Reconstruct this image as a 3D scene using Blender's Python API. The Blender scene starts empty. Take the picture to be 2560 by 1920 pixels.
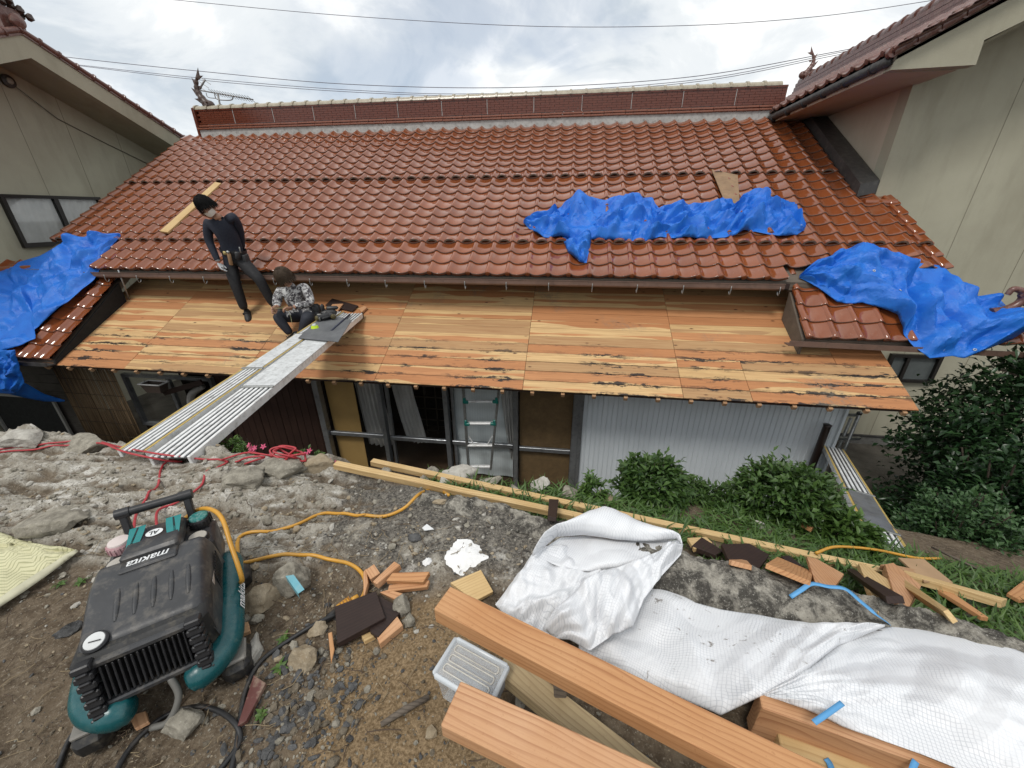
import bpy, bmesh, math, random
import numpy as np
from mathutils import Vector, Matrix, Euler, noise as mnoise
random.seed(7); rng = np.random.default_rng(11)
SC = bpy.context.scene
COL = SC.collection
# ---------------------------------------------------------------- camera
F = 962.0                      # focal length in photograph pixels (2560 wide)
CAMZ = 1.5
PITCH, YAW, ROLL = 24.0, 7.75, -0.25
def cam_axes():
    p, y, r = (math.radians(a) for a in (PITCH, YAW, ROLL))
    f = np.array([-math.sin(y)*math.cos(p), math.cos(y)*math.cos(p), -math.sin(p)])
    rt = np.array([math.cos(y), math.sin(y), 0.0]); up = np.cross(rt, f)
    return f, math.cos(r)*rt+math.sin(r)*up, -math.sin(r)*rt+math.cos(r)*up
CF, CR, CU = cam_axes()
cd = bpy.data.cameras.new('camera'); cam = bpy.data.objects.new('camera', cd); COL.objects.link(cam)
cd.sensor_fit = 'HORIZONTAL'; cd.sensor_width = 36.0; cd.lens = 36.0*F/2560.0
cd.clip_start = 0.02; cd.clip_end = 2000
cam.matrix_world = Matrix(((CR[0], CU[0], -CF[0], 0), (CR[1], CU[1], -CF[1], 0), (CR[2], CU[2], -CF[2], CAMZ), (0, 0, 0, 1)))
SC.camera = cam
SC.render.engine = 'CYCLES'
SC.cycles.use_denoising = True
SC.cycles.max_bounces = 6; SC.cycles.diffuse_bounces = 3; SC.cycles.glossy_bounces = 3
SC.cycles.transmission_bounces = 4; SC.cycles.transparent_max_bounces = 8
SC.cycles.caustics_reflective = False; SC.cycles.caustics_refractive = False
# ---------------------------------------------------------------- world: cloudy daylight sky
SUN_EL, SUN_AZ = 58.0, 205.0      # azimuth: the direction the light comes from, clockwise from +Y
W = bpy.data.worlds.new('World'); SC.world = W; W.use_nodes = True
wt = W.node_tree; wt.nodes.clear()
def wn(t, **k):
    n = wt.nodes.new(t)
    for a, b in k.items(): setattr(n, a, b)
    return n
wo = wn('ShaderNodeOutputWorld'); bg = wn('ShaderNodeBackground'); bg.inputs[1].default_value = 0.1
sky = wn('ShaderNodeTexSky', sky_type='NISHITA', sun_disc=False)
sky.sun_elevation = math.radians(SUN_EL); sky.sun_rotation = math.radians(SUN_AZ); sky.air_density = 1.0; sky.dust_density = 1.5
tc = wn('ShaderNodeTexCoord'); sx = wn('ShaderNodeSeparateXYZ'); wt.links.new(tc.outputs['Generated'], sx.inputs[0])
def wm(op, a, b=None, c=None):
    n = wn('ShaderNodeMath', operation=op)
    for i, v in enumerate((a, b, c)):
        if v is None: continue
        if isinstance(v, (int, float)): n.inputs[i].default_value = v
        else: wt.links.new(v, n.inputs[i])
    return n.outputs[0]
den = wm('ADD', wm('MAXIMUM', sx.outputs[2], 0.0), 0.28)
cx = wn('ShaderNodeCombineXYZ'); wt.links.new(wm('DIVIDE', sx.outputs[0], den), cx.inputs[0]); wt.links.new(wm('DIVIDE', sx.outputs[1], den), cx.inputs[1]); cx.inputs[2].default_value = 3.7
def wnoise(scale, detail, rough, dist, off):
    mp = wn('ShaderNodeMapping'); mp.inputs['Location'].default_value = off; wt.links.new(cx.outputs[0], mp.inputs[0])
    n = wn('ShaderNodeTexNoise'); n.inputs['Scale'].default_value = scale; n.inputs['Detail'].default_value = detail
    n.inputs['Roughness'].default_value = rough; n.inputs['Distortion'].default_value = dist
    wt.links.new(mp.outputs[0], n.inputs['Vector']); return n.outputs['Fac']
def wramp(f, stops):
    r = wn('ShaderNodeValToRGB'); r.color_ramp.interpolation = 'EASE'
    while len(r.color_ramp.elements) < len(stops): r.color_ramp.elements.new(0.5)
    for e, (p, c) in zip(r.color_ramp.elements, stops): e.position = p; e.color = (c, c, c, 1) if isinstance(c, (int, float)) else (*c, 1)
    wt.links.new(f, r.inputs[0]); return r.outputs[0]
def wmix(f, a, b):
    n = wn('ShaderNodeMix', data_type='RGBA')
    for s, v in ((n.inputs[0], f), (n.inputs[6], a), (n.inputs[7], b)):
        if hasattr(v, 'is_output'): wt.links.new(v, s)
        else: s.default_value = v
    return n.outputs[2]
cover = wramp(wnoise(1.15, 9, 0.55, 0.35, (0.3, 0.6, 0)), ((0.30, 0.55), (0.52, 1.0)))
shade = wramp(wnoise(1.9, 10, 0.56, 0.5, (4.2, 1.3, 0)), ((0.34, (5.0, 5.5, 5.95)), (0.46, (6.6, 6.9, 7.1)), (0.57, (8.6, 8.65, 8.55))))
wt.links.new(wmix(cover, sky.outputs[0], shade), bg.inputs[0]); wt.links.new(bg.outputs[0], wo.inputs[0])
W.cycles.sampling_method = 'MANUAL'; W.cycles.sample_map_resolution = 512
# ---------------------------------------------------------------- sun, veiled by cloud
sl = bpy.data.lights.new('sun', 'SUN'); sl.energy = 1.3; sl.angle = math.radians(14); sl.color = (1.0, 0.96, 0.90)
so = bpy.data.objects.new('sun', sl); COL.objects.link(so)
_a, _e = math.radians(SUN_AZ), math.radians(SUN_EL)
so.rotation_euler = Vector((math.sin(_a)*math.cos(_e), math.cos(_a)*math.cos(_e), math.sin(_e))).to_track_quat('Z', 'Y').to_euler()
# ---------------------------------------------------------------- exposure
vs = SC.view_settings; vs.view_transform = 'Standard'; vs.look = 'None'; vs.exposure = 0.42; vs.gamma = 1.0; vs.use_curve_mapping = False
# ---------------------------------------------------------------- measuring helpers: photograph pixel -> point of the place
def ray(x, y): return CF+CR*((x-1280)/F)-CU*((y-960)/F)
C0 = np.array([0, 0, CAMZ])
def at_z(x, y, z): r = ray(x, y); return r*((z-CAMZ)/r[2])+C0
def at_y(x, y, Y): r = ray(x, y); return r*(Y/r[1])+C0
def at_x(x, y, X): r = ray(x, y); return r*(X/r[0])+C0
def at_slope(x, y, Y0, z0, s):          # plane z = z0 + s (Y-Y0)
    r = ray(x, y); t = (z0-CAMZ-s*Y0)/(r[2]-s*r[1]); return r*t+C0
# ---------------------------------------------------------------- numpy noise
def _hash(ix, iy, s):
    h = (ix.astype(np.int64)*374761393+iy.astype(np.int64)*668265263+s*974634777) & 0xffffffff
    h = ((h ^ (h >> 13))*1274126177) & 0xffffffff
    return ((h ^ (h >> 16)) & 0xffff)/65535.0
def vnoise(x, y, s=0):
    ix, iy = np.floor(x), np.floor(y); fx, fy = x-ix, y-iy
    fx = fx*fx*(3-2*fx); fy = fy*fy*(3-2*fy)
    a = _hash(ix, iy, s); b = _hash(ix+1, iy, s); c = _hash(ix, iy+1, s); d = _hash(ix+1, iy+1, s)
    return (a+(b-a)*fx)*(1-fy)+(c+(d-c)*fx)*fy
def fbm(x, y, o=5, s=0, g=0.5):
    v, a, t = 0, 1, 0
    for i in range(o):
        v = v+a*vnoise(x*2**i+17.3*i, y*2**i-9.1*i, s+i); t += a; a *= g
    return v/t
def smooth(a, b, x): t = np.clip((x-a)/(b-a), 0, 1); return t*t*(3-2*t)
# ---------------------------------------------------------------- mesh builder
WL = {}                                   # world location of every empty / part
class MB:
    def __init__(s): s.v = []; s.f = []; s.m = []; s.k = 0
    def add(s, vs_, fs, mi=0):
        n = len(s.v); s.v += [tuple(map(float, p)) for p in vs_]; s.f += [tuple(i+n for i in f) for f in fs]; s.m += [mi]*len(fs); return s
    def box(s, c, d, R=None, mi=0, bev=0.0):
        hx, hy, hz = (q/2 for q in d); R = R or Matrix.Identity(3); c = Vector(c)
        if bev <= 0:
            P = [c+R@Vector((x*hx, y*hy, z*hz)) for z in (-1, 1) for y in (-1, 1) for x in (-1, 1)]
            return s.add(P, [(0, 2, 3, 1), (4, 5, 7, 6), (0, 1, 5, 4), (2, 6, 7, 3), (0, 4, 6, 2), (1, 3, 7, 5)], mi)
        b = min(bev, hx*.9, hy*.9, hz*.9); P = []; idx = {}
        for sx_ in (-1, 1):
            for sy in (-1, 1):
                for sz in (-1, 1):
                    for ax in range(3):
                        q = [sx_*hx, sy*hy, sz*hz]
                        for j in range(3):
                            if j != ax: q[j] -= (sx_, sy, sz)[j]*b
                        idx[(sx_, sy, sz, ax)] = len(P); P.append(c+R@Vector(q))
        Fc = []
        for ax in range(3):
            o = [j for j in range(3) if j != ax]
            for sg in (-1, 1):
                ring = []
                for u, w in ((-1, -1), (1, -1), (1, 1), (-1, 1)):
                    k = [0, 0, 0]; k[ax] = sg; k[o[0]] = u; k[o[1]] = w; ring.append(idx[(*k, ax)])
                if (sg > 0) == (ax == 1): ring.reverse()
                Fc.append(tuple(ring))
        for ax in range(3):
            o = [j for j in range(3) if j != ax]
            for u in (-1, 1):
                for w in (-1, 1):
                    def kk(sg, face):
                        k = [0, 0, 0]; k[ax] = sg; k[o[0]] = u; k[o[1]] = w; return idx[(*k, face)]
                    Fc.append((kk(-1, o[0]), kk(1, o[0]), kk(1, o[1]), kk(-1, o[1])))
        for sx_ in (-1, 1):
            for sy in (-1, 1):
                for sz in (-1, 1): Fc.append(tuple(idx[(sx_, sy, sz, a)] for a in range(3)))
        return s.add(P, Fc, mi)
    def bar(s, a, b, w, h, up=(0, 0, 1), mi=0, bev=0.0):       # a box from a to b, w across, h along 'up'
        a, b = Vector(a), Vector(b); x = (b-a); L = x.length; x.normalize(); u = Vector(up)
        y = u.cross(x).normalized(); z = x.cross(y)
        return s.box((a+b)/2, (L, w, h), Matrix((x, y, z)).transposed(), mi, bev)
    def tube(s, pts, r, n=8, mi=0, cap=True):
        P = [Vector(p) for p in pts]; rr = r if hasattr(r, '__len__') else [r]*len(P); V = []
        t0 = (P[1]-P[0]).normalized(); a = Vector((0, 0, 1)) if abs(t0.z) < .9 else Vector((1, 0, 0)); u = t0.cross(a).normalized()
        for i, p in enumerate(P):
            t = (P[min(i+1, len(P)-1)]-P[max(i-1, 0)]).normalized(); u = (u-t*u.dot(t)).normalized(); w = t.cross(u)
            V += [p+(u*math.cos(2*math.pi*k/n)+w*math.sin(2*math.pi*k/n))*rr[i] for k in range(n)]
        Fc = [(i*n+k, i*n+(k+1) % n, (i+1)*n+(k+1) % n, (i+1)*n+k) for i in range(len(P)-1) for k in range(n)]
        if cap: Fc += [tuple(range(n-1, -1, -1)), tuple((len(P)-1)*n+k for k in range(n))]
        return s.add(V, Fc, mi)
    def lathe(s, c, prof, axis=(0, 0, 1), n=24, mi=0):         # prof: (radius, height) pairs
        q = Vector((0, 0, 1)).rotation_difference(Vector(axis)).to_matrix(); c = Vector(c); V = []
        for r, h in prof: V += [c+q@Vector((r*math.cos(2*math.pi*k/n), r*math.sin(2*math.pi*k/n), h)) for k in range(n)]
        Fc = [(i*n+k, i*n+(k+1) % n, (i+1)*n+(k+1) % n, (i+1)*n+k) for i in range(len(prof)-1) for k in range(n)]
        Fc += [tuple(range(n-1, -1, -1)), tuple((len(prof)-1)*n+k for k in range(n))]
        return s.add(V, Fc, mi)
    def prism(s, poly, ext, mi=0):                             # polygon (3-D points) pushed along ext
        n = len(poly); e = Vector(ext); P = [Vector(p) for p in poly]; P += [p+e for p in P]
        return s.add(P, [tuple(range(n-1, -1, -1)), tuple(range(n, 2*n))]+[(i, (i+1) % n, n+(i+1) % n, n+i) for i in range(n)], mi)
    def grid(s, A, mi=0, flip=False):                          # A: (rows, cols, 3)
        r, c = A.shape[:2]; Fc = []
        for i in range(r-1):
            for j in range(c-1):
                q = (i*c+j, i*c+j+1, (i+1)*c+j+1, (i+1)*c+j); Fc.append(q[::-1] if flip else q)
        return s.add(A.reshape(-1, 3), Fc, mi)
    def mesh(s, name, mats, sm=False, ang=None):
        me = bpy.data.meshes.new(name); me.from_pydata(s.v, [], s.f)
        for m in (mats if isinstance(mats, (list, tuple)) else [mats]): me.materials.append(m)
        if any(s.m): me.polygons.foreach_set('material_index', s.m)
        if sm or ang is not None: me.polygons.foreach_set('use_smooth', [True]*len(me.polygons))
        me.update()
        if ang is not None: me.set_sharp_from_angle(angle=math.radians(ang))
        return me
    def build(s, name, mats, parent=None, sm=False, ang=None): return link(name, s.mesh(name, mats, sm, ang), parent)
def link(name, me, parent=None, M=None):
    o = bpy.data.objects.new(name, me); COL.objects.link(o); return put(o, parent, M)
def put(o, parent=None, M=None):
    T = Matrix.Translation(WL[parent.name]) if parent is not None else Matrix.Identity(4)
    if parent is not None: o.parent = parent
    M = M or Matrix.Identity(4); o.matrix_basis = T.inverted()@M
    WL[o.name] = M.translation.copy(); return o
def tag(o, label, cat, group=None):
    o['label'] = label; o['category'] = cat
    if group: o['group'] = group
    return o
def structure(o): o['kind'] = 'structure'; return o
def stuff(o): o['kind'] = 'stuff'; return o
def thing(name, label, cat, loc, group=None):
    o = bpy.data.objects.new(name, None); COL.objects.link(o); o.location = Vector(loc); o.empty_display_size = .1
    WL[o.name] = Vector(loc); return tag(o, label, cat, group)
def raw(name, V, Fc, mats, parent=None, sm=True, mi=None):      # numpy verts, faces (n,3|4)
    me = bpy.data.meshes.new(name); V = np.asarray(V, np.float32); Fc = np.asarray(Fc, np.int32); k = Fc.shape[1]
    me.vertices.add(len(V)); me.vertices.foreach_set('co', V.ravel()); me.loops.add(Fc.size); me.loops.foreach_set('vertex_index', Fc.ravel())
    me.polygons.add(len(Fc)); me.polygons.foreach_set('loop_start', np.arange(0, Fc.size, k, dtype=np.int32))
    for m in (mats if isinstance(mats, (list, tuple)) else [mats]): me.materials.append(m)
    if mi is not None: me.polygons.foreach_set('material_index', np.asarray(mi, np.int32))
    me.polygons.foreach_set('use_smooth', np.full(len(Fc), sm)); me.update(calc_edges=True); me.validate()
    return link(name, me, parent)
def cr(pts, n=8):                                               # Catmull-Rom through points
    P = [np.array(p, float) for p in pts]; P = [2*P[0]-P[1]]+P+[2*P[-1]-P[-2]]; out = []
    for i in range(1, len(P)-2):
        a, b, c, d = P[i-1:i+3]
        for k in range(n):
            t = k/n; out.append(.5*((2*b)+(c-a)*t+(2*a-5*b+4*c-d)*t*t+(3*b-a-3*c+d)*t**3))
    out.append(P[-2]); return out
def rotz(a): return Matrix.Rotation(a, 3, 'Z')
def basis(x, up):
    x = Vector(x).normalized(); y = Vector(up).cross(x).normalized(); return Matrix((x, y, x.cross(y))).transposed()
# ---------------------------------------------------------------- materials
class NT:
    def __init__(s, name, col=(.5, .5, .5), rough=.6, metal=0, spec=.5, coat=0):
        s.m = bpy.data.materials.new(name); s.m.use_nodes = True; s.t = s.m.node_tree; s.b = s.t.nodes['Principled BSDF']
        s.b.inputs['Base Color'].default_value = (*col, 1); s.b.inputs['Roughness'].default_value = rough; s.b.inputs['Metallic'].default_value = metal
        s.b.inputs['Specular IOR Level'].default_value = spec; s.b.inputs['Coat Weight'].default_value = coat; s.b.inputs['Coat Roughness'].default_value = .05
        s._tc = None
    def n(s, ty, **k):
        q = s.t.nodes.new(ty)
        for a, b in k.items(): setattr(q, a, b)
        return q
    def L(s, a, b):
        if hasattr(a, 'is_output'): s.t.links.new(a, b)
        elif isinstance(a, tuple) and len(a) == 3 and b.type == 'RGBA': b.default_value = (*a, 1)
        else: b.default_value = a
    def tc(s, k='Object'):
        if s._tc is None: s._tc = s.n('ShaderNodeTexCoord')
        return s._tc.outputs[k]
    def geo(s): return s.n('ShaderNodeNewGeometry').outputs['Position']
    def rnd(s): return s.n('ShaderNodeObjectInfo').outputs['Random']
    def mp(s, v, sc=(1, 1, 1), loc=(0, 0, 0), rot=(0, 0, 0)):
        q = s.n('ShaderNodeMapping'); s.L(v, q.inputs[0]); s.L(sc, q.inputs['Scale']); s.L(loc, q.inputs['Location']); s.L(rot, q.inputs['Rotation']); return q.outputs[0]
    def noise(s, v, sc=5, det=6, ro=.55, dist=0, out='Fac'):
        q = s.n('ShaderNodeTexNoise'); s.L(v, q.inputs['Vector']); s.L(sc, q.inputs['Scale']); s.L(det, q.inputs['Detail']); s.L(ro, q.inputs['Roughness']); s.L(dist, q.inputs['Distortion']); return q.outputs[out]
    def vor(s, v, sc=5, feat='F1', out='Distance'):
        q = s.n('ShaderNodeTexVoronoi', feature=feat); s.L(v, q.inputs['Vector']); s.L(sc, q.inputs['Scale']); return q.outputs[out]
    def wave(s, v, sc=5, dist=0, det=2, dsc=1, dr='X', ty='BANDS'):
        q = s.n('ShaderNodeTexWave', wave_type=ty, bands_direction=dr) if ty == 'BANDS' else s.n('ShaderNodeTexWave', wave_type=ty, rings_direction=dr)
        s.L(v, q.inputs['Vector']); s.L(sc, q.inputs['Scale']); s.L(dist, q.inputs['Distortion']); s.L(det, q.inputs['Detail']); s.L(dsc, q.inputs['Detail Scale']); return q.outputs['Fac']
    def ramp(s, f, stops, ease='LINEAR'):
        r = s.n('ShaderNodeValToRGB'); r.color_ramp.interpolation = ease
        while len(r.color_ramp.elements) < len(stops): r.color_ramp.elements.new(.5)
        for e, (p, c) in zip(r.color_ramp.elements, stops): e.position = p; e.color = (c, c, c, 1) if isinstance(c, (int, float)) else (*c, 1)
        s.L(f, r.inputs[0]); return r.outputs[0]
    def mix(s, f, a, b, mode='MIX'):
        q = s.n('ShaderNodeMix', data_type='RGBA', blend_type=mode); s.L(f, q.inputs[0]); s.L(a, q.inputs[6]); s.L(b, q.inputs[7]); return q.outputs[2]
    def ma(s, op, a, b=0.0, c=0.0):
        q = s.n('ShaderNodeMath', operation=op); s.L(a, q.inputs[0]); s.L(b, q.inputs[1]); s.L(c, q.inputs[2]); return q.outputs[0]
    def vm(s, op, a, b):
        q = s.n('ShaderNodeVectorMath', operation=op); s.L(a, q.inputs[0]); s.L(b, q.inputs[1]); return q.outputs[0]
    def xyz(s, v): q = s.n('ShaderNodeSeparateXYZ'); s.L(v, q.inputs[0]); return q.outputs
    def comb(s, x=0., y=0., z=0.):
        q = s.n('ShaderNodeCombineXYZ'); s.L(x, q.inputs[0]); s.L(y, q.inputs[1]); s.L(z, q.inputs[2]); return q.outputs[0]
    def bump(s, h, st=.3, d=.01):
        q = s.n('ShaderNodeBump'); s.L(st, q.inputs['Strength']); s.L(d, q.inputs['Distance']); s.L(h, q.inputs['Height']); s.L(q.outputs[0], s.b.inputs['Normal']); return s
    def col(s, v): s.L(v, s.b.inputs['Base Color']); return s
    def rough(s, v): s.L(v, s.b.inputs['Roughness']); return s
def plain(name, col, rough=.6, metal=0, var=.18, sc=9, bump=.08, spec=.5, coat=0, dirt=None):
    t = NT(name, col, rough, metal, spec, coat); v = t.tc()
    f = t.noise(v, sc, 7, .6); c = t.mix(t.ramp(f, ((.3, 1-var), (.7, 1+var*.6))), (0, 0, 0), col, 'MIX')
    c = t.mix(1.0, col, t.ramp(f, ((.3, 1-var), (.72, 1.0))), 'MULTIPLY')
    if dirt: c = t.mix(t.ramp(t.noise(v, sc*2.3, 8, .65), ((.5, 0.), (.72, .7))), c, dirt)
    t.col(c); t.rough(t.ramp(t.noise(v, sc*3, 4), ((.2, max(rough-.12, .03)), (.8, min(rough+.12, 1)))))
    if bump: t.bump(t.noise(v, sc*6, 6, .6), bump, .006)
    return t.m
# ================================================================ SETTING: ground, bank, kerb
def ground_mat():
    t = NT('ground_soil_concrete', rough=.9, spec=.25); P = t.geo()
    a = t.n('ShaderNodeAttribute', attribute_name='mask'); mk = t.xyz(a.outputs['Vector'])     # x: concrete, y: sand, z: dark stain (lichen)
    n1 = t.noise(P, 3.2, 9, .62); n2 = t.noise(P, 26, 8, .68); n3 = t.noise(P, 110, 5, .7); v = t.vor(P, 46)
    soil = t.mix(t.ramp(n1, ((.35, 0.), (.65, 1.))), (.058, .041, .026), (.125, .092, .060))
    soil = t.mix(t.ramp(n2, ((.42, 0.), (.62, 1.))), soil, (.165, .128, .088))
    soil = t.mix(t.ramp(n3, ((.56, 0.), (.66, .75))), soil, (.30, .26, .20))
    soil = t.mix(t.ramp(v, ((.05, .55), (.2, 0.))), soil, (.045, .038, .032))
    sand = t.mix(t.ramp(n3, ((.4, 0.), (.62, 1.))), (.135, .090, .046), (.30, .215, .125))
    con = t.mix(t.ramp(n2, ((.36, 0.), (.64, 1.))), (.27, .245, .20), (.44, .415, .36))
    con = t.mix(t.ramp(t.noise(P, 7.5, 8, .6, .6), ((.46, 0.), (.64, .62))), con, (.20, .168, .125))
    con = t.mix(t.ramp(t.noise(t.mp(P, (3.0, 9.0, 6.), rot=(0, 0, -.35)), 1.4, 10, .72, .4), ((.53, 0.), (.60, .8))), con, (.60, .58, .53))
    con = t.mix(t.ramp(n3, ((.36, .75), (.48, 0.))), con, (.085, .075, .062))
    dark = t.mix(t.ramp(t.noise(P, 60, 6, .75), ((.40, 0.), (.60, 1.))), (.042, .038, .034), (.195, .178, .150))
    dark = t.mix(t.ramp(n3, ((.60, 0.), (.68, .8))), dark, (.42, .40, .36))
    fs = t.ramp(t.ma('ADD', mk[2], t.ma('MULTIPLY', t.ma('SUBTRACT', t.noise(P, 9, 8, .65), .5), 1.6)), ((.42, 0.), (.62, 1.)))
    con = t.mix(fs, con, dark)
    c = t.mix(mk[1], soil, sand); c = t.mix(mk[0], c, con)
    t.col(c)
    h = t.ma('ADD', t.ma('MULTIPLY', n2, .8), t.ma('ADD', t.ma('MULTIPLY', n3, .55), t.ma('MULTIPLY', v, .25)))
    t.bump(h, .85, .014); return t.m
G_MAT = ground_mat()
_cx = np.array([-1.5, -.755, -.637, -.29, .06, .346, .596, 1.12, 1.46, 1.733, 2.6, 4.5]); _cy = np.array([1.90, 1.717, 1.70, 1.623, 1.524, 1.436, 1.402, 1.302, 1.24, 1.132, .90, .45])
_ex = np.array([-9, -4.2, -3.6, -2.9, -2.4, -2.05, -1.78, -1.5, -1.0, -.3, .5, 1.2, 2.0, 3.0, 6]); _ey = np.array([2.05, 1.97, 1.96, 1.93, 1.87, 1.87, 1.90, 2.16, 2.24, 2.22, 2.30, 2.5, 2.7, 2.6, 2.4])
def Yc(x): return np.interp(x, _cx, _cy)
def Ye(x): return np.interp(x, _ex, _ey)
def ground_h(X, Y, fine=True):
    X = np.asarray(X, float); Y = np.asarray(Y, float)
    s = Y-Yc(X); strip = smooth(-1.62, -1.42, X)
    conc = smooth(.96, 1.14, Y+.26*(fbm(X*3, Y*3, 4, 3)-.5)-.12*smooth(-1.5, -.9, X)+.10*smooth(-1.6, -2.4, X)) * (1-smooth(-.02, .04, s)*strip)
    rocky = 1-smooth(-1.25, -.7, X)
    h = .022*(fbm(X*2.2, Y*2.2, 5, 1)-.5)*2
    slope = -.10*np.clip(-X-1.9, 0, 3)*smooth(1.3, 0, Y)*0
    q = fbm(X*1.3+Y*.9, Y*4.5-X*1.1, 5, 21, .55); st = np.floor(q*9)/9+smooth(.55, 1, (q*9) % 1)/9
    h = h+conc*rocky*(.26*(st-.42)+.05*(fbm(X*9, Y*16, 4, 5)-.5)+.055*(np.abs(fbm((X*.97+Y*.24)*2.4, (Y*.97-X*.24)*13, 5, 61, .6)-.5)*2-.25))
    h = h+conc*(1-rocky)*(.03+.03*(fbm(X*5, Y*5, 4, 8)-.5))
    h = h+(1-conc)*(.018*(fbm(X*14, Y*14, 4, 9)-.5))
    if fine: h = h+.010*(fbm(X*38, Y*38, 3, 12)-.5)
    drop = smooth(.0, .09, s)*strip
    h = h*(1-drop*.6)-drop*(.15+.24*np.clip(s, 0, 3)+.05*np.clip(X, 0, 2)*np.clip(s, 0, 3))
    e = Y-Ye(X)-.10*(fbm(X*3.1, Y*0+.5, 4, 31)-.5)*2
    k = smooth(.0, .42, e); h = h*(1-k)+k*(-2.42)
    return h, conc
def terrain():
    xs = np.concatenate([np.linspace(-9, -4.6, 60), np.arange(-4.58, 2.6, .0155), np.linspace(2.62, 6, 60)])
    ys = np.concatenate([np.linspace(-3, .0, 40), np.arange(.02, 2.7, .0155), np.linspace(2.72, 3.6, 14)])
    X, Y = np.meshgrid(xs, ys); h, conc = ground_h(X, Y)
    V = np.stack([X, Y, h], -1).reshape(-1, 3); r, c = X.shape
    i = np.arange(r*c).reshape(r, c); Fc = np.stack([i[:-1, :-1], i[:-1, 1:], i[1:, 1:], i[1:, :-1]], -1).reshape(-1, 4)
    o = raw('ground', V, Fc, G_MAT); me = o.data
    s = Y-Yc(X)
    sand = smooth(.55, .42, np.hypot((X+.42)/.62, (Y-.72)/.75)+.35*(fbm(X*4, Y*4, 4, 41)-.5))
    sand = np.maximum(sand, smooth(.35, .55, X)*smooth(1.0, 1.12, Y)*(s < 0)*(.75+.5*(fbm(X*5, Y*5, 4, 44)-.5))); conc = conc*(1-.8*smooth(.35, .6, X))
    dark = smooth(-1.55, -1.0, X)*smooth(1.0, 1.25, Y)*(.62+.3*smooth(-.35, -.05, s))
    from_ = h.copy()
    for ax in (0, 1):
        acc = np.zeros_like(h)
        for k in range(-5, 6): acc += np.roll(from_, k, ax)
        from_ = acc/11
    conc = np.clip(conc-conc*.95*smooth(.0015, .008, from_-h)*(1-smooth(-1.1, -.6, X))*.9, 0, 1)
    m = np.stack([np.clip(conc, 0, 1), sand, dark], -1).reshape(-1, 3).astype(np.float32)
    at = me.attributes.new('mask', 'FLOAT_VECTOR', 'POINT'); at.data.foreach_set('vector', m.ravel()); return structure(o)
terrain()
def yard():
    t = NT('yard_earth', rough=.95, spec=.2); P = t.geo()
    t.col(t.mix(t.ramp(t.noise(P, 1.4, 8, .65), ((.35, 0.), (.65, 1.))), (.06, .052, .042), (.16, .145, .12))); t.bump(t.noise(P, 20, 7, .7), .6, .02)
    n = 90; a = np.sinh(np.linspace(-5.2, 5.2, n))*3.4; X, Y = np.meshgrid(a, a+4); Z = np.full_like(X, -2.40)+.03*fbm(X*2, Y*2, 3, 2)
    near = (np.hypot(X, Y) < 14); Z = np.where(near, Z, -2.40)
    i = np.arange(n*n).reshape(n, n); Fc = np.stack([i[:-1, :-1], i[:-1, 1:], i[1:, 1:], i[1:, :-1]], -1).reshape(-1, 4)
    return structure(raw('yard_ground', np.stack([X, Y, Z], -1).reshape(-1, 3), Fc, t.m))
yard()
def kerb():
    t = NT('kerb_concrete', rough=.92, spec=.2); P = t.geo()
    n2 = t.noise(P, 30, 8, .7); n3 = t.noise(P, 130, 5, .7); z = t.xyz(P)[2]
    c = t.mix(t.ramp(n2, ((.36, 0.), (.62, 1.))), (.21, .195, .165), (.40, .375, .32))
    c = t.mix(t.ramp(t.noise(P, 13, 9, .72, .3), ((.43, 0.), (.56, .93))), c, (.052, .048, .042))
    c = t.mix(t.ramp(n3, ((.58, 0.), (.66, .85))), c, (.47, .45, .40)); c = t.mix(t.ramp(n3, ((.34, .8), (.42, 0.))), c, (.035, .03, .027))
    t.col(c); t.bump(t.ma('ADD', n2, t.ma('MULTIPLY', n3, .6)), .9, .014)
    xs = np.linspace(-1.02, 3.2, 420); pr = np.array([(.20, -.05), (.155, .0), (.135, .035), (.10, .055), (.05, .062), (.01, .055), (-.025, .02), (-.035, -.10), (-.03, -.26)])
    u = np.linspace(0, 8, 33); po = np.interp(u, range(9), pr[:, 0]); pz = np.interp(u, range(9), pr[:, 1])
    X = np.repeat(xs[:, None], 33, 1); Yb = Yc(xs)[:, None]
    n = fbm(X*6, np.repeat(u[None]*.7, 420, 0), 5, 51)-.5; f = fbm(X*45, np.repeat(u[None]*3.5, 420, 0), 3, 52)-.5; big = fbm(X*1.6, X*0, 3, 55)-.5
    up_k = smooth(-.25, .55, X); Y = Yb-po[None]*(1+.5*big)*(1+.25*up_k)-.05*up_k+.05*n+.016*f; Z = pz[None]*(1+.35*big)*(1+1.1*up_k*(pz[None] > 0))+.045*n+.018*f
    br = smooth(.62, .70, fbm(X*2.3, u[None]*.5+X*0, 3, 57)); Z = Z-.03*br*(pz[None] > 0)
    fade = smooth(-1.02, -.75, X); Z = Z*fade+(1-fade)*(-.12)
    V = np.stack([X, Y, Z], -1).reshape(-1, 3); i = np.arange(420*33).reshape(420, 33)
    Fc = np.stack([i[:-1, :-1], i[1:, :-1], i[1:, 1:], i[:-1, 1:]], -1).reshape(-1, 4)
    o = raw('kerb', V, Fc, t.m); return structure(o)
kerb()
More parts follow.
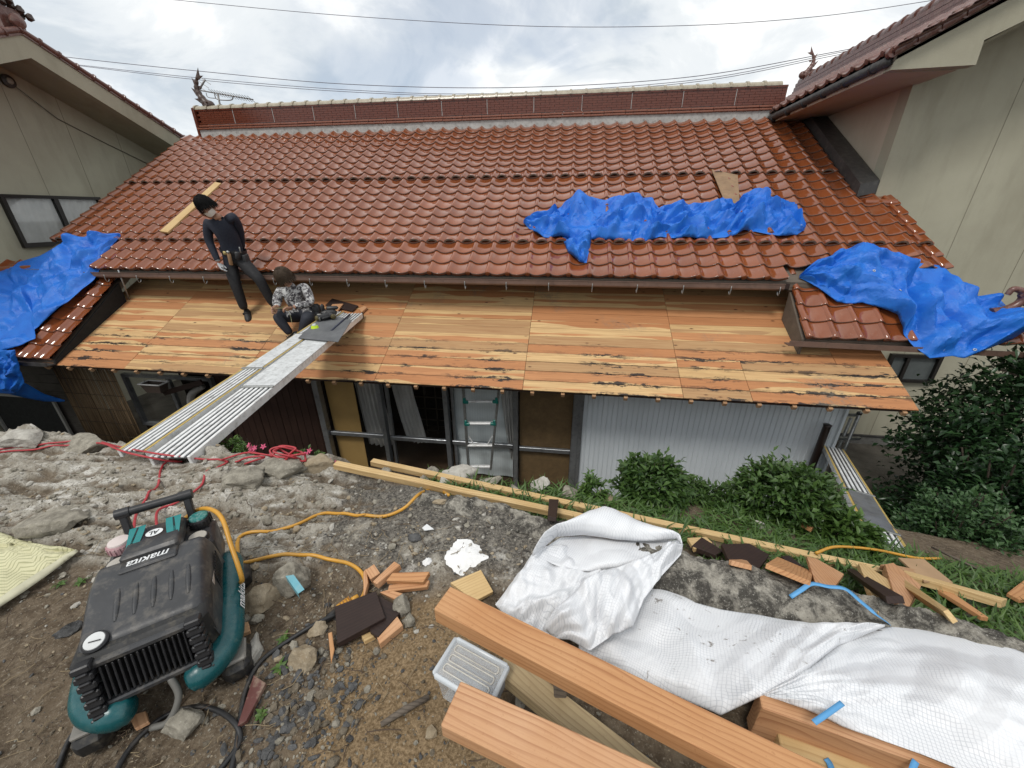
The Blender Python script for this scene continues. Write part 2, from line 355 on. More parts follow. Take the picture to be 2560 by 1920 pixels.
# ================================================================ MATERIALS of the buildings
def glaze_mat():
    t = NT('glazed_tile', rough=.10, spec=.6, coat=.35); P = t.geo(); r = t.rnd()
    n = t.noise(P, 2.2, 5); f = t.noise(P, 34, 5, .6)
    c = t.mix(n, (.205, .056, .018), (.275, .080, .026)); c = t.mix(t.ramp(r, ((0., 0.), (1., .45))), c, (.115, .032, .013))
    c = t.mix(t.ramp(f, ((.60, 0.), (.72, .35))), c, (.30, .16, .10)); t.col(c)
    t.rough(t.ramp(t.noise(P, 16, 6, .6), ((.35, .04), (.7, .13)))); t.bump(t.noise(P, 9, 3), .10, .01); return t.m
TILE = glaze_mat()
LIP = plain('tile_lip', (.15, .075, .05), .35, var=.3, sc=20)
OLDTILE = plain('weathered_tile', (.16, .07, .055), .28, var=.35, sc=8, dirt=(.28, .2, .16))
MORTAR = plain('pale_mortar', (.50, .50, .48), .9, var=.3, sc=7, dirt=(.12, .11, .10))
RIDGEB = plain('ridge_glaze', (.155, .040, .020), .22, var=.35, sc=26, dirt=(.09, .028, .018))
RIDGECAP = plain('ridge_cap_pale', (.40, .36, .27), .22, var=.25, sc=9, dirt=(.2, .12, .07))
def stucco(name, a, b, streak):
    t = NT(name, rough=.93, spec=.2); P = t.geo()
    c = t.mix(t.ramp(t.noise(P, 1.1, 7, .6), ((.3, 0.), (.7, 1.))), a, b)
    c = t.mix(t.ramp(t.noise(t.mp(P, (2.2, 2.2, .5)), 1.0, 8, .65), ((.50, 0.), (.74, .55))), c, streak)
    c = t.mix(t.ramp(t.noise(P, 240, 3, .7), ((.3, .35), (.55, 0.))), c, streak)
    t.col(c); t.bump(t.noise(P, 170, 4, .7), .5, .006); return t.m
STUCCO = stucco('grey_beige_stucco', (.355, .335, .255), (.435, .415, .32), (.24, .225, .165))
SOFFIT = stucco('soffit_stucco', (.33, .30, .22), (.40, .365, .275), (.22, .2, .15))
PINK = stucco('pinkish_stucco', (.46, .40, .31), (.52, .455, .36), (.36, .31, .24))
def deck_mat():
    t = NT('cedar_deck_board', rough=.62, spec=.3); o = t.tc(); r = t.rnd(); g = t.geo()
    off = t.comb(t.ma('MULTIPLY', r, 37.), t.ma('MULTIPLY', r, 11.), t.ma('MULTIPLY', r, 71.))
    v = t.vm('ADD', o, off); x = t.xyz(o)
    gr = t.noise(t.mp(v, (1.1, 26, 4)), 1.6, 7, .6, .8); fine = t.noise(t.mp(v, (3, 160, 12)), 1.2, 4, .6)
    r2 = t.ma('FRACT', t.ma('MULTIPLY', r, 7.31)); r3 = t.ma('FRACT', t.ma('MULTIPLY', r, 23.7))
    sap = t.mix(r2, (.64, .44, .215), (.56, .37, .17)); heart = t.mix(r3, (.43, .185, .075), (.50, .24, .105)); grey = t.mix(r2, (.38, .22, .105), (.42, .26, .125))
    heart = t.mix(t.ramp(r2, ((.70, 0.), (.74, 1.))), heart, grey)
    # heartwood: a band along the board whose edges wander
    w = t.ma('ADD', t.ma('MULTIPLY', t.ma('SUBTRACT', t.noise(t.mp(v, (.75, .2, .2)), 1.5, 2, .45), .5), .20), t.ma('MULTIPLY', t.ma('SUBTRACT', gr, .5), .02))
    wid = t.ma('ADD', .005, t.ma('MULTIPLY', t.ma('FRACT', t.ma('MULTIPLY', r, 51.7)), .13))
    cen = t.ma('MULTIPLY', t.ma('SUBTRACT', t.ma('FRACT', t.ma('MULTIPLY', r, 13.9)), .5), .07)
    d = t.ma('SUBTRACT', t.ma('ABSOLUTE', t.ma('ADD', t.ma('SUBTRACT', x[1], cen), t.ma('MULTIPLY', w, .5))), t.ma('ADD', wid, w))
    hm = t.ramp(t.ma('ADD', .5, t.ma('MULTIPLY', d, 45.)), ((.38, 1.), (.62, 0.)))
    c = t.mix(hm, sap, heart)
    c = t.mix(t.ramp(gr, ((.40, 0.), (.66, .7))), c, t.mix(.6, c, (.25, .10, .04))); c = t.mix(t.ramp(fine, ((.45, 0.), (.75, .28))), c, (.30, .16, .07))
    kn = t.vor(t.mp(v, (3.6, 8.5, 0)), 1.0); c = t.mix(t.ramp(kn, ((.05, .95), (.085, .35), (.13, 0.))), c, (.075, .028, .014))
    low = t.ramp(t.ma('ADD', .5, t.ma('MULTIPLY', t.ma('SUBTRACT', 4.72, t.xyz(g)[1]), 1.0)), ((.42, 0.), (.62, 1.)))
    mold = t.ramp(t.noise(t.mp(v, (5, 30, 1)), 1.4, 8, .75, .5), ((.535, 0.), (.575, .95)))
    edge = t.ramp(t.ma('ABSOLUTE', x[1]), ((.022, .06), (.058, 1.)))
    zone = t.ramp(t.noise(g, 1.3, 2), ((.40, .15), (.55, 1.)))
    rag = t.ramp(t.ma('ADD', t.ma('ABSOLUTE', x[1]), t.ma('MULTIPLY', t.ma('MAXIMUM', t.ma('SUBTRACT', t.noise(t.mp(v, (3.2, 9, 1)), 1.6, 8, .72), .47), 0.), .30)), ((.072, 0.), (.0765, .95)))
    c = t.mix(t.ma('MULTIPLY', t.ma('MULTIPLY', mold, edge), t.ma('MULTIPLY', low, zone)), c, (.022, .020, .021)); c = t.mix(t.ma('MULTIPLY', rag, t.ma('MULTIPLY', low, zone)), c, (.020, .018, .019))
    gs = t.ma('MULTIPLY', t.ramp(t.noise(g, 1.1, 3), ((.60, 0.), (.68, 1.))), t.ramp(t.noise(g, 24, 6, .7), ((.42, 0.), (.62, .55)))); c = t.mix(gs, c, (.17, .155, .125))
    t.col(c); t.bump(fine, .12, .003); return t.m
DECK = deck_mat()
def wood(name, a, b, dark, axis=0, rings=26, rough=.6, mott=.35):
    t = NT(name, rough=rough, spec=.3); o = t.tc(); r = t.rnd(); v = t.vm('ADD', o, t.comb(t.ma('MULTIPLY', r, 9.), t.ma('MULTIPLY', r, 4.), t.ma('MULTIPLY', r, 6.)))
    sh = (lambda q: tuple(q[-axis:]+q[:-axis])) if axis else tuple
    slow = t.noise(t.mp(v, sh([.9, 4., 4.])), 1.0, 3, .5); y = t.xyz(v)[(1+axis) % 3]; z = t.xyz(v)[(2+axis) % 3]
    q = t.ma('ADD', t.ma('MULTIPLY', t.ma('ADD', y, t.ma('MULTIPLY', z, .6)), rings*2.6), t.ma('MULTIPLY', slow, 9.)); f0 = t.ma('FRACT', q)
    g = t.ramp(f0, ((.0, .0), (.55, .10), (.86, .85), (.95, 1.), (1., .0))); f = t.noise(t.mp(v, sh([5, 190., 190.])), 1, 4, .65); n = t.noise(v, 4, 6, .6)
    c = t.mix(t.ramp(n, ((.35, 0.), (.65, 1.))), a, b); c = t.mix(t.ma('MULTIPLY', g, t.ramp(t.noise(t.mp(v, sh([1.2, 9., 9.])), 1, 3), ((.35, .25), (.65, .75)))), c, dark); c = t.mix(t.ramp(f, ((.45, 0.), (.8, mott))), c, dark)
    c = t.mix(t.ramp(t.noise(v, 90, 3, .7), ((.62, 0.), (.72, .35))), c, dark)
    t.col(c); t.bump(f, .08, .002); return t.m
PINE = wood('pale_pine', (.60, .44, .225), (.52, .36, .165), (.34, .19, .075))
FIR = wood('orange_fir', (.52, .285, .135), (.47, .235, .10), (.27, .105, .04))
FIR2 = wood('pink_cedar', (.56, .33, .185), (.49, .26, .125), (.29, .12, .055))
OLDW = wood('grey_old_wood', (.17, .14, .11), (.115, .095, .075), (.05, .04, .033), rough=.85)
DARKW = wood('dark_brown_stained_wood', (.028, .016, .013), (.042, .025, .020), (.012, .008, .007), rough=.55)
RAFT = wood('rafter_wood', (.46, .29, .165), (.38, .22, .115), (.22, .11, .05))
SIDING = wood('dark_siding', (.030, .014, .010), (.045, .022, .015), (.012, .007, .006), axis=2, rough=.7)
ALU = plain('aluminium_frame', (.36, .38, .40), .38, .75, var=.25, sc=6, dirt=(.14, .14, .14))
ALUW = plain('bright_aluminium', (.80, .81, .80), .42, .12, var=.16, sc=7, dirt=(.30, .29, .27))
STEEL = plain('galvanised_steel', (.40, .41, .40), .45, .8, var=.3, sc=12, dirt=(.14, .12, .1))
BLACK = plain('black_plastic', (.018, .018, .02), .42, var=.3)
BRONZE = plain('bronze_frame', (.022, .019, .017), .4, .3, var=.3)
GUTTER = plain('brown_gutter', (.17, .105, .080), .38, var=.25, sc=5, dirt=(.07, .05, .04))
CHAR = plain('charcoal_metal', (.055, .053, .052), .42, .2, var=.25, sc=6, dirt=(.12, .11, .1))
RUBBER = plain('black_rubber', (.016, .016, .017), .6, var=.3)
WHITEP = plain('white_paint', (.70, .70, .68), .5, var=.12)
def glass_mat(name, tint, rough=.02, alpha=.35):
    t = NT(name, tint, rough); fr = t.n('ShaderNodeLayerWeight'); fc = t.ma('ADD', .035, t.ma('MULTIPLY', t.ma('POWER', fr.outputs['Facing'], 5.), .9)); tp = t.n('ShaderNodeBsdfTransparent'); tp.inputs[0].default_value = (.95, .96, .96, 1); gl = t.n('ShaderNodeBsdfGlossy'); gl.inputs['Roughness'].default_value = rough; mx = t.n('ShaderNodeMixShader'); t.L(fc, mx.inputs[0]); t.L(tp.outputs[0], mx.inputs[1]); t.L(gl.outputs[0], mx.inputs[2]); t.L(mx.outputs[0], t.t.nodes['Material Output'].inputs[0]); return t.m
GLASS = glass_mat('window_glass', (.02, .022, .024), .02, .42)
DARK = plain('near_black', (.012, .011, .010), .9, var=.4)
CURT = plain('grey_curtain', (.56, .55, .53), .9, var=.2, sc=4)
# ================================================================ MAIN HOUSE
TW, TE, UY, UZ, US = .267, .2265, 5.2, .73, .6          # tile cover width, exposure, upper eave line, slope
DY, DZ, DS = 4.07, -.40, .53                            # deck: eave line and slope
XL, XR = -8.54, 4.42
house = thing('main_house', 'long red-brown tiled house whose lower roof is stripped to bare wooden boards', 'house', (-2, 4.62, -2.4))
RINGF = plain('snow_guard_face', (.21, .165, .125), .55, var=.35, sc=25, dirt=(.09, .06, .045))
def tile_mesh(kind):
    """one glazed S-tile: x across (0..TW), y up the slope (0..TE+lap), z out of the roof."""
    us = [0, .05, .10, .16, .22, .29, .37, .47, .58, .70, .82, .93, 1.02]
    zz = [.026, .041, .0485, .0485, .038, .022, .010, .0025, 0, .0035, .011, .021, .030]
    L = TE+.055; T = .019; b = MB(); n = len(us)
    X = np.array(us)*TW; Z = np.array(zz)*1.0
    def row(y, dz): return np.stack([X, np.full(n, y), Z+dz], -1)
    lift = .028                                            # front edge sits on the tile below
    rows = np.stack([row(0.006, lift-.004), row(.016, lift), row(L*.5, lift*.5), row(L, 0)])
    b.grid(rows, 0)
    fr = np.stack([row(.002, lift-T-.002), row(0, lift-T*.6), row(0.001, lift-.009), row(.006, lift-.004)]); b.grid(fr, 1)
    un = np.stack([row(L*.6, .40*lift-T), row(.002, lift-T-.002)]); b.grid(un, 0)
    sd = np.array([[(X[0], y, zz[0]+dz) for y, dz in ((.003, lift-.004), (L, 0))], [(X[0], y, zz[0]+dz) for y, dz in ((.003, lift-T), (L, -T))]]); b.grid(sd, 0)
    if kind == 'eave':                                     # round cap closing the roll
        cz, rr = .028+lift-T*.5, .033
        b.lathe((TW*.135, -.004, cz-.008), [(rr*.6, -.006), (rr, -.002), (rr, .02)], (0, 1, 0), 14, 0)
        dr = np.stack([row(.0, lift-T), row(.004, lift-T-.020)]); b.grid(dr[:, 5:], 0)
    if kind == 'ring':                                     # snow guard: an arch standing on the trough
        A = []
        for i in range(13):
            a = math.pi*i/12; cx_ = TW*(.66-.315*math.cos(a)); cz = lift+.004+.060*math.sin(a)*1.0+.004*(1-math.sin(a))
            A.append((cx_, cz))
        for th, (y0, y1) in ((0, (.004, .05)),):
            o_ = np.array([[(x, y0, z) for x, z in A], [(x, y1, z-.004) for x, z in A]]); b.grid(o_, 0)
            i_ = np.array([[(TW*.66+(x-TW*.66)*.84, y0, lift+(z-lift)*.72) for x, z in A], [(TW*.66+(x-TW*.66)*.84, y1, lift+(z-lift)*.72) for x, z in A]]); b.grid(i_, 0, True)
            f_ = np.array([[(x, y0-.004, z) for x, z in A], [(TW*.66+(x-TW*.66)*.76, y0-.006, lift+(z-lift)*.66) for x, z in A]]); b.grid(f_, 2); k_ = np.array([[(TW*.66+(x-TW*.66)*.84, y1-.006, lift+(z-lift)*.74) for x, z in A], [(x, y1-.006, lift-.002) for x, z in A]]); b.grid(k_, 3)  # near-black backing sheet paints the shade of the hollow under the arch
    return b.mesh('roof_tile_'+kind, [TILE, LIP, RINGF, DARK], ang=50)
TM = {k: tile_mesh(k) for k in ('plain', 'eave', 'ring')}
def slope_M(X, Y, Z, s):
    a = math.atan(s)-.0; return Matrix.Translation((X, Y, Z))@Matrix.Rotation(a, 4, 'X')
def slab(name, x0, x1, y0, z0, s, L, th, m, parent):
    c, q = math.cos(math.atan(s)), math.sin(math.atan(s)); b = MB()
    b.prism([(x0, y0, z0), (x1, y0, z0), (x1, y0+L*c, z0+L*q), (x0, y0+L*c, z0+L*q)], (0, 0, -th)); return b.build(name, m, parent)
uroof = slab('upper_roof', XL+.03, XR-.03, UY+.03, UZ-.02, US, 4.52, .10, OLDW, house)
rroof = None
spots = []                                                # (kind, matrix, parent key, size)
cs, sn = 1/math.sqrt(1+US*US), US/math.sqrt(1+US*US)
ncol = int(round((XR-XL)/TW))
for k in range(20):
    y, z = UY+k*TE*cs, UZ+k*TE*sn
    for j in range(ncol):
        x = XL+j*TW
        if (k < 2 and x < -7.32) or (k < 1 and x > 2.50): continue
        if k < 3 and x < -7.9: continue
        if k > 7 and x > XR-.20: continue
        if x > XR-.5 and k < 0: continue
        kind = 'eave' if k == 0 else ('ring' if k in (3, 11) else 'plain')
        spots.append((kind, slope_M(x, y, z, US-.0), 'u'))
# the side roofs left standing: right and left of the stripped bay
RS = dict(y=4.70, z=.15, s=.85, x0=2.78, n=9); LS = dict(y=4.07, z=-.325, s=.74, x0=-6.90-9*TW, n=9)
def side(S, key):
    c, q = 1/math.sqrt(1+S['s']**2), S['s']/math.sqrt(1+S['s']**2); L = (5.42-S['y'])/c; nr = int(L/TE)+1
    for k in range(nr):
        for j in range(S['n']):
            if key == 'r' and j > 5 and k > 1: continue
            spots.append(('eave' if k == 0 else 'plain', slope_M(S['x0']+j*TW, S['y']+k*TE*c, S['z']+k*TE*q, S['s']), key))
    return slab('side_roof', S['x0']+.02, S['x0']+(6 if key == 'r' else S['n'])*TW, S['y']+.03, S['z']-.02, S['s'], L, .09, OLDW, house)
roofs = {'u': uroof, 'r': side(RS, 'r'), 'l': side(LS, 'l')}
def near(sp):
    p = sp[1].translation; d = (p-Vector(C0)).length; return d-(1.5 if sp[2] == 'r' else 0)+(1.6 if sp[2] == 'l' else 0)
spots.sort(key=near)
for kind, M, key in spots[:300]: link('roof_tile', TM[kind], roofs[key], M)
def merge(items, name, parent, mats):
    Vs, Fs, Ms, n = [], [], [], 0; cache = {}
    for kind, M, key in items:
        if kind not in cache:
            me = TM[kind]; v = np.empty(len(me.vertices)*3); me.vertices.foreach_get('co', v)
            cache[kind] = (v.reshape(-1, 3), [tuple(p.vertices) for p in me.polygons], [p.material_index for p in me.polygons])
        v, f, m = cache[kind]; A = np.array(M); Vs.append(v@A[:3, :3].T+A[:3, 3]); Fs += [tuple(i+n for i in q) for q in f]; Ms += m; n += len(v)
    me = bpy.data.meshes.new(name); me.from_pydata(np.concatenate(Vs).tolist(), [], Fs)
    for m in mats: me.materials.append(m)
    me.polygons.foreach_set('material_index', Ms); me.polygons.foreach_set('use_smooth', [True]*len(Fs)); me.update(); me.set_sharp_from_angle(angle=math.radians(50))
    return stuff(link(name, me, parent))
merge([s for s in spots[300:]], 'roof_tile_field', uroof, [TILE, LIP, RINGF, DARK])
# left verge: edge tiles turned over the gable, seen end-on
b = MB(); yb = UY+3*TE*cs
for k in range(3, 20):
    y, z = UY+k*TE*cs, UZ+k*TE*sn; p = Vector((XL-.02, y, z+.03)); q = Vector((XL-.02, y+.25*cs, z+.25*sn-.0))
    b.bar(p, q, .05, .085, (0, -sn, cs), 0, .012)
b.build('verge_trim', TILE, uroof, ang=40)
b = MB()
for k in range(1, 8):
    y, z = UY+k*TE*cs, UZ+k*TE*sn; b.bar((XR+.03, y, z+.025), (XR+.03, y+.25*cs, z+.25*sn), .05, .08, (0, -sn, cs), 0, .012)
b.build('verge_trim', TILE, uroof, ang=40)
# ---- ridge: mortar bed, two moulded courses, a high brick-patterned band, pale cap tiles
RY = UY+4.53*cs; RZ = UZ+4.53*sn; RX0, RX1 = -8.22, 3.80
ridge = MB().box(((RX0+RX1)/2, RY+.14, RZ+.06), (RX1-RX0-.06, .34, .18)).build('ridge', MORTAR, house)
def course(name, y0, z0, d, h, m, L, x0=RX0, x1=RX1, wob=0):
    n = int((x1-x0)/L); me = MB().box((0, 0, 0), (L-.004, d, h), None, 0, .006).mesh(name, m)
    for i in range(n): link(name, me, ridge, Matrix.Translation((x0+(i+.5)*L, y0+d/2, z0+h/2+random.uniform(-wob, wob))))
LEDGE = plain('ridge_ledge', (.27, .10, .06), .28, var=.3, sc=7)
course('ledge_tile', RY-.06, RZ+.14, .40, .032, LEDGE, .40, wob=.002)
course('ledge_tile', RY-.03, RZ+.19, .34, .034, LEDGE, .40, wob=.002)
bb = MB()
for r in range(7):
    z = RZ+.24+r*.039; off = (r % 2)*.09
    for i in range(int((RX1-RX0)/.182)):
        x = RX0+.02+i*.182+off
        e_ = min(x+.1765, RX1)
        if e_-x > .02: bb.box(((x+e_)/2, RY+.10, z+.018), (e_-x, .20+random.uniform(-.003, .003), .0355))
stuff(bb.build('ridge_brick_band', RIDGEB, ridge))
b = MB()
for i in range(1, 13): b.box((RX0+i*.93, RY-.002+.0, RZ+.375), (.009, .012, .27))
b.build('band_joint', MORTAR, ridge)
cap = MB()
prof = [(.115*math.cos(a), .085*math.sin(a)) for a in np.linspace(0, math.pi, 9)]
cap.grid(np.array([[(0, y, z) for y, z in prof], [(.30, y, z) for y, z in prof]]), 0, True); cap.grid(np.array([[(-.012, y*1.16, z*1.2) for y, z in prof], [(.028, y*1.16, z*1.2) for y, z in prof]]), 0, True)
cap.grid(np.array([[(.028, y*1.16, z*1.2) for y, z in prof], [(.028, y, z) for y, z in prof]]), 0, True); cap.grid(np.array([[(-.012, y, z) for y, z in prof], [(-.012, y*1.16, z*1.2) for y, z in prof]]), 0, True)
cm = cap.mesh('ridge_cap', RIDGECAP, ang=40)
for i in range(int((RX1-RX0)/.29)): link('ridge_cap', cm, ridge, Matrix.Translation((RX0+.02+i*.29, RY+.10, RZ+.515)))
MB().box(((RX0+RX1)/2, RY+.1, RZ+.505), (RX1-RX0, .22, .03)).build('cap_bed', RIDGEB, ridge)
# gable end of the ridge: stacked scalloped end pieces
b = MB()
for i, (r, z) in enumerate(((.10, .10), (.085, .22), (.085, .33), (.075, .44))): b.lathe((RX0-.03, RY+.10, RZ+z), [(r*.5, -.06), (r, -.045), (r, .02), (r*.5, .05)], (-1, 0, 0), 16)
b.box((RX0+.01, RY+.1, RZ+.27), (.06, .30, .55), None, 0, .01)
b.build('ridge_end', RIDGEB, ridge, ang=40)
# the fish-tailed ridge ornament
def ornament(base, sc, parent, m, flip=1, top=True):
    b = MB(); B = Vector(base)
    path = [(.10, 0, .02), (.03, 0, .10), (-.05, 0, .22), (-.08, 0, .34), (-.05, 0, .46), (.02, 0, .55)]
    P = [B+Vector((x*flip*sc, y*sc, z*sc)) for x, y, z in cr(path, 4)]
    n = len(P); b.tube(P, [sc*(.10*(1-.78*(i/(n-1))**.8)+.008*math.sin(i*2.1)) for i in range(n)], 9)
    def spike(p, d, L, w):
        p = B+Vector(p)*sc if False else B+Vector((p[0]*flip, p[1], p[2]))*sc; d = Vector((d[0]*flip, d[1], d[2])).normalized(); s = d.cross(Vector((0, 1, 0))).normalized()*w*sc
        y = Vector((0, .02*sc, 0)); t = p+d*L*sc; mid = p+d*L*.55*sc+s*.35; b.add([p-s-y, p-s+y, p+s+y, p+s-y, mid-y*.6, mid+y*.6, t], [(0, 1, 6), (2, 3, 4, 5), (1, 2, 5, 6), (3, 0, 6, 4), (4, 6, 5)])
    for p, d, L, w in (((-.04, 0, .13), (-1, 0, .30), .17, .05), ((-.09, 0, .25), (-.9, 0, .9), .17, .045), ((-.07, 0, .40), (-.5, 0, 1), .15, .035), ((.01, 0, .53), (1, 0, .15), .13, .035), ((.02, 0, .54), (.35, 0, 1), .16, .03), ((-.01, 0, .36), (1, 0, .3), .07, .03)): spike(p, d, L, w)
    b.lathe(B+Vector((.11*flip*sc, 0, .05*sc)), [(.03*sc, -.09*sc), (.085*sc, -.05*sc), (.095*sc, .02*sc), (.06*sc, .08*sc), (.02*sc, .10*sc)], (flip, 0, .25), 10)
    for s in (-1, 1): b.lathe(B+Vector((.13*flip*sc, s*.07*sc, .09*sc)), [(.01, -.0), (.028*sc, .01*sc), (.01*sc, .035*sc)], (0, s, .2), 8)
    return b.build('ridge_ornament', m, parent, ang=45)
ORN = plain('ornament_tile', (.075, .045, .034), .4, var=.4, sc=14)
ornament((RX0+.22, RY+.10, RZ+.55), 1.05, ridge, ORN)
# ---- upper eave: gutter, hangers, dark soffit and the wall strip under it
gx0, gx1 = -7.28, 2.64
b = MB(); gp = [(-.055, .0), (-.055, -.055), (-.035, -.075), (.03, -.075), (.05, -.055), (.05, -.005)]
A = np.array([[(x, UY-.02+y, UZ-.035+z) for y, z in gp] for x in (gx0, gx1)]); b.grid(A); b.grid(A*1+np.array([0, .004, .004]), 0, True)
b.bar((gx0, UY-.075, UZ-.033), (gx1, UY-.075, UZ-.033), .012, .010)
gut = b.build('gutter', GUTTER, house)
hk = MB().tube(cr([(0, -.058, -.03), (0, -.062, -.10), (0, -.045, -.135), (0, -.02, -.12), (0, -.012, -.095)], 3), .0055, 6).mesh('gutter_hook', STEEL, True)
for i in range(18): link('gutter_hook', hk, gut, Matrix.Translation((gx0+.35+i*.56, UY-.02, UZ-.035)))
MB().prism([(gx0-.1, UY+.03, UZ-.07), (gx1+.1, UY+.03, UZ-.07), (gx1+.1, 6.4, UZ+.52), (gx0-.1, 6.4, UZ+.52)], (0, 0, -.05)).build('eave_soffit', DARKW, house)
MB().box(((gx0+gx1)/2, UY+.035, UZ-.075), (gx1-gx0+.2, .025, .07)).build('fascia_board', DARKW, house)
MB().box((-2.3, 6.25, .62), (10.6, .06, .75)).build('upper_wall', SIDING, house)
MB().box((-2.3, 6.17, .50), (10.6, .10, .06)).build('wall_plate', DARKW, house)
# ---- stripped lower roof: one object per board
c_, q_ = 1/math.sqrt(1+DS*DS), DS/math.sqrt(1+DS*DS); PW = .1495; NR = 15
Rd = Matrix.Rotation(math.atan(DS), 3, 'X')
deckbase = slab('lower_roof', -7.10, 3.66, DY+.02, DZ-.018, DS, PW*NR-.02, .012, DARKW, house)
top_cuts = [-7.15, -5.82, -4.045, -2.27, -.43, 1.375, 3.15, 3.715]
low_cuts = [-7.15, -5.82, -4.045, -2.27, -.43, 1.375, 2.10, 3.715]
for r in range(NR):
    cuts = low_cuts if r < 4 else top_cuts; gap = .006 if r < 4 else .0022; lo = [-.08, -.04, 0, .0][r] if False else 0
    for a, e in zip(cuts[:-1], cuts[1:]):
        L = e-a-.005; s0 = r*PW+PW/2; jit = random.uniform(-.0015, .0015)
        me = MB().box((0, 0, 0), (L, PW-gap-abs(jit), .012)).mesh('deck_plank', DECK)
        link('deck_plank', me, deckbase, Matrix.Translation((( a+e)/2, DY+s0*c_, DZ+s0*q_+random.uniform(-.0015, .0015)))@Rd.to_4x4())
rm = MB().box((0, .45, 0), (.042, .92, .045)).mesh('rafter', RAFT)
for i in range(31):
    x = -7.08+i*.356
    if x < 3.70: link('rafter', rm, deckbase, Matrix.Translation((x, DY+.012, DZ-.046))@Rd.to_4x4())
# ---- the cut edge of the standing side roofs: timber cheek and battens
def cheek(x, S, m, name, w=.03, h=.2, off=.02, y1=5.25):
    c, q = 1/math.sqrt(1+S['s']**2), S['s']/math.sqrt(1+S['s']**2); zt = lambda y: S['z']+(y-S['y'])*S['s']
    b = MB(); y0 = S['y']+off; dk = lambda y: DZ+(y-DY)*DS+.012
    b.prism([(x, y0, zt(y0)-.03), (x, y1, zt(y1)-.03), (x, y1, dk(y1)), (x, y0, max(dk(y0), zt(y0)-.5))], (w, 0, 0)); return b.build(name, m, house)
cheek(RS['x0']-.01, RS, OLDW, 'roof_cheek'); cheek(LS['x0']+LS['n']*TW-.02, LS, DARK, 'roof_cheek', off=.0)  # left cheek coloured near-black so it reads as a shadow gap
b = MB(); b.bar((RS['x0']-.20, RS['y']-.05, RS['z']-.055), (5.4, RS['y']-.05, RS['z']-.10), .10, .012); b.bar((RS['x0']-.20, RS['y']-.10, RS['z']-.03), (5.4, RS['y']-.10, RS['z']-.075), .010, .06); b.build('gutter', GUTTER, house)
b = MB(); x1 = LS['x0']+LS['n']*TW; b.bar((-11, LS['y']-.05, LS['z']-.05), (x1+.02, LS['y']-.05, LS['z']-.05), .10, .012); b.bar((-11, LS['y']-.10, LS['z']-.03), (x1+.02, LS['y']-.10, LS['z']-.03), .010, .05); b.build('gutter', CHAR, house)
# tile hips at the outer left corner (ridge of the side roof running off behind the sheet)
b = MB()
for i in range(9):
    p = Vector((-9.9+i*.26, 5.05+.05*i, .62+.012*i)); b.tube([p, p+Vector((.28, .055, .015))], [.085, .078], 10)
b.build('hip_ridge', TILE, roofs['l'], ang=40)
ZR = plain('zinc_support_rod', (.45, .47, .48), .4, .7)
_p = at_slope(323, 748, DY, DZ+.012, DS); _t = at_y(296, 675, UY-.02)
MB().tube([_p, _t], .011, 8).build('support_rod', ZR, house, True)
# ================================================================ MAIN HOUSE: the front under the boards
FY = 4.62
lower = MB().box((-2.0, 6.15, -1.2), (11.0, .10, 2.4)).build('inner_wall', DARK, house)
MB().box((-2.0, 5.4, -2.25), (11.0, 1.5, .12)).build('inner_floor', plain('inner_floor_wood', (.075, .045, .025), .6), house)
MB().box((-2.0, FY+.02, -.50), (10.9, .10, .12)).build('wall_beam', DARKW, house)
# grey weathered boards, west end
gw = MB(); GREYB = wood('grey_clapboard', (.10, .092, .08), (.065, .058, .05), (.03, .026, .022), rough=.9)
wall_w = MB().box((-8.9, FY+.08, -1.5), (2.6, .04, 1.9)).build('west_wall', DARKW, house)
for i in range(12): MB().box((-8.9, FY+.045-.004*(i % 2), -.62-i*.15), (2.6, .018, .146), None, 0, .003).build('clapboard', GREYB, wall_w)
def frame(name, x0, x1, z0, z1, y, w, d, m, parent, mid=()):
    b = MB(); b.box((x0+w/2, y, (z0+z1)/2), (w, d, z1-z0)); b.box((x1-w/2, y, (z0+z1)/2), (w, d, z1-z0))
    for z in (z0+w/2, z1-w/2)+tuple(mid): b.box(((x0+x1)/2, y, z), (x1-x0-2*w, d*.9, w))
    return b.build(name, m, parent)
p0_, p1_ = at_y(-45, 985, FY-.03), at_y(128, 992, FY-.03)
w1 = frame('screen_window', p0_[0], p1_[0], -2.2, p1_[2], FY-.02, .045, .03, plain('dull_white_frame', (.33, .33, .31), .6), house)
MB().box(((p0_[0]+p1_[0])/2, FY, (-2.2+p1_[2])/2), (p1_[0]-p0_[0]-.09, .006, p1_[2]+2.2-.09)).build('insect_screen', plain('insect_screen', (.016, .018, .018), .8), w1)
# dark window beside the reed screen
wx0, wx1 = -6.66, -5.12
w2 = frame('window', wx0, wx1, -1.62, -.72, FY-.01, .05, .06, ALU, house); MB().box(((wx0+wx1)/2, FY, -1.17), (.05, .05, .80)).build('mullion', ALU, w2)
MB().box(((wx0+wx1)/2, FY+.02, -1.17), (wx1-wx0-.1, .006, .80)).build('pane', GLASS, w2)
MB().box(((wx0+wx1)/2, FY+.03, -1.98), (wx1-wx0, .05, .72)).build('under_window_panel', DARKW, house)
# vertical dark boards
wall_d = MB().box((-4.3, FY+.07, -1.4), (1.75, .03, 1.9)).build('boarded_wall', DARKW, house)
bm_ = [MB().box((0, 0, 0), (.116, .02, 1.9), None, 0, .004).mesh('wall_board', SIDING) for _ in range(1)][0]
for i in range(14): link('wall_board', bm_, wall_d, Matrix.Translation((-5.10+i*.121, FY+.04+random.uniform(-.004, .004), -1.42)))
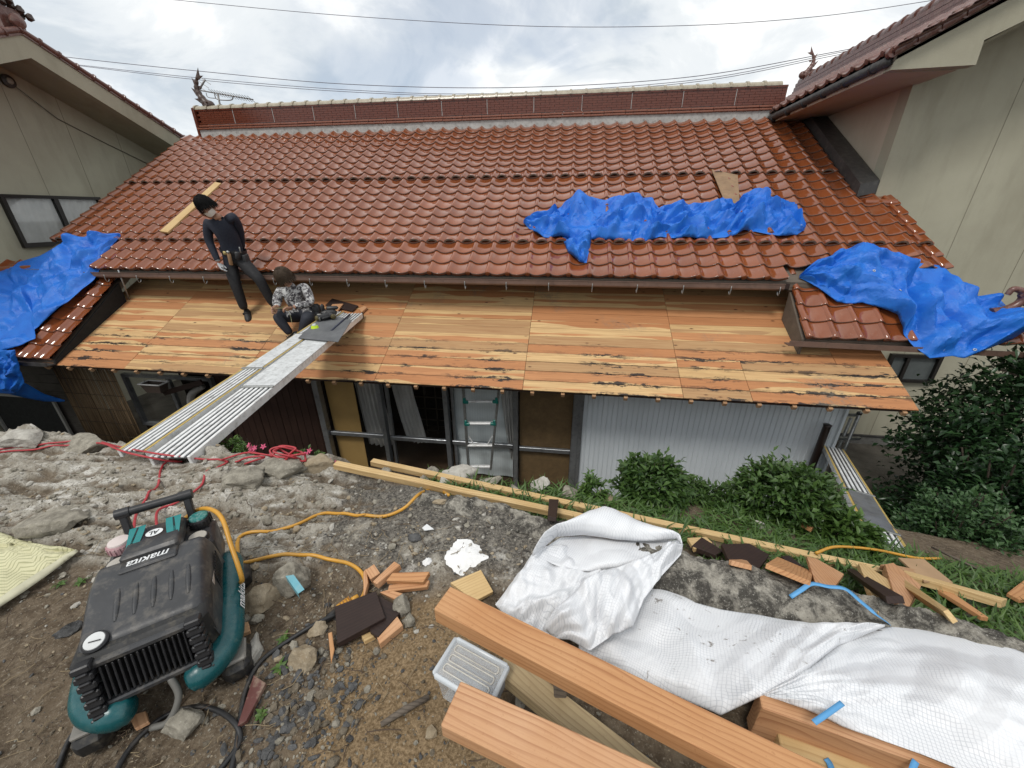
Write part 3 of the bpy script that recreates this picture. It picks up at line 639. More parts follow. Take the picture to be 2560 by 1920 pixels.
# aluminium sliding doors
px_ = [-3.46, -2.51, -1.555, -.575, .235]
doors = MB().box((-1.61, FY+.03, -.615), (3.80, .12, .07)).build('door_head_rail', ALU, house)
for i, x in enumerate(px_):
    MB().box((x, FY-.005, -1.43), (.085 if i in (0, 4) else .062, .10, 1.60), None, 0, .004).build('door_post', ALU, doors)
    if i in (1, 2): MB().box((x+.085, FY+.035, -1.43), (.035, .05, 1.58)).build('door_stile', ALU, doors)
zr = [-1.545, -1.56, -1.56, -1.585]
for i in range(4):
    a, e = px_[i], px_[i+1]; MB().box(((a+e)/2, FY+.02, zr[i]), (e-a-.09, .05, .062), None, 0, .004).build('door_mid_rail', ALU, doors)
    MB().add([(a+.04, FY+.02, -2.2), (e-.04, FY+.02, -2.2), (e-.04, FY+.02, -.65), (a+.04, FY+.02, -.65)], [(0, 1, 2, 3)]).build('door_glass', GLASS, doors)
BOARDY = plain('ochre_board', (.46, .29, .10), .6, var=.2, sc=3); HARD = plain('brown_hardboard', (.20, .125, .055), .7, var=.35, sc=11, dirt=(.10, .065, .03))
MB().box((-3.17, FY+.09, -1.43), (.44, .012, 1.55)).build('ochre_panel', BOARDY, house)
MB().box((-.17, FY+.06, -1.43), (.72, .012, 1.55)).build('hardboard_panel', HARD, house)
def film():
    t = NT('pale_insulation_film', rough=.5, spec=.4); P = t.geo(); c = t.mix(t.noise(P, 2.6, 6, .6), (.56, .62, .635), (.74, .785, .79)); w = t.wave(t.mp(P, (1, 1, 9)), 9, .2); c = t.mix(t.ma('MULTIPLY', .16, w), c, (.36, .42, .46)); t.col(c); t.bump(t.noise(P, 7, 4), .25, .02); return t.m
A = np.array([[(x, FY+.08+.012*math.sin(x*17+z*5)+.008*math.sin(z*23), z) for x in np.linspace(-1.50, -.63, 24)] for z in np.linspace(-2.15, -.66, 30)])
MB().grid(A).build('insulation_film', film(), house, True)
def curtain(x0, x1, xb0, xb1, z0, z1, Y, parent, folds, m):
    A = []
    for v in np.linspace(0, 1, 24):
        row = []
        for u in np.linspace(0, 1, folds*10):
            a = x0+(x1-x0)*u; bq = xb0+(xb1-xb0)*u; x = a+(bq-a)*v**1.3; row.append((x+.004*math.sin(v*7+u*40), Y+.028*math.sin(u*folds*6.283+.8*math.sin(v*3))*(.55+.45*v), z1+(z0-z1)*v+.015*math.sin(u*9)*v))
        A.append(row)
    return MB().grid(np.array(A)).build('curtain', m, parent, True)
curtain(-3.02, -2.62, -2.95, -2.50, -1.85, -.62, FY+.22, house, 6, CURT); curtain(-2.46, -2.14, -2.30, -1.98, -1.74, -.62, FY+.22, house, 5, CURT); curtain(-.80, -.62, -.66, -.60, -1.8, -.62, FY+.05, house, 3, CURT)
sh = MB()
for i in range(7): sh.box((-2.5+i*.2, 5.7, -1.45), (.016, .02, 1.3))
for i in range(6): sh.box((-1.9, 5.7, -.95-i*.22), (1.3, .02, .016))
sh.build('shoji_lattice', plain('shoji_wood', (.10, .085, .065), .7), house)
# ribbed white sheet-metal wall
CORR = stucco('white_ribbed_metal', (.62, .67, .705), (.69, .735, .765), (.50, .545, .57)); CORR.node_tree.nodes['Principled BSDF'].inputs['Roughness'].default_value = .45
b = MB(); xs = []
x = .33
while x < 3.44: xs += [(x, 0), (x+.050, 0), (x+.0535, -.011), (x+.0605, -.011), (x+.064, 0)]; x += .065
A = np.array([[(x, FY+.005+y, z) for x, y in xs] for z in (-2.35, -.50)]); b.grid(A); b.add([(3.43, FY, -2.35), (3.43, 6.1, -2.35), (3.43, 6.1, -.5), (3.43, FY, -.5)], [(0, 1, 2, 3)])
ribw = b.build('ribbed_wall', CORR, house); MB().box((3.445, FY-.005, -1.42), (.03, .05, 1.85)).build('corner_trim', CORR, ribw); MB().box((.30, FY-.01, -1.42), (.05, .06, 1.85)).build('corner_trim', ALU, ribw)
# ---- things against the front
REED = NT('reed', rough=.85, spec=.2); _o = REED.tc(); REED.col(REED.mix(REED.ramp(REED.noise(REED.mp(_o, (60, 60, 1.2)), 1.5, 5, .7), ((.3, 0.), (.7, 1.))), (.05, .034, .022), (.32, .22, .125))); REED = REED.m
rs = thing('reed_screen', 'brown reed blind hung against the dark wall below the stripped boards', 'reed screen', (-7.15, FY-.12, -2.25))
b = MB()
for i in range(122):
    x = -7.70+i*.0088+random.uniform(-.002, .002); y = FY-.13+random.uniform(-.006, .006); r = random.uniform(.0032, .0048); t = random.uniform(-.012, .012); b.tube([(x, y, -.60+random.uniform(-.03, .02)), (x+t, y, -2.25)], r, 5)
stuff(b.build('reed', REED, rs, True)); b = MB()
for z in (-.80, -1.05, -1.30, -1.55, -1.80, -2.05): b.bar((-7.70, FY-.139, z), (-6.64, FY-.139, z-.01), .004, .008)
b.build('binding_cord', plain('binding_cord', (.05, .035, .02), .9), rs)
pl = thing('hanging_planter', 'white-rimmed planter box hung under the eave by the dark window', 'planter', (*at_y(385, 965, 4.35)[:2], -.95))
c = at_y(384, 957, 4.35); b = MB(); x, y, z = c
for s in (-1, 1): b.bar((x-.17, y+s*.075, z), (x+.17, y+s*.075, z), .016, .014); b.bar((x+s*.17, y-.083, z), (x+s*.17, y+.083, z), .016, .014)
b.build('rim', WHITEP, pl); b = MB(); b.add([(x-.165, y-.07, z), (x+.165, y-.07, z), (x+.165, y+.07, z), (x-.165, y+.07, z), (x-.12, y-.05, z-.14), (x+.12, y-.05, z-.14), (x+.12, y+.05, z-.14), (x-.12, y+.05, z-.14)], [(0, 1, 5, 4), (1, 2, 6, 5), (2, 3, 7, 6), (3, 0, 4, 7), (4, 5, 6, 7)]); b.build('tray', plain('brown_planter', (.07, .05, .04), .6), pl)
b = MB(); [b.tube([(x+s*.15, y, z), (x+s*.15, y+.02, -.52)], .003, 5) for s in (-1, 1)]; b.build('hanger', STEEL, pl)
dp = [at_y(505, 965, 4.5), at_y(480, 985, 4.5), at_y(478, 1010, 4.5), at_y(490, 1040, 4.5)]
tag(MB().tube(cr(dp, 5), .05, 12).build('duct_pipe', plain('cream_duct', (.30, .29, .27), .6), None, True), 'pale bent duct pipe beside the dark window under the eave', 'pipe')
_a, _b = at_y(410, 983, 4.4), at_y(505, 955, 4.4); tag(MB().bar(_a, _b, .03, .075, bev=.004).build('loose_batten', DARKW), 'dark batten hanging aslant in front of the dark window', 'batten')
q = [at_y(478, 1160, 4.2), at_y(545, 1160, 4.2), at_y(525, 1085, 4.4), at_y(480, 1100, 4.4)]; tag(MB().prism([q[0], q[1], q[2], q[3]], (0, .03, 0)).build('grey_board', plain('grey_board', (.17, .18, .185), .6, dirt=(.08, .08, .08))), 'grey flat board standing against the house below the walkway planks', 'board')
# ladder with teal rung brackets
TEAL = plain('teal_plastic', (.010, .165, .135), .45); lad = thing('step_ladder', 'narrow aluminium ladder with teal rung brackets standing before the pale film', 'ladder', (-1.2, 4.35, -2.35))
def lp(x, y): return Vector(at_y(x, y, 4.36))
rl = [(1157, 955), (1172, 1172)]; rr_ = [(1249, 955), (1227, 1172)]
for e in (rl, rr_): MB().bar(lp(*e[0]), lp(*e[1]), .028, .055, (0, 1, 0), 0, .004).build('rail', STEEL, lad)
for i, yy in enumerate((1003, 1058, 1113, 1166)):
    f = (yy-955)/217; a = Vector(lp(1157+15*f, yy)); e = Vector(lp(1249-22*f, yy)); MB().bar(a, e, .05, .026, bev=.004).build('rung', ALUW, lad)
    if i < 2:
        for p, s in ((a, 1), (e, -1)):
            b = MB(); b.box(p+Vector((s*.025, -.02, 0)), (.075, .04, .042), None, 0, .008); b.box(p+Vector((s*.01, -.022, .03)), (.035, .035, .06), None, 0, .006); b.build('rung_bracket', TEAL, lad)
for s, p0 in ((1, (1172, 1090)), (-1, (1231, 1090))): MB().bar(lp(*p0), lp(p0[0]+s*14, 1113), .012, .012).build('brace', ALUW, lad)
# brown downpipe, steel trestle and the second walkway at the house corner
dpx = at_y(2069, 1062, 4.48); tag(MB().tube([dpx, (dpx[0], 4.48, dpx[2]-.02), (dpx[0], 4.48, -2.38)], [.046, .04, .04], 14).build('downpipe', plain('dark_brown_pipe', (.022, .012, .010), .4), None, True), 'dark brown cut-off downpipe standing at the corner of the ribbed wall', 'pipe')
tr = thing('steel_trestle', 'grey steel trestle ladder frame at the corner of the ribbed white wall', 'trestle', (3.75, 4.75, -2.4))
def trp(x, y, Y=4.75): return Vector(at_y(x, y, Y))
a1, a2 = trp(2150, 1030), trp(2092, 1035, 5.1)
for p, dx in ((a1, .0), (a2, .0), (trp(2128, 1045, 4.95), -.02)): MB().tube([p, (p.x+dx, p.y, -2.38)], .020, 10).build('post', STEEL, tr, True)
for y0 in (1037, 1096): MB().bar(trp(2090, y0, 4.76), trp(2150, y0, 4.76), .03, .035).build('crossbar', STEEL, tr)
MB().box(a1+Vector((0, 0, -.02)), (.05, .05, .04), None, 0, .01).build('post_cap', BLACK, tr)
fl, fr_ = Vector(at_y(2066, 1117, 4.62)), Vector(at_y(2100, 1118, 4.62)); nl, nr_ = Vector(at_y(2208, 1372, 2.2)), Vector(at_y(2247, 1372, 2.2))
YEL = plain('yellow_edge', (.50, .36, .10), .55, var=.3, sc=20, dirt=(.3, .25, .15))
def walkway(t, near_mid, far_mid, w, yellow, th=.055, ribs=4, plates=(), cap=True, tone=ALUW):
    n_, f_ = Vector(near_mid), Vector(far_mid); x = (f_-n_).normalized(); y = Vector((0, 0, 1)).cross(x).normalized(); z = x.cross(y); L = (f_-n_).length
    def P(u, v, h): return n_+x*u+y*v+z*h
    for s in (-1, 1):
        MB().bar(P(0, s*(w/2-.011), -th/2), P(L, s*(w/2-.011), -th/2), .022, th, z, 0, .003).build('side_rail', tone, t)
        if yellow: MB().bar(P(0, s*(w/2-.010), .0012), P(L, s*(w/2-.010), .0012), .018, .003, z).build('yellow_strip', YEL, t)
    MB().bar(P(0, 0, -.012), P(L, 0, -.012), w-.05, .006, z).build('deck_sheet', plain('grooved_dark', (.085, .088, .09), .6, .2), t)
    pw = (w-.06)/ribs
    for i in range(ribs): MB().bar(P(0, -(w-.06)/2+(i+.5)*pw, -.0035), P(L, -(w-.06)/2+(i+.5)*pw, -.0035), pw*.52, .011, z, 0, .002).build('tread_rib', tone, t)
    for a, e, tn in plates:
        MB().bar(P(a, 0, .006), P(e, 0, .006), w+(.012 if not yellow else -.038), .006, z, 0, .001).build('tread_plate', tn, t)
        for u in (a, e): MB().bar(P(u, -w/2-.004, .005), P(u, w/2+.004, .005), .03, .012, z, 0, .002).build('plate_end', STEEL, t)
    if cap:
        for s in (-1, 1): MB().box(P(L+.012, s*(w/2-.012), -th/2), (.034, .034, th+.01), basis(x, z), 0, .008).build('end_cap', BLACK, t)
    return P
wk = thing('walkway_plank', 'narrow aluminium walkway with yellow edges sloping down beside the bushes', 'walkway', nl, 'aluminium walkway planks')
walkway(wk, (nl+nr_)/2, (fl+fr_)/2, .21, True, plates=((.3, 1.1, ALU),))
# ================================================================ HOUSE ON THE RIGHT
hr = thing('beige_house', 'beige stucco house with red tiled roof, dark gutter and overhanging eave beside the tarpaulin', 'house', (6, 7, -2.4))
HX, HY = 4.36, 6.80
wallf = MB().prism([(HX, HY, -2.4), (13.0, HY, -2.4), (13.0, HY, 2.6), (7.6, HY, 3.0), (5.85, HY, 3.86), (HX, HY, 3.12)], (0, .2, 0)).build('gable_wall', STUCCO, hr)
MB().box((HX+.1, HY+2.7, .33), (.2, 5.0, 5.4)).build('side_wall', PINK, hr)
MB().box((9.36, HY-.012, -2.32), (10.06, .03, .17)).build('foundation', plain('foundation_concrete', (.17, .165, .15), .9, dirt=(.06, .055, .05)), hr)
MB().box((9.36, HY-.02, -2.21), (10.06, .045, .022)).build('base_flashing', CHAR, hr)
SEAM = plain('wall_joint', (.22, .205, .15), .9)
for xs_ in (5.60, 6.55, 7.45): MB().box((xs_, HY-.001, .45), (.006, .004, 5.6)).build('wall_joint', SEAM, wallf)
wa, wb = at_y(2222, 890, HY), at_y(2352, 893, HY); wz = at_y(2300, 955, HY)[2]
rw = frame('window', wa[0], wb[0], wz, wa[2]+.05, HY-.02, .05, .08, BRONZE, hr); MB().box(((wa[0]+wb[0])/2-.1, HY-.02, (wz+wa[2])/2), (.05, .06, wa[2]-wz)).build('mullion', BRONZE, rw); MB().box(((wa[0]+wb[0])/2, HY-.005, (wz+wa[2])/2), (wb[0]-wa[0]-.08, .008, wa[2]-wz-.02)).build('pane', plain('frosted_pane', (.11, .125, .125), .15), rw)
BY = 6.12
g1, g2 = at_y(2244, 139, BY), at_y(2502, 0, BY); sl_ = (g2[2]-g1[2])/(g2[0]-g1[0]); b1 = at_y(2226, 175, BY); b2 = at_y(2440, 162, BY); b3 = at_y(2461, 100, BY); b4 = at_y(2560, 52, BY); sb = (b4[2]-b3[2])/(b4[0]-b3[0])
XE = 5.85; zb_, zt_ = b3[2]+sb*(XE-b3[0]), g1[2]+sl_*(XE-g1[0]); pol = [b1, b2, b3, (XE, BY, zb_), (XE+2.2, BY, zb_-2.2*sl_), (XE+2.2, BY, zt_-2.2*sl_), (XE, BY, zt_), g1]
MB().prism([tuple(p) for p in pol], (0, .12, 0)).build('barge_board', STUCCO, hr)
ex, ez = b1[0], b1[2]; EY = 13.2
MB().prism([(ex+.04, BY+.12, ez), (HX+.05, BY+.12, ez+.0), (HX+.05, EY, ez+.0), (ex+.04, EY, ez)], (0, 0, .03)).build('eave_soffit', PINK, hr)
MB().box((ex+.02, (BY+EY)/2+.06, ez+.07), (.04, EY-BY-.12, .15)).build('eave_fascia', PINK, hr)
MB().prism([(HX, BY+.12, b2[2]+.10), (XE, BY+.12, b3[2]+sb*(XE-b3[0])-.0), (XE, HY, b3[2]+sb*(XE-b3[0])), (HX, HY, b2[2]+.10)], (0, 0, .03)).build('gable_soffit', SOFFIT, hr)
gut2 = MB().tube([(ex-.03, BY+.02, g1[2]-.04), (ex-.03, EY, g1[2]-.10)], .055, 12).build('gutter', CHAR, hr, True)
for i in range(14): MB().tube([(ex-.03, BY+.25+i*.5, g1[2]-.045-.01*i), (ex-.03, BY+.285+i*.5, g1[2]-.046-.01*i)], .061, 12).build('gutter_strap', BLACK, gut2, True)
MB().box((ex+.0, 9.30, g1[2]-.17), (.12, .2, .10), None, 0, .03).build('gutter_outlet', BLACK, hr)
b = MB(); b.prism([(ex, BY, g1[2]+.0), (XE, BY, zt_), (XE, EY, zt_), (ex, EY, g1[2])], (0, 0, -.05)); b.prism([(XE, BY, zt_), (XE+2.4, BY, zt_-2.4*sl_), (XE+2.4, EY, zt_-2.4*sl_), (XE, EY, zt_)], (0, 0, -.05)); b.build('roof', OLDW, hr)
rr2 = [o for o in hr.children if o.name.startswith('roof')][0]
sp2 = []; a2_ = math.atan(sl_); c2, s2 = math.cos(a2_), math.sin(a2_)
for k in range(11):
    for j in range(27):
        M = Matrix.Translation((ex-.06+k*TE*c2, EY-j*TW, g1[2]+.02+k*TE*s2))@Matrix.Rotation(-math.pi/2, 4, 'Z')@Matrix.Rotation(a2_, 4, 'X'); sp2.append(('eave' if k == 0 else 'plain', M, ''))
OLDT = {k: v.copy() for k, v in TM.items()}
for me in OLDT.values(): me.materials[0] = OLDTILE
for kind, M, _ in sp2[:54]: link('roof_tile', OLDT[kind], rr2, M)
merge(sp2[54:], 'roof_tile_field', rr2, [OLDTILE, LIP])
b = MB(); vt = [(ex-.05+k*TE*c2, BY+.0, g1[2]+.03+k*TE*s2) for k in range(12)]
for k in range(11): b.tube([Vector(vt[k]), Vector(vt[k])+Vector((.25*c2, 0, .25*s2))], [.062, .05], 10); b.lathe(Vector(vt[k])+Vector((.0, -.03, .0)), [(.03, -.05), (.055, -.045), (.055, .01)], (0, -1, 0), 12)
b.build('verge_tile', OLDTILE, rr2, ang=40)
RXX, RZZ = 5.72, 4.62
b = MB()
for i, (w, h) in enumerate(((.34, .10), (.30, .09), (.26, .08), (.22, .08))): b.box((RXX+.1, 9.7, RZZ-.38+i*.088), (w, 7.1, h*.86))
rdg = b.build('ridge', OLDTILE, hr); b = MB()
for i in range(25): b.tube([(RXX+.1, 6.0+i*.29, RZZ-.03), (RXX+.1, 6.27+i*.29, RZZ-.045)], [.105, .085], 10)
b.build('ridge_cap', OLDTILE, rdg, ang=40)
ornament((RXX+.1, 13.0, RZZ), .9, rdg, OLDTILE, -1)
# step flashing where the side wall meets the tiles, and the stub eave tile round the corner
def up(x, y, d=.0): return Vector((x, y, UZ+(y-UY)*US+d))
b = MB(); b.prism([up(HX-.02, 6.78, .06), up(HX-.30, 6.70, .06), up(HX-.26, 9.2, .06), up(HX, 9.2, .06)], (0, 0, .16)); tag(b.build('flashing', CHAR), 'dark metal flashing box along the tiles at the foot of the beige wall', 'flashing')
b = MB(); p = up(HX+.12, 6.62, -.02); b.tube([p+Vector((-.36, 0, .05)), p+Vector((.05, 0, .04))], .05, 12); b.grid(np.array([[p+Vector((-.36, .02, .04)), p+Vector((.05, .02, .03))], [p+Vector((-.36, .30, .17)), p+Vector((.05, .28, .15))]], float)); b.box(p+Vector((-.02, .12, -.06)), (.22, .2, .05)); b.build('verge_stub', TILE, roofs['u'], ang=40)
# ================================================================ HOUSE ON THE LEFT
hl = thing('neighbour_house', 'tan stucco gable with wide overhanging eave and curtained dark window behind the tiles', 'house', (-11, 8, -2.4))
WX, GX = -9.75, -8.93
def gx(x, y): return Vector(at_x(x, y, GX))
ap = gx(78, 145); lo = gx(442, 371); sb1 = (lo.z-ap.z)/(lo.y-ap.y); ta = gx(62, 88); tl_ = gx(452, 346); st1 = (tl_.z-ta.z)/(tl_.y-ta.y)
Yend = ap.y+5.2; Yfr = ap.y-5.0
def bz(y): return ap.z+sb1*abs(y-ap.y)*1.0
def tz(y): return ap.z+.30+sb1*abs(y-ap.y)
MB().prism([(GX, Yfr, bz(Yfr)), (GX, ap.y, ap.z), (GX, Yend, bz(Yend)), (GX, Yend, tz(Yend)), (GX, ap.y, tz(ap.y)), (GX, Yfr, tz(Yfr))], (-.14, 0, 0)).build('barge_board', STUCCO, hl)
MB().prism([(WX, Yfr, -2.4), (WX, Yend, -2.4), (WX, Yend, bz(Yend)+.02), (WX, ap.y, ap.z+.02), (WX, Yfr, bz(Yfr)+.02)], (-.2, 0, 0)).build('gable_wall', STUCCO, hl)
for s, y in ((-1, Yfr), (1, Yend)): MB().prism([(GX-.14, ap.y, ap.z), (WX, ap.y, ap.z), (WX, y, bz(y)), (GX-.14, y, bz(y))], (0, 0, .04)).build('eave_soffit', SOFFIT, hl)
rl_ = MB(); 
for y in (Yfr-.3, Yend+.3): rl_.prism([(GX+.02, ap.y, tz(ap.y)+.001), (-16, ap.y, tz(ap.y)+.001), (-16, y, tz(y)), (GX+.02, y, tz(y))], (0, 0, .05))
rfl = rl_.build('roof', OLDTILE, hl)
n = 19; a3 = math.atan(-sb1)
vm_ = MB(); vm_.tube([(0, 0, 0), (0, .25, 0)], [.042, .048], 10); vm_.lathe((0, .235, 0), [(.045, -.02), (.062, -.012), (.062, .012), (.045, .02)], (0, 1, 0), 12); vm_.box((-.1, .125, -.03), (.22, .25, .05)); vme = vm_.mesh('verge_tile', OLDTILE, ang=40)
for i in range(21):
    y = ap.y+i*.25*math.cos(a3); link('verge_tile', vme, rfl, Matrix.Translation((GX+.0, y, tz(y)+.07))@Matrix.Rotation(-a3, 4, 'X'))
for i in range(1, 12):
    y = ap.y-i*.25*math.cos(a3); link('verge_tile', vme, rfl, Matrix.Translation((GX+.0, y, tz(y)+.07))@Matrix.Rotation(a3, 4, 'X'))
MB().box((-12.5, ap.y, tz(ap.y)+.18), (7.0, .3, .34)).build('ridge', OLDTILE, rfl); MB().lathe((GX+.03, ap.y, tz(ap.y)+.17), [(.04, -.06), (.09, -.04), (.095, .02), (.04, .05)], (1, 0, 0), 18).build('ridge_end', OLDTILE, rfl, ang=40)
b = MB()
for i in range(16): b.lathe((GX-.06-.05*(i % 3), ap.y-.26+.035*i, tz(ap.y)+.30+.16*math.sin(i/15*3.1)*(1 if i % 2 else .7)), [(.02, -.05), (.06, 0), (.02, .06)], (.4, random.uniform(-1, 1), .8), 8)
b.build('ridge_crest', ORN, rfl, ang=50); ornament((GX-.25, ap.y-.05, tz(ap.y)+.45), .9, rfl, ORN, -1)
def wxp(x, y): return Vector(at_x(x, y, WX))
w0, w1_ = wxp(-5, 497), wxp(243, 493); wb_ = wxp(52, 620); zt, zb = w1_.z, wb_.z; y0, y1 = wb_.y+.02, w1_.y
b = MB(); wd = .055
for (ya, yb, za, zb2) in ((y0, y0+wd, zb, zt), (y1-wd, y1, zb, zt), (y0+wd, y1-wd, zt-wd, zt), (y0+wd, y1-wd, zb, zb+wd*1.4), ((y0+y1)/2-.035, (y0+y1)/2+.035, zb+wd*1.4, zt-wd)): b.box((WX+.03, (ya+yb)/2, (za+zb2)/2), (.09, yb-ya, zb2-za))
lw = b.build('window', BRONZE, hl)
for k, (ya, yb) in enumerate(((y0+wd, (y0+y1)/2-.035), ((y0+y1)/2+.035, y1-wd))):
    MB().box((WX+.035, (ya+yb)/2, (zb+zt)/2), (.006, yb-ya, zt-zb-.1)).build('pane', glass_mat('pane_glass', (.02, .022, .025), .02, .25), lw)
    A = np.array([[(WX+.016+.010*math.sin(y*42+2*math.sin(z*2)), y, z) for y in np.linspace(ya, yb, 60)] for z in np.linspace(zb+.06, zt-.05, 6)]); MB().grid(A, 0, True).build('curtain', CURT, lw, True)
for px0, py0 in ((10, 230), (172, 330), (313, 400)): 
    y = wxp(px0, py0).y; MB().box((WX+.001, y, (zb+bz(y))/2 if False else (1.0+bz(y)-2.0)/2+.0), (.004, .006, bz(y)-.1+2.0)).build('wall_joint', SEAM, hl)
lm = wxp(17, 203); b = MB(); b.lathe(lm, [(.09, .0), (.10, .02), (.095, .05), (.06, .065)], (1, 0, 0), 20); wl = b.build('wall_vent', plain('dark_vent', (.045, .04, .035), .5), hl, ang=40); MB().lathe(lm+Vector((.066, 0, 0)), [(.05, 0), (.045, .012), (.01, .014)], (1, 0, 0), 16).build('vent_cap', plain('vent_cap', (.35, .33, .28), .5), wl, True)
MB().tube([lm+Vector((.05, .02, -.03)), wxp(142, 297)+Vector((.02, 0, 0)), wxp(260, 357)+Vector((.02, 0, 0)), wxp(385, 418)+Vector((.02, 0, 0))], .007, 6).build('wall_cable', plain('wall_cable', (.12, .11, .09), .6), hl, True)
# ================================================================ CLOTH: tarpaulins lying on the roofs
def resample(pl, n):
    P = np.array(pl, float); d = np.r_[0, np.cumsum(np.hypot(*np.diff(P, axis=0).T))]; t = np.linspace(0, d[-1], n); return np.stack([np.interp(t, d, P[:, 0]), np.interp(t, d, P[:, 1])], -1)
def tri(x): return 2*np.abs(x-np.floor(x+.5))
def creases(U, V, seed, n=9, fmin=.8, fmax=5, sharp=1.0):
    r = np.random.default_rng(seed); h = 0
    wu = U+.13*(fbm(U*2.1, V*2.1, 3, seed)-.5)*2; wv = V+.13*(fbm(U*2.1+9, V*2.1, 3, seed+5)-.5)*2
    for i in range(n):
        a = r.uniform(0, math.pi); f = fmin*(fmax/fmin)**(i/(n-1)); m = smooth(.38, .62, fbm(U*1.7+i*3, V*1.7, 2, seed+i)); h = h+m*(tri((wu*math.cos(a)+wv*math.sin(a))*f+r.uniform(0, 1))-.5)/f**.85
    return h
def ribbon(name, top, bot, support, nu, nv, bulge, amp, seed, mat, fs=1.0, lift=.03, pinch=None, parent=None, prof=.6, scale=None, edge=.10, th=.004, sm=True, freq=(.8, 5), nc=9, jit=.03, sharp=24, hmin=.004):
    """a sheet between two traced edges, laid on what carries it, with bulge and creases standing off it."""
    T, B = resample(top, nu), resample(bot, nu); v = np.linspace(0, 1, nv); V3 = np.zeros((nv, nu, 3)); N3 = np.zeros_like(V3)
    for i in range(nv):
        for j in range(nu):
            q = T[j]*(1-v[i])+B[j]*v[i]; p, nn = support(*q); V3[i, j] = p; N3[i, j] = nn
    L = np.cumsum(np.r_[0, np.linalg.norm(np.diff(V3[nv//2], axis=0), axis=1)]); Wd = np.linalg.norm(V3[-1]-V3[0], axis=1)
    U = np.repeat(L[None], nv, 0); W_ = v[:, None]*np.maximum(Wd.mean(), .05)+0*U
    c = creases(U*fs*2.2, W_*fs*2.2, seed, nc, *freq); prf = np.sin(np.pi*np.clip(v, 0, 1))**prof; up_ = np.linspace(0, 1, nu); eu = np.minimum(1, np.minimum(up_, 1-up_)/edge)**.6
    ev = np.minimum(1, np.minimum(v, 1-v)/edge)**.7; e = ev[:, None]*eu[None]
    big = .55+.9*fbm(U*1.6, W_*1.2, 3, seed+40)
    if pinch is not None: big = big*(1-.75*np.exp(-((up_-pinch)/.03)**2))[None]
    rg = np.random.default_rng(seed+99)
    h = lift*(.35+.65*e)+bulge*prf[:, None]*eu[None]*big+amp*c*(.25+.75*e)+jit*(rg.random((nv, nu))-.5)*(.4+.6*e)
    h = np.maximum(h, hmin); P = V3+N3*h[..., None]
    du = np.gradient(P, axis=1); dv = np.gradient(P, axis=0); k = .32*(jit > 0); inn = np.zeros((nv, nu, 1)); inn[1:-1, 1:-1] = 1
    P = P+inn*k*(du*(rg.random((nv, nu, 1))-.5)*2+dv*(rg.random((nv, nu, 1))-.5)*2)
    ii = np.arange(nv*nu).reshape(nv, nu); a, b_, c_, d = ii[:-1, :-1], ii[1:, :-1], ii[1:, 1:], ii[:-1, 1:]
    flip = rg.random(a.shape) < .5
    T1 = np.where(flip[..., None], np.stack([a, b_, c_], -1), np.stack([a, b_, d], -1)); T2 = np.where(flip[..., None], np.stack([a, c_, d], -1), np.stack([b_, c_, d], -1))
    o = raw(name, P.reshape(-1, 3), np.concatenate([T1.reshape(-1, 3), T2.reshape(-1, 3)]), mat, parent, sm)
    if jit > 0: o.data.set_sharp_from_angle(angle=math.radians(sharp))
    sd = o.modifiers.new('thickness', 'SOLIDIFY'); sd.thickness = th; sd.offset = -1; return o, P
def tarp_mat(name, a, b_, c_):
    t = NT(name, rough=.42, spec=.45); P = t.geo(); n = t.noise(P, 5, 6, .6); c = t.mix(t.ramp(n, ((.35, 0.), (.65, 1.))), a, b_)
    c = t.mix(t.ramp(t.noise(P, 22, 7, .65, .6), ((.58, 0.), (.72, .5))), c, c_); t.col(c); t.rough(t.ramp(t.noise(P, 14, 5), ((.3, .30), (.7, .52))))
    w = t.wave(t.mp(P, (1, .6, .8)), 170, 0, 0); t.bump(t.ma('ADD', t.ma('MULTIPLY', w, .12), t.noise(P, 26, 5, .6)), .30, .012); t.b.inputs['Subsurface Weight'].default_value = .0
    tr = t.n('ShaderNodeBsdfTranslucent'); tr.inputs[0].default_value = (*a, 1); mx = t.n('ShaderNodeMixShader'); mx.inputs[0].default_value = .14
    out = t.t.nodes['Material Output']; t.L(t.b.outputs[0], mx.inputs[1]); t.L(tr.outputs[0], mx.inputs[2]); t.L(mx.outputs[0], out.inputs[0]); return t.m
BLUE = tarp_mat('blue_tarpaulin', (.012, .135, .58), (.02, .19, .70), (.07, .30, .80))
nU = np.array([0, -sn, cs]); 
def supU(x, y): return at_slope(x, y, UY, UZ+.055, US), nU
def nrm(s): q = np.array([0, -s, 1.]); return q/np.linalg.norm(q)
def two(x, y, Y0, z0, s):
    a = at_slope(x, y, Y0, z0, s); u = at_slope(x, y, UY, UZ+.07, US)
    return (u, nU) if u[1] > a[1] and -8.75 < u[0] < 4.6 else (a, nrm(s))
def supR(x, y): return two(x, y, RS['y'], RS['z']+.055, .97)
def supL(x, y): return two(x, y, LS['y'], LS['z']+.10, .80)
GROM = plain('steel_eyelet', (.6, .62, .63), .35, .6)
def grommets(P, idx, parent):
    for i, j in idx:
        c = P[i, j]; i2, j2 = min(i+1, P.shape[0]-1), min(j+1, P.shape[1]-1); n = Vector(np.cross(P[i, j2]-P[i, j-1 if j else 0], P[i2, j]-P[i-1 if i else 0, j])).normalized()
        if n.z < 0: n = -n
        b = MB(); c = Vector(c)+n*.004; u = n.orthogonal().normalized(); w = n.cross(u); b.tube([c+(u*math.cos(a)+w*math.sin(a))*.012 for a in np.linspace(0, 6.283, 13)], .0045, 6, cap=False); b.build('eyelet', GROM, parent, True)
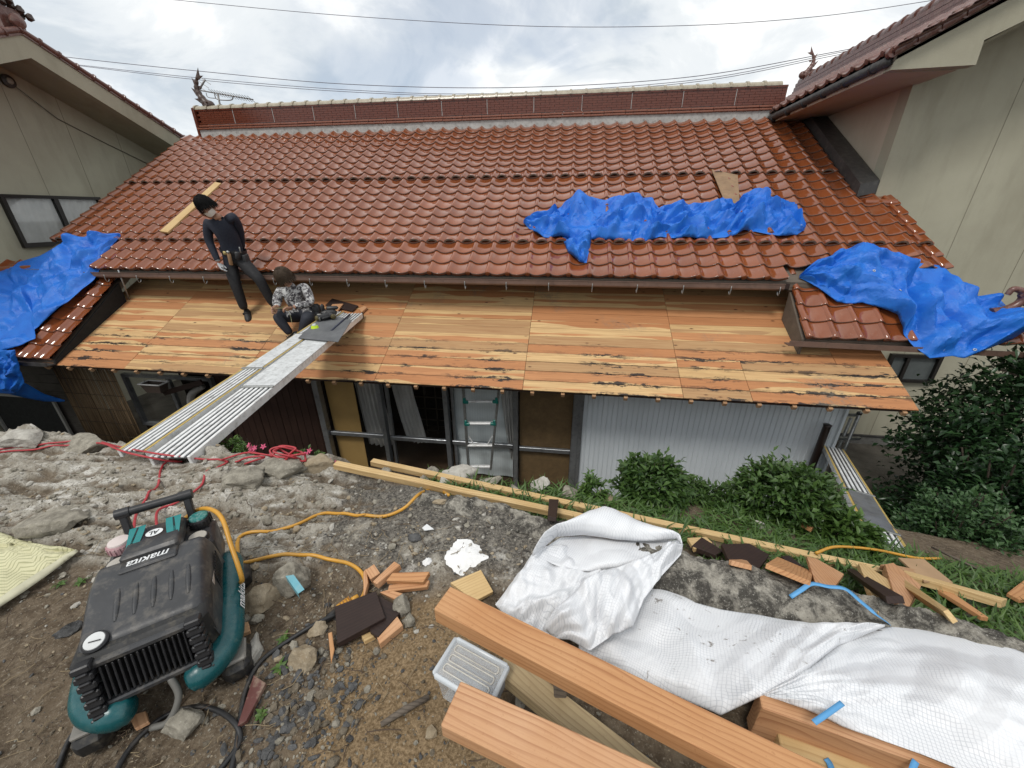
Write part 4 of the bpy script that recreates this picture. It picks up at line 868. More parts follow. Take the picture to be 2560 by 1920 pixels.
top = [(1309, 555), (1350, 543), (1377, 535), (1411, 511), (1445, 494), (1479, 493), (1508, 500), (1567, 498), (1631, 493), (1645, 526), (1690, 518), (1751, 512), (1843, 506), (1858, 485), (1886, 477), (1917, 482), (1919, 503), (1991, 506), (1999, 544), (2010, 572)]
bot = [(1309, 560), (1331, 580), (1360, 594), (1392, 596), (1440, 604), (1474, 601), (1510, 602), (1542, 602), (1622, 604), (1648, 592), (1685, 596), (1742, 598), (1818, 594), (1850, 586), (1886, 579), (1920, 586), (1945, 592), (1970, 592), (1991, 590), (2010, 576)]
tp, P = ribbon('blue_tarpaulin', top, bot, supU, 190, 44, .075, .15, 3, BLUE, .85, .03, .49, freq=(.8, 4.2), nc=9, jit=.005, sharp=30); tag(tp, 'bunched blue tarpaulin lying in a long roll across the glazed tiles', 'tarpaulin', 'blue tarpaulins')
grommets(P, [(38, 5), (8, 182), (22, 184)], tp)
ct, ctP = ribbon('hanging_corner', [(1404, 590), (1420, 633), (1449, 657)], [(1478, 592), (1474, 628), (1467, 658)], supU, 34, 24, .05, .10, 8, BLUE, 1.2, .03, parent=tp, jit=.004, sharp=30)
top = [(1996, 691), (2016, 672), (2037, 655), (2067, 648), (2100, 630), (2135, 618), (2177, 639), (2240, 638), (2291, 657), (2358, 665), (2434, 744), (2502, 752), (2527, 777), (2562, 812)]
bot = [(1998, 695), (2030, 712), (2059, 730), (2092, 756), (2128, 760), (2156, 757), (2200, 770), (2236, 790), (2252, 830), (2282, 865), (2324, 896), (2380, 890), (2409, 897), (2527, 850), (2562, 828)]
tp3, P = ribbon('blue_tarpaulin', top, bot, supR, 180, 80, .09, .15, 17, BLUE, .7, .05, .47, freq=(.6, 4), nc=9, jit=.005, sharp=30); tag(tp3, 'blue tarpaulin heaped over the tiled side roof below the beige wall', 'tarpaulin', 'blue tarpaulins')
grommets(P, [(42, 50), (58, 68), (73, 137), (74, 118), (71, 164), (52, 84)], tp3)
top = [(-70, 690), (-20, 675), (38, 668), (48, 655), (100, 640), (150, 612), (190, 600), (240, 593), (302, 586)]
bot = [(-70, 960), (-10, 890), (60, 860), (90, 846), (84, 826), (120, 800), (205, 724), (236, 700), (302, 590)]
tp1, P = ribbon('blue_tarpaulin', top, bot, supL, 150, 90, .05, .10, 29, BLUE, .6, .04, freq=(.4, 3), prof=1.0, nc=8, jit=.004, sharp=30); tag(tp1, 'blue tarpaulin spread over the tiled corner with a tail hanging below the gutter', 'tarpaulin', 'blue tarpaulins')
def supH(x, y): r_ = at_y(x, y, LS['y']-.16); return r_, np.array([0, -1., 0])
ribbon('hanging_tail', [(-70, 880), (0, 876), (38, 874)], [(-70, 980), (40, 985), (62, 958)], supH, 50, 34, .02, .08, 33, BLUE, 1.0, .02, parent=tp1, jit=.003)
def supT(x, y): Y = np.interp(x, [30, 160], [LS['y']-.15, 4.35]); return at_y(x, y, Y), np.array([0, -1., 0])
ribbon('trailing_tip', [(24, 962), (62, 956), (112, 985), (163, 1000)], [(24, 985), (70, 996), (115, 1004), (162, 1004)], supT, 18, 5, .015, .02, 35, BLUE, 2, .01, parent=tp1, jit=.02)
# ================================================================ boards lying on the roofs
def board(name, pts, th, m, label, cat='board', group=None, sup=None):
    P = [Vector(sup(*p)[0])+Vector(sup(*p)[1])*.01 for p in pts]; n = (P[1]-P[0]).cross(P[2]-P[0]).normalized()
    if n.z < 0: n = -n
    C = sum(P, Vector())/len(P); x = ((P[1]-P[0])+(P[2]-P[3])).normalized() if (P[1]-P[0]).length > (P[2]-P[1]).length else ((P[2]-P[1])+(P[3]-P[0])).normalized(); y = n.cross(x); R = Matrix((x, y, n)).transposed()
    Q = [R.transposed()@(p-C) for p in P]; b = MB(); b.prism([(q.x, q.y, 0) for q in Q], (0, 0, th)); me = b.mesh(name, m); o = link(name, me, None, Matrix.Translation(C)@R.to_4x4()); bv = o.modifiers.new('b', 'BEVEL'); bv.width = .0015; bv.segments = 1; return tag(o, label, cat, group)
board('pine_board', [(541, 460), (556, 463), (424, 586), (404, 583)], .03, PINE, 'long pale board lying aslant on the tiles behind the standing worker', sup=supU)
board('plywood_piece', [(1778, 427), (1843, 441), (1848, 512), (1812, 512)], .014, plain('old_plywood', (.30, .19, .105), .75, var=.35, sc=7, dirt=(.14, .085, .05)), 'worn brown plywood piece sticking out above the rolled tarpaulin', 'plywood', sup=supU)
# ================================================================ the two walkway planks from the bank to the roof
def dk(x, y, o=.0): return Vector(at_slope(x, y, DY, DZ+.012+o, DS))
nA0, nA1 = Vector(at_z(300, 1122, .075)), Vector(at_z(358, 1131, .075)); nB0, nB1 = Vector(at_z(382, 1135, .075)), Vector(at_z(462, 1149, .075))
f0, f1 = dk(826, 777, .10), dk(902, 785, .10); wA = (nA1-nA0).length; wB = (nB1-nB0).length
fd = (f1-f0); fA = f0+fd*.22; fB = f0+fd*.74
wa_ = thing('walkway_plank', 'aluminium walkway with orange edges bridging from the rocky bank to the boards', 'walkway', nA0, 'aluminium walkway planks')
LA = ((nA0+nA1)/2-fA).length
DIRTY = plain('trodden_aluminium', (.70, .72, .72), .45, .12, var=.3, sc=14, dirt=(.22, .21, .20))
PA = walkway(wa_, (nA0+nA1)/2, fA, .20, True, ribs=4, plates=((LA*.40, LA*.70, DIRTY),), cap=False)
wb2 = thing('walkway_plank', 'wide silver walkway with a sliding tread plate, beside the orange-edged one', 'walkway', nB0, 'aluminium walkway planks')
LB = ((nB0+nB1)/2-fB).length
PB = walkway(wb2, (nB0+nB1)/2, fB, .27, False, ribs=5, th=.07, plates=((LB*.30, LB*.79, DIRTY),))
# board and tools lying on the upper end of the walkway
GRAIN = wood('grey_grain_sheet', (.16, .165, .17), (.10, .105, .11), (.04, .042, .045), rings=60, rough=.6)
def wkp(x, y, o=.0):       # onto the walkway's top plane
    n = (PB(1, 0, 0)-PB(0, 0, 0)).cross(PB(0, 1, 0)-PB(0, 0, 0)).normalized(); n = n if n.z > 0 else -n; p0 = PB(0, 0, .012+o); r = Vector(ray(x, y)); c0 = Vector(C0); return c0+r*((p0-c0).dot(n)/r.dot(n)), n
mt = board('grained_sheet', [(746, 848), (812, 786), (880, 803), (846, 858)], .008, GRAIN, 'grey wood-grained sheet lying on the upper end of the walkway under the tools', 'sheet', sup=lambda x, y: wkp(x, y))
supD = lambda x, y: (dk(x, y), Vector((0, -q_, c_)))
board('dark_board', [(815, 766), (832, 749), (897, 767), (882, 781)], .014, DARKW, 'dark brown offcut board lying on the deck beyond the tools', sup=supD)
board('wood_offcut', [(823, 779), (833, 764), (860, 763), (845, 782)], .02, FIR2, 'small pale offcut lying on the dark board beyond the tools', 'offcut', 'loose offcuts on the deck', sup=lambda x, y: (dk(x, y, .02), Vector((0, -q_, c_))))
board('wood_offcut', [(900, 777), (912, 770), (920, 773), (906, 786)], .03, FIR2, 'short pale offcut by the end cap of the walkway', 'offcut', 'loose offcuts on the deck', sup=supD)
board('wood_offcut', [(874, 834), (882, 835), (889, 819), (884, 818)], .015, FIR2, 'tiny pale stick lying loose on the boards near the grained sheet', 'offcut', 'loose offcuts on the deck', sup=supD)
TOOLB = plain('tool_black', (.020, .020, .021), .45, var=.4, sc=30); TOOLG = plain('tool_grey', (.22, .22, .21), .4, .5, var=.4, sc=30)
def nailgun(x, y, ang, label):
    p, n = wkp(x, y, .02); t = thing('nail_gun', label, 'tool', p, 'tools on the walkway'); R = basis(Matrix.Rotation(ang, 3, n)@Vector((1, 0, 0)), n); f = lambda a, b_, c: p+R@Vector((a, b_, c))
    MB().tube([f(-.02, 0, .04), f(.07, 0, .045), f(.12, 0, .045), f(.15, 0, .045)], [.036, .04, .038, .024], 14).build('body', TOOLB, t, ang=40)
    MB().tube([f(.15, 0, .045), f(.165, 0, .04), f(.20, 0, .04)], [.022, .012, .012], 10).build('nose', TOOLG, t, ang=40)
    MB().bar(f(.02, .0, .04), f(.01, .13, .035), .034, .03, n, 0, .01).build('handle', TOOLB, t); MB().bar(f(.17, .02, .03), f(.03, .16, .03), .022, .045, n, 0, .006).build('magazine', TOOLG, t); MB().lathe(f(-.03, 0, .04), [(.02, -.02), (.032, -.012), (.033, .012), (.03, .02)], R.col[0], 14).build('cap', plain('tool_cap', (.10, .08, .03), .45), t, ang=40)
nailgun(800, 802, .9, 'black nail gun with grey magazine lying next to the yellow chalk reel'); nailgun(832, 798, 2.6, 'black nail gun lying across the grained sheet beside the dark bar')
p, n = wkp(822, 782, .05); tb = thing('tool_pouch', 'black cloth tool pouch slumped behind the nail guns on the walkway', 'pouch', p, 'tools on the walkway')
b = MB(); R = basis((1, .3, 0), n); b.box(p, (.20, .10, .09), R, 0, .03); b.build('bag', TOOLB, tb, ang=60); MB().box(p+R@Vector((.05, .02, .06)), (.16, .05, .05), R, 0, .02).build('flap', TOOLB, tb, ang=60); MB().box(p+R@Vector((-.07, 0, .07)), (.05, .08, .10), R, 0, .02).build('side_pocket', TOOLB, tb, ang=60)
a, n = wkp(829, 826, .02); e, _ = wkp(874, 787, .02); tag(MB().tube([a, a+(e-a)*.5, e], .013, 10).build('pry_bar', plain('navy_bar', (.022, .026, .05), .5), None, True), 'straight dark navy bar lying across the grained sheet', 'bar', 'tools on the walkway')
p, n = wkp(788, 823, .0); cr_ = thing('chalk_reel', 'small fluorescent yellow reel standing on the grained sheet', 'reel', p, 'tools on the walkway'); MB().lathe(p, [(.045, 0), (.05, .01), (.036, .045)], n, 18).build('base', plain('fluo_yellow', (.55, .75, .02), .45), cr_, ang=40); MB().lathe(p+n*.045, [(.022, 0), (.026, .006), (.02, .022)], n, 14).build('cap', plain('pale_cap', (.55, .58, .55), .5), cr_, ang=40)
# ================================================================ wires and aerial against the sky
WIRE = plain('wire', (.16, .15, .19), .6, bump=0)
def wire(pts, Y, r, label):
    tag(MB().tube(cr([at_y(x, y, Y) for x, y in pts], 10), r, 6).build('overhead_wire', WIRE, None, True), label, 'wire', 'overhead wires')
wire([(150, -30), (439, 0), (860, 39), (1314, 65), (1710, 64), (2037, 42), (2324, 2), (2500, -30)], 22, .011, 'single thin overhead wire, highest of those above the ridge')
wire([(60, 126), (169, 143), (500, 178), (860, 210), (1272, 219), (1710, 194), (2080, 131), (2250, 95)], 20, .013, 'single overhead wire just above the paired wires over the ridge')
wire([(60, 148), (194, 162), (500, 195), (860, 224), (1209, 234), (1710, 203), (2080, 135), (2250, 98)], 20, .011, 'upper of the two close overhead wires above the ridge')
wire([(60, 150), (194, 164), (500, 200), (860, 229), (1209, 238), (1710, 208), (2080, 140), (2250, 104)], 20, .011, 'lower of the two close overhead wires above the ridge')
an = thing('aerial', 'grey television aerial with comb of short rods behind the ridge ornament', 'aerial', at_y(556, 300, 11)); AE = plain('aerial_metal', (.26, .25, .24), .5, .5)
ay = lambda x, y, d=0: Vector(at_y(x, y, 11+d)); MB().tube([ay(558, 300), ay(544, 234)], .022, 8).build('mast', AE, an, True); MB().tube([ay(500, 226), ay(633, 249)], .014, 8).build('boom', AE, an, True)
MB().tube(cr([ay(536, 234), ay(540, 246), ay(552, 250), ay(578, 250), ay(583, 240)], 5), .012, 6).build('boom_brace', AE, an, True); MB().tube(cr([ay(515, 232), ay(520, 243), ay(540, 246)], 5), .009, 6).build('cable', AE, an, True)
for i in range(15): f = i/14; p = ay(532+96*f, 231+17*f); MB().tube([p+Vector((-.02, -.10, .05)), p+Vector((.02, .10, -.05))], .006, 5).build('element', AE, an)
MB().tube([ay(497, 226), ay(513, 199)], .02, 8).build('reflector_arm', AE, an, True)
for i, (x, y) in enumerate(((511, 200), (506, 209), (501, 218))): MB().tube([ay(x-14, y-9), ay(x+16, y+11)], .007, 5).build('reflector_rod', AE, an)
for i, (x, y) in enumerate(((500, 232), (508, 240), (516, 250))): MB().tube([ay(x-10, y-8), ay(x+14, y+12)], .006, 5).build('reflector_rod', AE, an)
# ================================================================ PEOPLE
def skin(bones, root):
    """bones: list of chains, each a list of (name, pos, radius); equal names are one joint. -> evaluated mesh data"""
    idx, V, R, E = {}, [], [], []
    for ch in bones:
        pv = None
        for nm, p, r in ch:
            if nm not in idx: idx[nm] = len(V); V.append(tuple(p)); R.append(r)
            if pv is not None and (pv, idx[nm]) not in E: E.append((pv, idx[nm]))
            pv = idx[nm]
    me = bpy.data.meshes.new('tmp'); me.from_pydata(V, E, []); o = bpy.data.objects.new('tmp', me); COL.objects.link(o)
    m = o.modifiers.new('s', 'SKIN'); m.branch_smoothing = .6; m.use_smooth_shade = True
    for i, r in enumerate(R): d = me.skin_vertices[0].data[i]; d.radius = r if isinstance(r, tuple) else (r, r); d.use_root = (i == idx[root])
    s = o.modifiers.new('d', 'SUBSURF'); s.levels = 2; s.render_levels = 2
    dg = bpy.context.evaluated_depsgraph_get(); ev = bpy.data.meshes.new_from_object(o.evaluated_get(dg))
    v = np.empty(len(ev.vertices)*3); ev.vertices.foreach_get('co', v); f = [tuple(p.vertices) for p in ev.polygons]
    bpy.data.objects.remove(o); bpy.data.meshes.remove(me); bpy.data.meshes.remove(ev); return v.reshape(-1, 3), f
def ellipsoid(c, r, R, nu=20, nv=14, fn=None):
    V = []
    for i in range(nv+1):
        for j in range(nu):
            t, p = math.pi*i/nv, 2*math.pi*j/nu; q = Vector((math.sin(t)*math.cos(p), math.sin(t)*math.sin(p), math.cos(t)))
            s = fn(q) if fn else 1.0; V.append(Vector(c)+R@Vector((q.x*r[0], q.y*r[1], q.z*r[2]))*s)
    Fc = [(i*nu+j, (i+1)*nu+j, (i+1)*nu+(j+1) % nu, i*nu+(j+1) % nu) for i in range(nv) for j in range(nu)]
    return V, Fc
def head(b, c, fwd, up, mi, s=1.0):
    """head with brow, nose, mouth, chin, ears; local x = right, y = forward, z = up."""
    f = Vector(fwd).normalized(); r = f.cross(Vector(up)).normalized(); u = r.cross(f); R = Matrix((r, f, u)).transposed()
    def fn(q):
        k = 1.0
        if q.z < -.2: k *= 1-.16*min(1, (-q.z-.2)/.8)*(1 if q.y < .3 else .55)
        if q.y > .55: k *= .965
        k += .05*math.exp(-((q.z+.72)**2)/.02)*max(q.y, 0); k -= .05*math.exp(-((q.z-.02)**2)/.012-((abs(q.x)-.36)**2)/.02)*max(q.y, 0)
        return k
    V, Fc = ellipsoid(c, (.073*s, .092*s, .112*s), R, 28, 22, fn); b.add(V, Fc, mi)
    P = lambda x, y, z: Vector(c)+R@Vector((x*s, y*s, z*s))
    b.add([P(-.012, .086, .012), P(.012, .086, .012), P(.019, .082, -.032), P(-.019, .082, -.032), P(0, .094, .02), P(0, .116, -.026)], [(4, 0, 5), (1, 4, 5), (0, 3, 5), (2, 1, 5), (3, 2, 5)], mi)
    for sx_ in (-1, 1): v, fc = ellipsoid(P(sx_*.075, -.005, -.005), (.010*s, .019*s, .032*s), R, 10, 8); b.add(v, fc, mi)
    return R, P
def hair_cap(c, R, s, seed, m, parent, low=-.25, front=.35):
    r = random.Random(seed); b = MB(); nu, nv = 56, 22; V = []
    for i in range(nv+1):
        for j in range(nu):
            p = 2*math.pi*j/nu; fr = max(0, math.sin(p)); zl = low+(front-low)*fr**1.4; zz = 1-(1-zl)*(i/nv); t = math.acos(max(-1, min(1, zz))); q = Vector((math.sin(t)*math.cos(p), math.sin(t)*math.sin(p), math.cos(t)))
            k = 1.06+.03*math.sin(j*2.7+math.sin(i*.7)*2)+.045*r.uniform(-1, 1)*(i/nv); V.append(Vector(c)+R@Vector((q.x*.084*s*k, q.y*.090*s*k-.006, q.z*.104*s*k+.012)))
    b.add(V, [(i*nu+j, (i+1)*nu+j, (i+1)*nu+(j+1) % nu, i*nu+(j+1) % nu) for i in range(nv) for j in range(nu)])
    for k in range(700):   # strands at the rim break the outline
        j = r.randrange(nu); i = r.randrange(0, nv+1) if r.random() < .45 else r.randrange(nv-3, nv+1); p = V[i*nu+j]; o_ = (p-Vector(c)).normalized(); d = (R@Vector((r.uniform(-.3, .3), .35, -1))).normalized(); q = p+o_*.003; w = d.cross(o_).normalized()*.005; b.add([q-w, q+w, q+d*r.uniform(.03, .065)+o_*.010], [(0, 1, 2)])
    return b.build('hair', m, parent, True)
def hand(b, wrist, dirv, palm_n, mi, s=1.0, curl=.5):
    """palm and five fingers; dirv: wrist to knuckles, palm_n: out of the palm's front."""
    d = Vector(dirv).normalized(); n = Vector(palm_n); n = (n-d*n.dot(d)).normalized(); l = d.cross(n); R = Matrix((l, d, n)).transposed(); w = Vector(wrist)
    P = lambda x, y, z: w+R@Vector((x*s, y*s, z*s))
    b.box(P(0, .045, 0), (.078*s, .085*s, .028*s), R, mi, .012*s)
    for x, L in ((-.030, .062), (-.010, .074), (.010, .070), (.030, .055)):
        pts = [P(x, .075, 0)]; a = 0; q = Vector((0, .075, 0))
        for k in range(3): a += curl*(.5+.35*k); st = L*(.42, .33, .25)[k]; q = q+Vector((0, math.cos(a)*st, math.sin(a)*st)); pts.append(P(x, q.y, q.z))
        b.tube(pts, [.0092*s, .0088*s, .008*s, .006*s], 8, mi)
    b.tube([P(-.030, .02, .004), P(-.050, .045, .014), P(-.050, .07, .022), P(-.043, .088, .028)], [.0125*s, .011*s, .010*s, .007*s], 8, mi)
SKINM = plain('skin', (.42, .235, .155), .5, var=.1, sc=20); HAIRB = plain('black_hair', (.004, .0035, .0035), .65, var=.4, sc=60, spec=.12); HAIRG = plain('ash_brown_hair', (.070, .050, .034), .6, var=.5, sc=60, spec=.15)
SHIRTN = plain('navy_shirt', (.012, .016, .030), .8, var=.3, sc=14, bump=.25); TROUSK = plain('black_trousers', (.010, .010, .012), .75, var=.35, sc=12, bump=.25); TROUSN = plain('dark_navy_trousers', (.020, .023, .034), .75, var=.4, sc=10, bump=.25)
GLOVE = plain('grey_glove', (.42, .43, .44), .85, var=.15, sc=30); SHOEM = plain('dark_grey_shoe', (.030, .030, .030), .65, var=.4, sc=20); MASKM = plain('white_mask', (.62, .58, .52), .85, var=.06)
def camo():
    t = NT('grey_camouflage_shirt', rough=.85, spec=.2); v = t.tc(); a = t.noise(v, 19, 4, .6, .7); c = t.ramp(a, ((.40, (.055, .05, .055)), (.47, (.18, .17, .175)), (.53, (.30, .295, .295)), (.58, (.50, .50, .49))), 'CONSTANT'); c = t.mix(t.ramp(t.noise(v, 44, 4, .6, .5), ((.56, 0.), (.59, 1.))), c, (.56, .56, .55)); t.col(c); t.bump(t.noise(v, 12, 4), .3, .02); return t.m
CAMO = camo()
def figure(t, bones, root, regions, mats, extra):
    """regions: function(point) -> material index; extra: MB with head, hands (joined into the one body mesh)"""
    v, f = skin(bones, root); b = MB(); b.add(v, f); b.m = [regions(Vector(np.mean([v[i] for i in q], axis=0))) for q in f]
    n = len(b.v); b.v += extra.v; b.f += [tuple(i+n for i in q) for q in extra.f]; b.m += extra.m
    return b.build('body', mats, t, True)
A_ = lambda x, y, Y: Vector(at_y(x, y, Y))
# ---- standing worker
J = dict(pel=A_(586, 640, 5.12), wai=A_(580, 612, 5.10), che=A_(557, 572, 5.05), nk=A_(549, 548, 5.0), nt=A_(536, 533, 4.95), sl=A_(517, 553, 4.98), sr=A_(583, 538, 5.10), el=A_(522, 602, 4.98), wl=A_(546, 655, 4.93), er=A_(601, 582, 5.22), wr=A_(606, 622, 5.28), hl=A_(573, 652, 5.1), hr=A_(601, 650, 5.14), kl=A_(588, 708, 5.02), kr=A_(648, 698, 5.06))
J['al'] = dk(612, 776, .085); J['ar'] = dk(686, 766, .085)
sw = thing('person', 'person in black long-sleeved shirt standing on the boards, looking down, with tool belt', 'person', dk(640, 790))
bones = [[('pel', J['pel'], (.150, .115)), ('wai', J['wai'], (.140, .105)), ('che', J['che'], (.165, .120)), ('nk', J['nk'], (.075, .07)), ('nt', J['nt'], .05)],
         [('che', J['che'], 0), ('sl', J['sl'], .078), ('el', J['el'], .054), ('wl', J['wl'], .038)], [('che', J['che'], 0), ('sr', J['sr'], .078), ('er', J['er'], .054), ('wr', J['wr'], .038)],
         [('pel', J['pel'], 0), ('hl', J['hl'], .105), ('ul', (J['hl']+J['kl'])/2, .095), ('kl', J['kl'], .074), ('cl', J['kl']*.6+J['al']*.4, .070), ('al', J['al'], .058)], [('pel', J['pel'], 0), ('hr', J['hr'], .105), ('ur', (J['hr']+J['kr'])/2, .095), ('kr', J['kr'], .074), ('cr', J['kr']*.6+J['ar']*.4, .070), ('ar', J['ar'], .058)]]
ex_ = MB(); hc = A_(516, 515, 4.91); Rh, Ph = head(ex_, hc, (.42, -.74, -.46), (-.28, -.50, .80), 2, 1.16)
hand(ex_, J['wl']+Vector((0, 0, -.01)), (J['wl']-J['el']).normalized()+Vector((.35, -.1, -.2)), (1, .2, .1), 3, 1.05, .35); hand(ex_, J['wr'], (-.2, -.2, -.9), (-1, -.3, 0), 2, 1, .5)
def reg_s(p):
    if (p-J['nt']).length < .062 or (p-(J['nt']*.55+J['nk']*.45)).length < .052: return 2
    if (p-J['wl']).length < .035: return 3
    ax = (J['nk']-J['pel']).normalized(); h = (p-J['pel']).dot(ax)
    arm = min((p-J[k]).length for k in ('el', 'er', 'wl', 'wr')) < .12
    return 0 if (h > .085 or arm) else 1
figure(sw, bones, 'pel', reg_s, [SHIRTN, TROUSK, SKINM, GLOVE], ex_); hair_cap(hc, Rh, 1.20, 4, HAIRB, sw, -.42, .22)
b = MB(); n_ = 14; A = np.array([[Ph(.060*math.sin(u)*k, .096*math.cos(u*.8)*1.04+.006*k, -.018-.058*v) for u in np.linspace(-1.25, 1.25, n_)] for v, k in ((0, 1.05), (.35, 1.08), (.7, 1.02), (1, .86))]); b.grid(A.astype(float)); mo = b.build('mask', MASKM, sw, True)
b = MB(); [b.tube([Ph(s*.062, .035, -.03), Ph(s*.080, -.01, .0)], .0025, 5) for s in (-1, 1)]; b.build('mask_strap', MASKM, mo)
def shoe(a, toe, t):
    d = (toe-a); d = (d-Vector((0, -q_, c_))*d.dot(Vector((0, -q_, c_)))).normalized(); n = Vector((0, -q_, c_)); y = n.cross(d); c = a-n*.045
    b = MB(); sec = [(-.085, .030, .075), (-.06, .040, .085), (0, .043, .078), (.06, .047, .062), (.12, .047, .05), (.16, .036, .038), (.178, .014, .022)]; rows = []
    for x, w, h in sec: rows.append([c+d*x+y*(w*math.cos(t_))+n*(-.035+(h if math.sin(t_) > 0 else 0)*math.sin(t_)) for t_ in np.linspace(0, 2*math.pi, 15)])
    b.grid(np.array(rows, float)); b.add(rows[0][:14], [tuple(range(14))]); b.add(rows[-1][:14], [tuple(range(13, -1, -1))]); sh_ = b.build('shoe', SHOEM, t, True); sh_.data.polygons.foreach_set('use_smooth', [True]*len(sh_.data.polygons))
    b = MB(); [b.bar(c+d*x+n*.025-y*.04, c+d*x+n*.025+y*.04, .008, .02, n) for x in (.03, .055)]; b.build('lace', RUBBER, sh_)
shoe(J['al'], J['al']+Vector((.35, -.6, 0)), sw); shoe(J['ar'], J['ar']+Vector((.6, -.35, 0)), sw)
# tool belt with holster and pouches
ax = (J['wai']-J['pel']).normalized(); bc = J['pel']+ax*.075; r0 = Vector((1, .12, 0)); r0 = (r0-ax*r0.dot(ax)).normalized(); f0_ = ax.cross(r0)
b = MB(); ring = [bc+r0*(.166*math.cos(a))+f0_*(.130*math.sin(a)) for a in np.linspace(0, 2*math.pi, 33)]; b.grid(np.array([[p+ax*.028 for p in ring], [p+(p-bc).normalized()*.006+ax*.0 for p in ring], [p-ax*.028 for p in ring]], float)); belt = b.build('tool_belt', BLACK, sw, True)
fr = -f0_ if f0_.y > 0 else f0_
def hang(off, size, m, name, tilt=0): MB().box(bc+off, size, Matrix.Rotation(tilt, 3, 'Y')@basis(r0, ax), 0, .012).build(name, m, belt, ang=50)
LEATH = plain('tan_leather', (.27, .155, .075), .6, var=.3, sc=15)
hang(r0*.03+fr*.150-ax*.075, (.052, .03, .17), LEATH, 'holster'); hang(r0*.03+fr*.157+ax*.025, (.04, .03, .04), STEEL, 'tape_measure'); hang(-r0*.02+fr*.152+ax*.0, (.05, .022, .05), plain('brass_buckle', (.4, .32, .14), .4, .6), 'buckle'); hang(r0*.165+fr*.03-ax*.10, (.08, .11, .17), TOOLB, 'pouch', -.2); hang(r0*.12+fr*.11-ax*.02, (.06, .05, .11), TOOLB, 'pouch'); hang(r0*.14+fr*.07+ax*.05, (.02, .02, .09), STEEL, 'tool_handle')
# ---- crouching worker
J = dict(pel=A_(762, 790, 4.95), wai=A_(752, 768, 4.95), che=A_(735, 742, 4.92), nk=A_(727, 717, 4.86), nt=A_(719, 706, 4.82), sl=A_(699, 725, 4.84), sr=A_(762, 715, 4.93), el=A_(701, 762, 4.70), wl=A_(693, 768, 4.60), er=A_(779, 758, 4.84), wr=A_(733, 768, 4.60), kl=A_(692, 791, 4.60), kr=A_(768, 794, 4.62))
J['hl'] = J['pel']+Vector((-.085, -.02, 0)); J['hr'] = J['pel']+Vector((.085, -.0, 0)); J['al'] = dk(727, 836, .085); J['ar'] = dk(753, 838, .085); J['el'] = (J['sl']+J['wl'])/2+Vector((-.07, .03, -.07))
cw = thing('person', 'person in grey camouflage shirt crouching over a thin cord beside the walkway', 'person', dk(745, 840))
bones = [[('pel', J['pel'], (.155, .13)), ('wai', J['wai'], (.15, .125)), ('che', J['che'], (.175, .13)), ('nk', J['nk'], (.075, .07)), ('nt', J['nt'], .052)],
         [('che', J['che'], 0), ('sl', J['sl'], .080), ('el', J['el'], .060), ('wl', J['wl'], .040)], [('che', J['che'], 0), ('sr', J['sr'], .080), ('er', J['er'], .060), ('wr', J['wr'], .040)],
         [('pel', J['pel'], 0), ('hl', J['hl'], .11), ('ul', (J['hl']+J['kl'])/2, .095), ('kl', J['kl'], .075), ('cl', (J['kl']+J['al'])/2, .065), ('al', J['al'], .05)], [('pel', J['pel'], 0), ('hr', J['hr'], .11), ('ur', (J['hr']+J['kr'])/2, .10), ('kr', J['kr'], .078), ('cr', (J['kr']+J['ar'])/2, .065), ('ar', J['ar'], .05)]]
ex_ = MB(); hc = A_(711, 692, 4.76); Rh, Ph = head(ex_, hc, (.30, -.66, -.62), (-.12, -.66, .70), 2, 1.14)
hand(ex_, J['wl'], (-.1, -.6, -.1), (.9, .1, -.2), 2, 1.05, .75); hand(ex_, J['wr'], (-.8, -.5, -.05), (.1, -.3, -.9), 2, 1.05, .65)
def reg_c(p):
    if (p-J['nt']).length < .058: return 2
    if min((p-J[k]).length for k in ('wl', 'wr')) < .032: return 2
    ax = (J['nk']-J['pel']).normalized(); h = (p-J['pel']).dot(ax)
    if min((p-J[k]).length for k in ('el', 'er', 'sl', 'sr', 'wl', 'wr')) < .105 and (p-J['kl']).length > .10: return 0
    return 0 if h > .12 and (p-J['kl']).length > .12 and (p-J['kr']).length > .14 else 1
figure(cw, bones, 'pel', reg_c, [CAMO, TROUSN, SKINM, GLOVE], ex_); hair_cap(hc, Rh, 1.20, 9, HAIRG, cw, -.55, .10)
shoe(J['al'], J['al']+Vector((-.3, -.6, 0)), cw); shoe(J['ar'], J['ar']+Vector((.1, -.6, 0)), cw)
b = MB(); pb = A_(790, 775, 5.0); b.box(pb, (.12, .12, .17), rotz(.4), 0, .03); b.build('tool_pouch', TOOLB, cw, ang=50); MB().box(pb+Vector((.03, -.05, -.07)), (.09, .07, .12), rotz(.9), 0, .02).build('tool_pouch', TOOLB, cw, ang=50)
hw = J['wr']+Vector((-.08, -.05, -.01)); ln = cr([J['wl']+Vector((0, -.07, 0)), hw, A_(726, 790, 4.58), A_(731, 810, 4.58), dk(747, 833, .01), wkp(788, 822, .03)[0]], 6); tag(MB().tube(ln, .0028, 5).build('chalk_line', plain('pale_cord', (.45, .45, .25), .8), None, True), 'thin pale cord running from the crouching hands to the yellow reel', 'cord')
# ================================================================ FOREGROUND on the bank
def gz(x, y, dz=0.0):                    # pixel -> point on the ground surface, dz above it
    z = 0.0
    for _ in range(14):
        p = at_z(x, y, z+dz); h = float(ground_h(p[0], p[1], False)[0]); k = float(p[1]-Yc(p[0]))
        if p[0] > -1.0 and -.20 < k < .0: h = max(h, .05+.06*float(smooth(-.1, .5, p[0])))
        z = z*.4+h*.6
    return Vector(at_z(x, y, z+dz))
def supG(dz=.0): return lambda x, y: (np.array(gz(x, y, dz)), np.array([0, 0, 1.]))
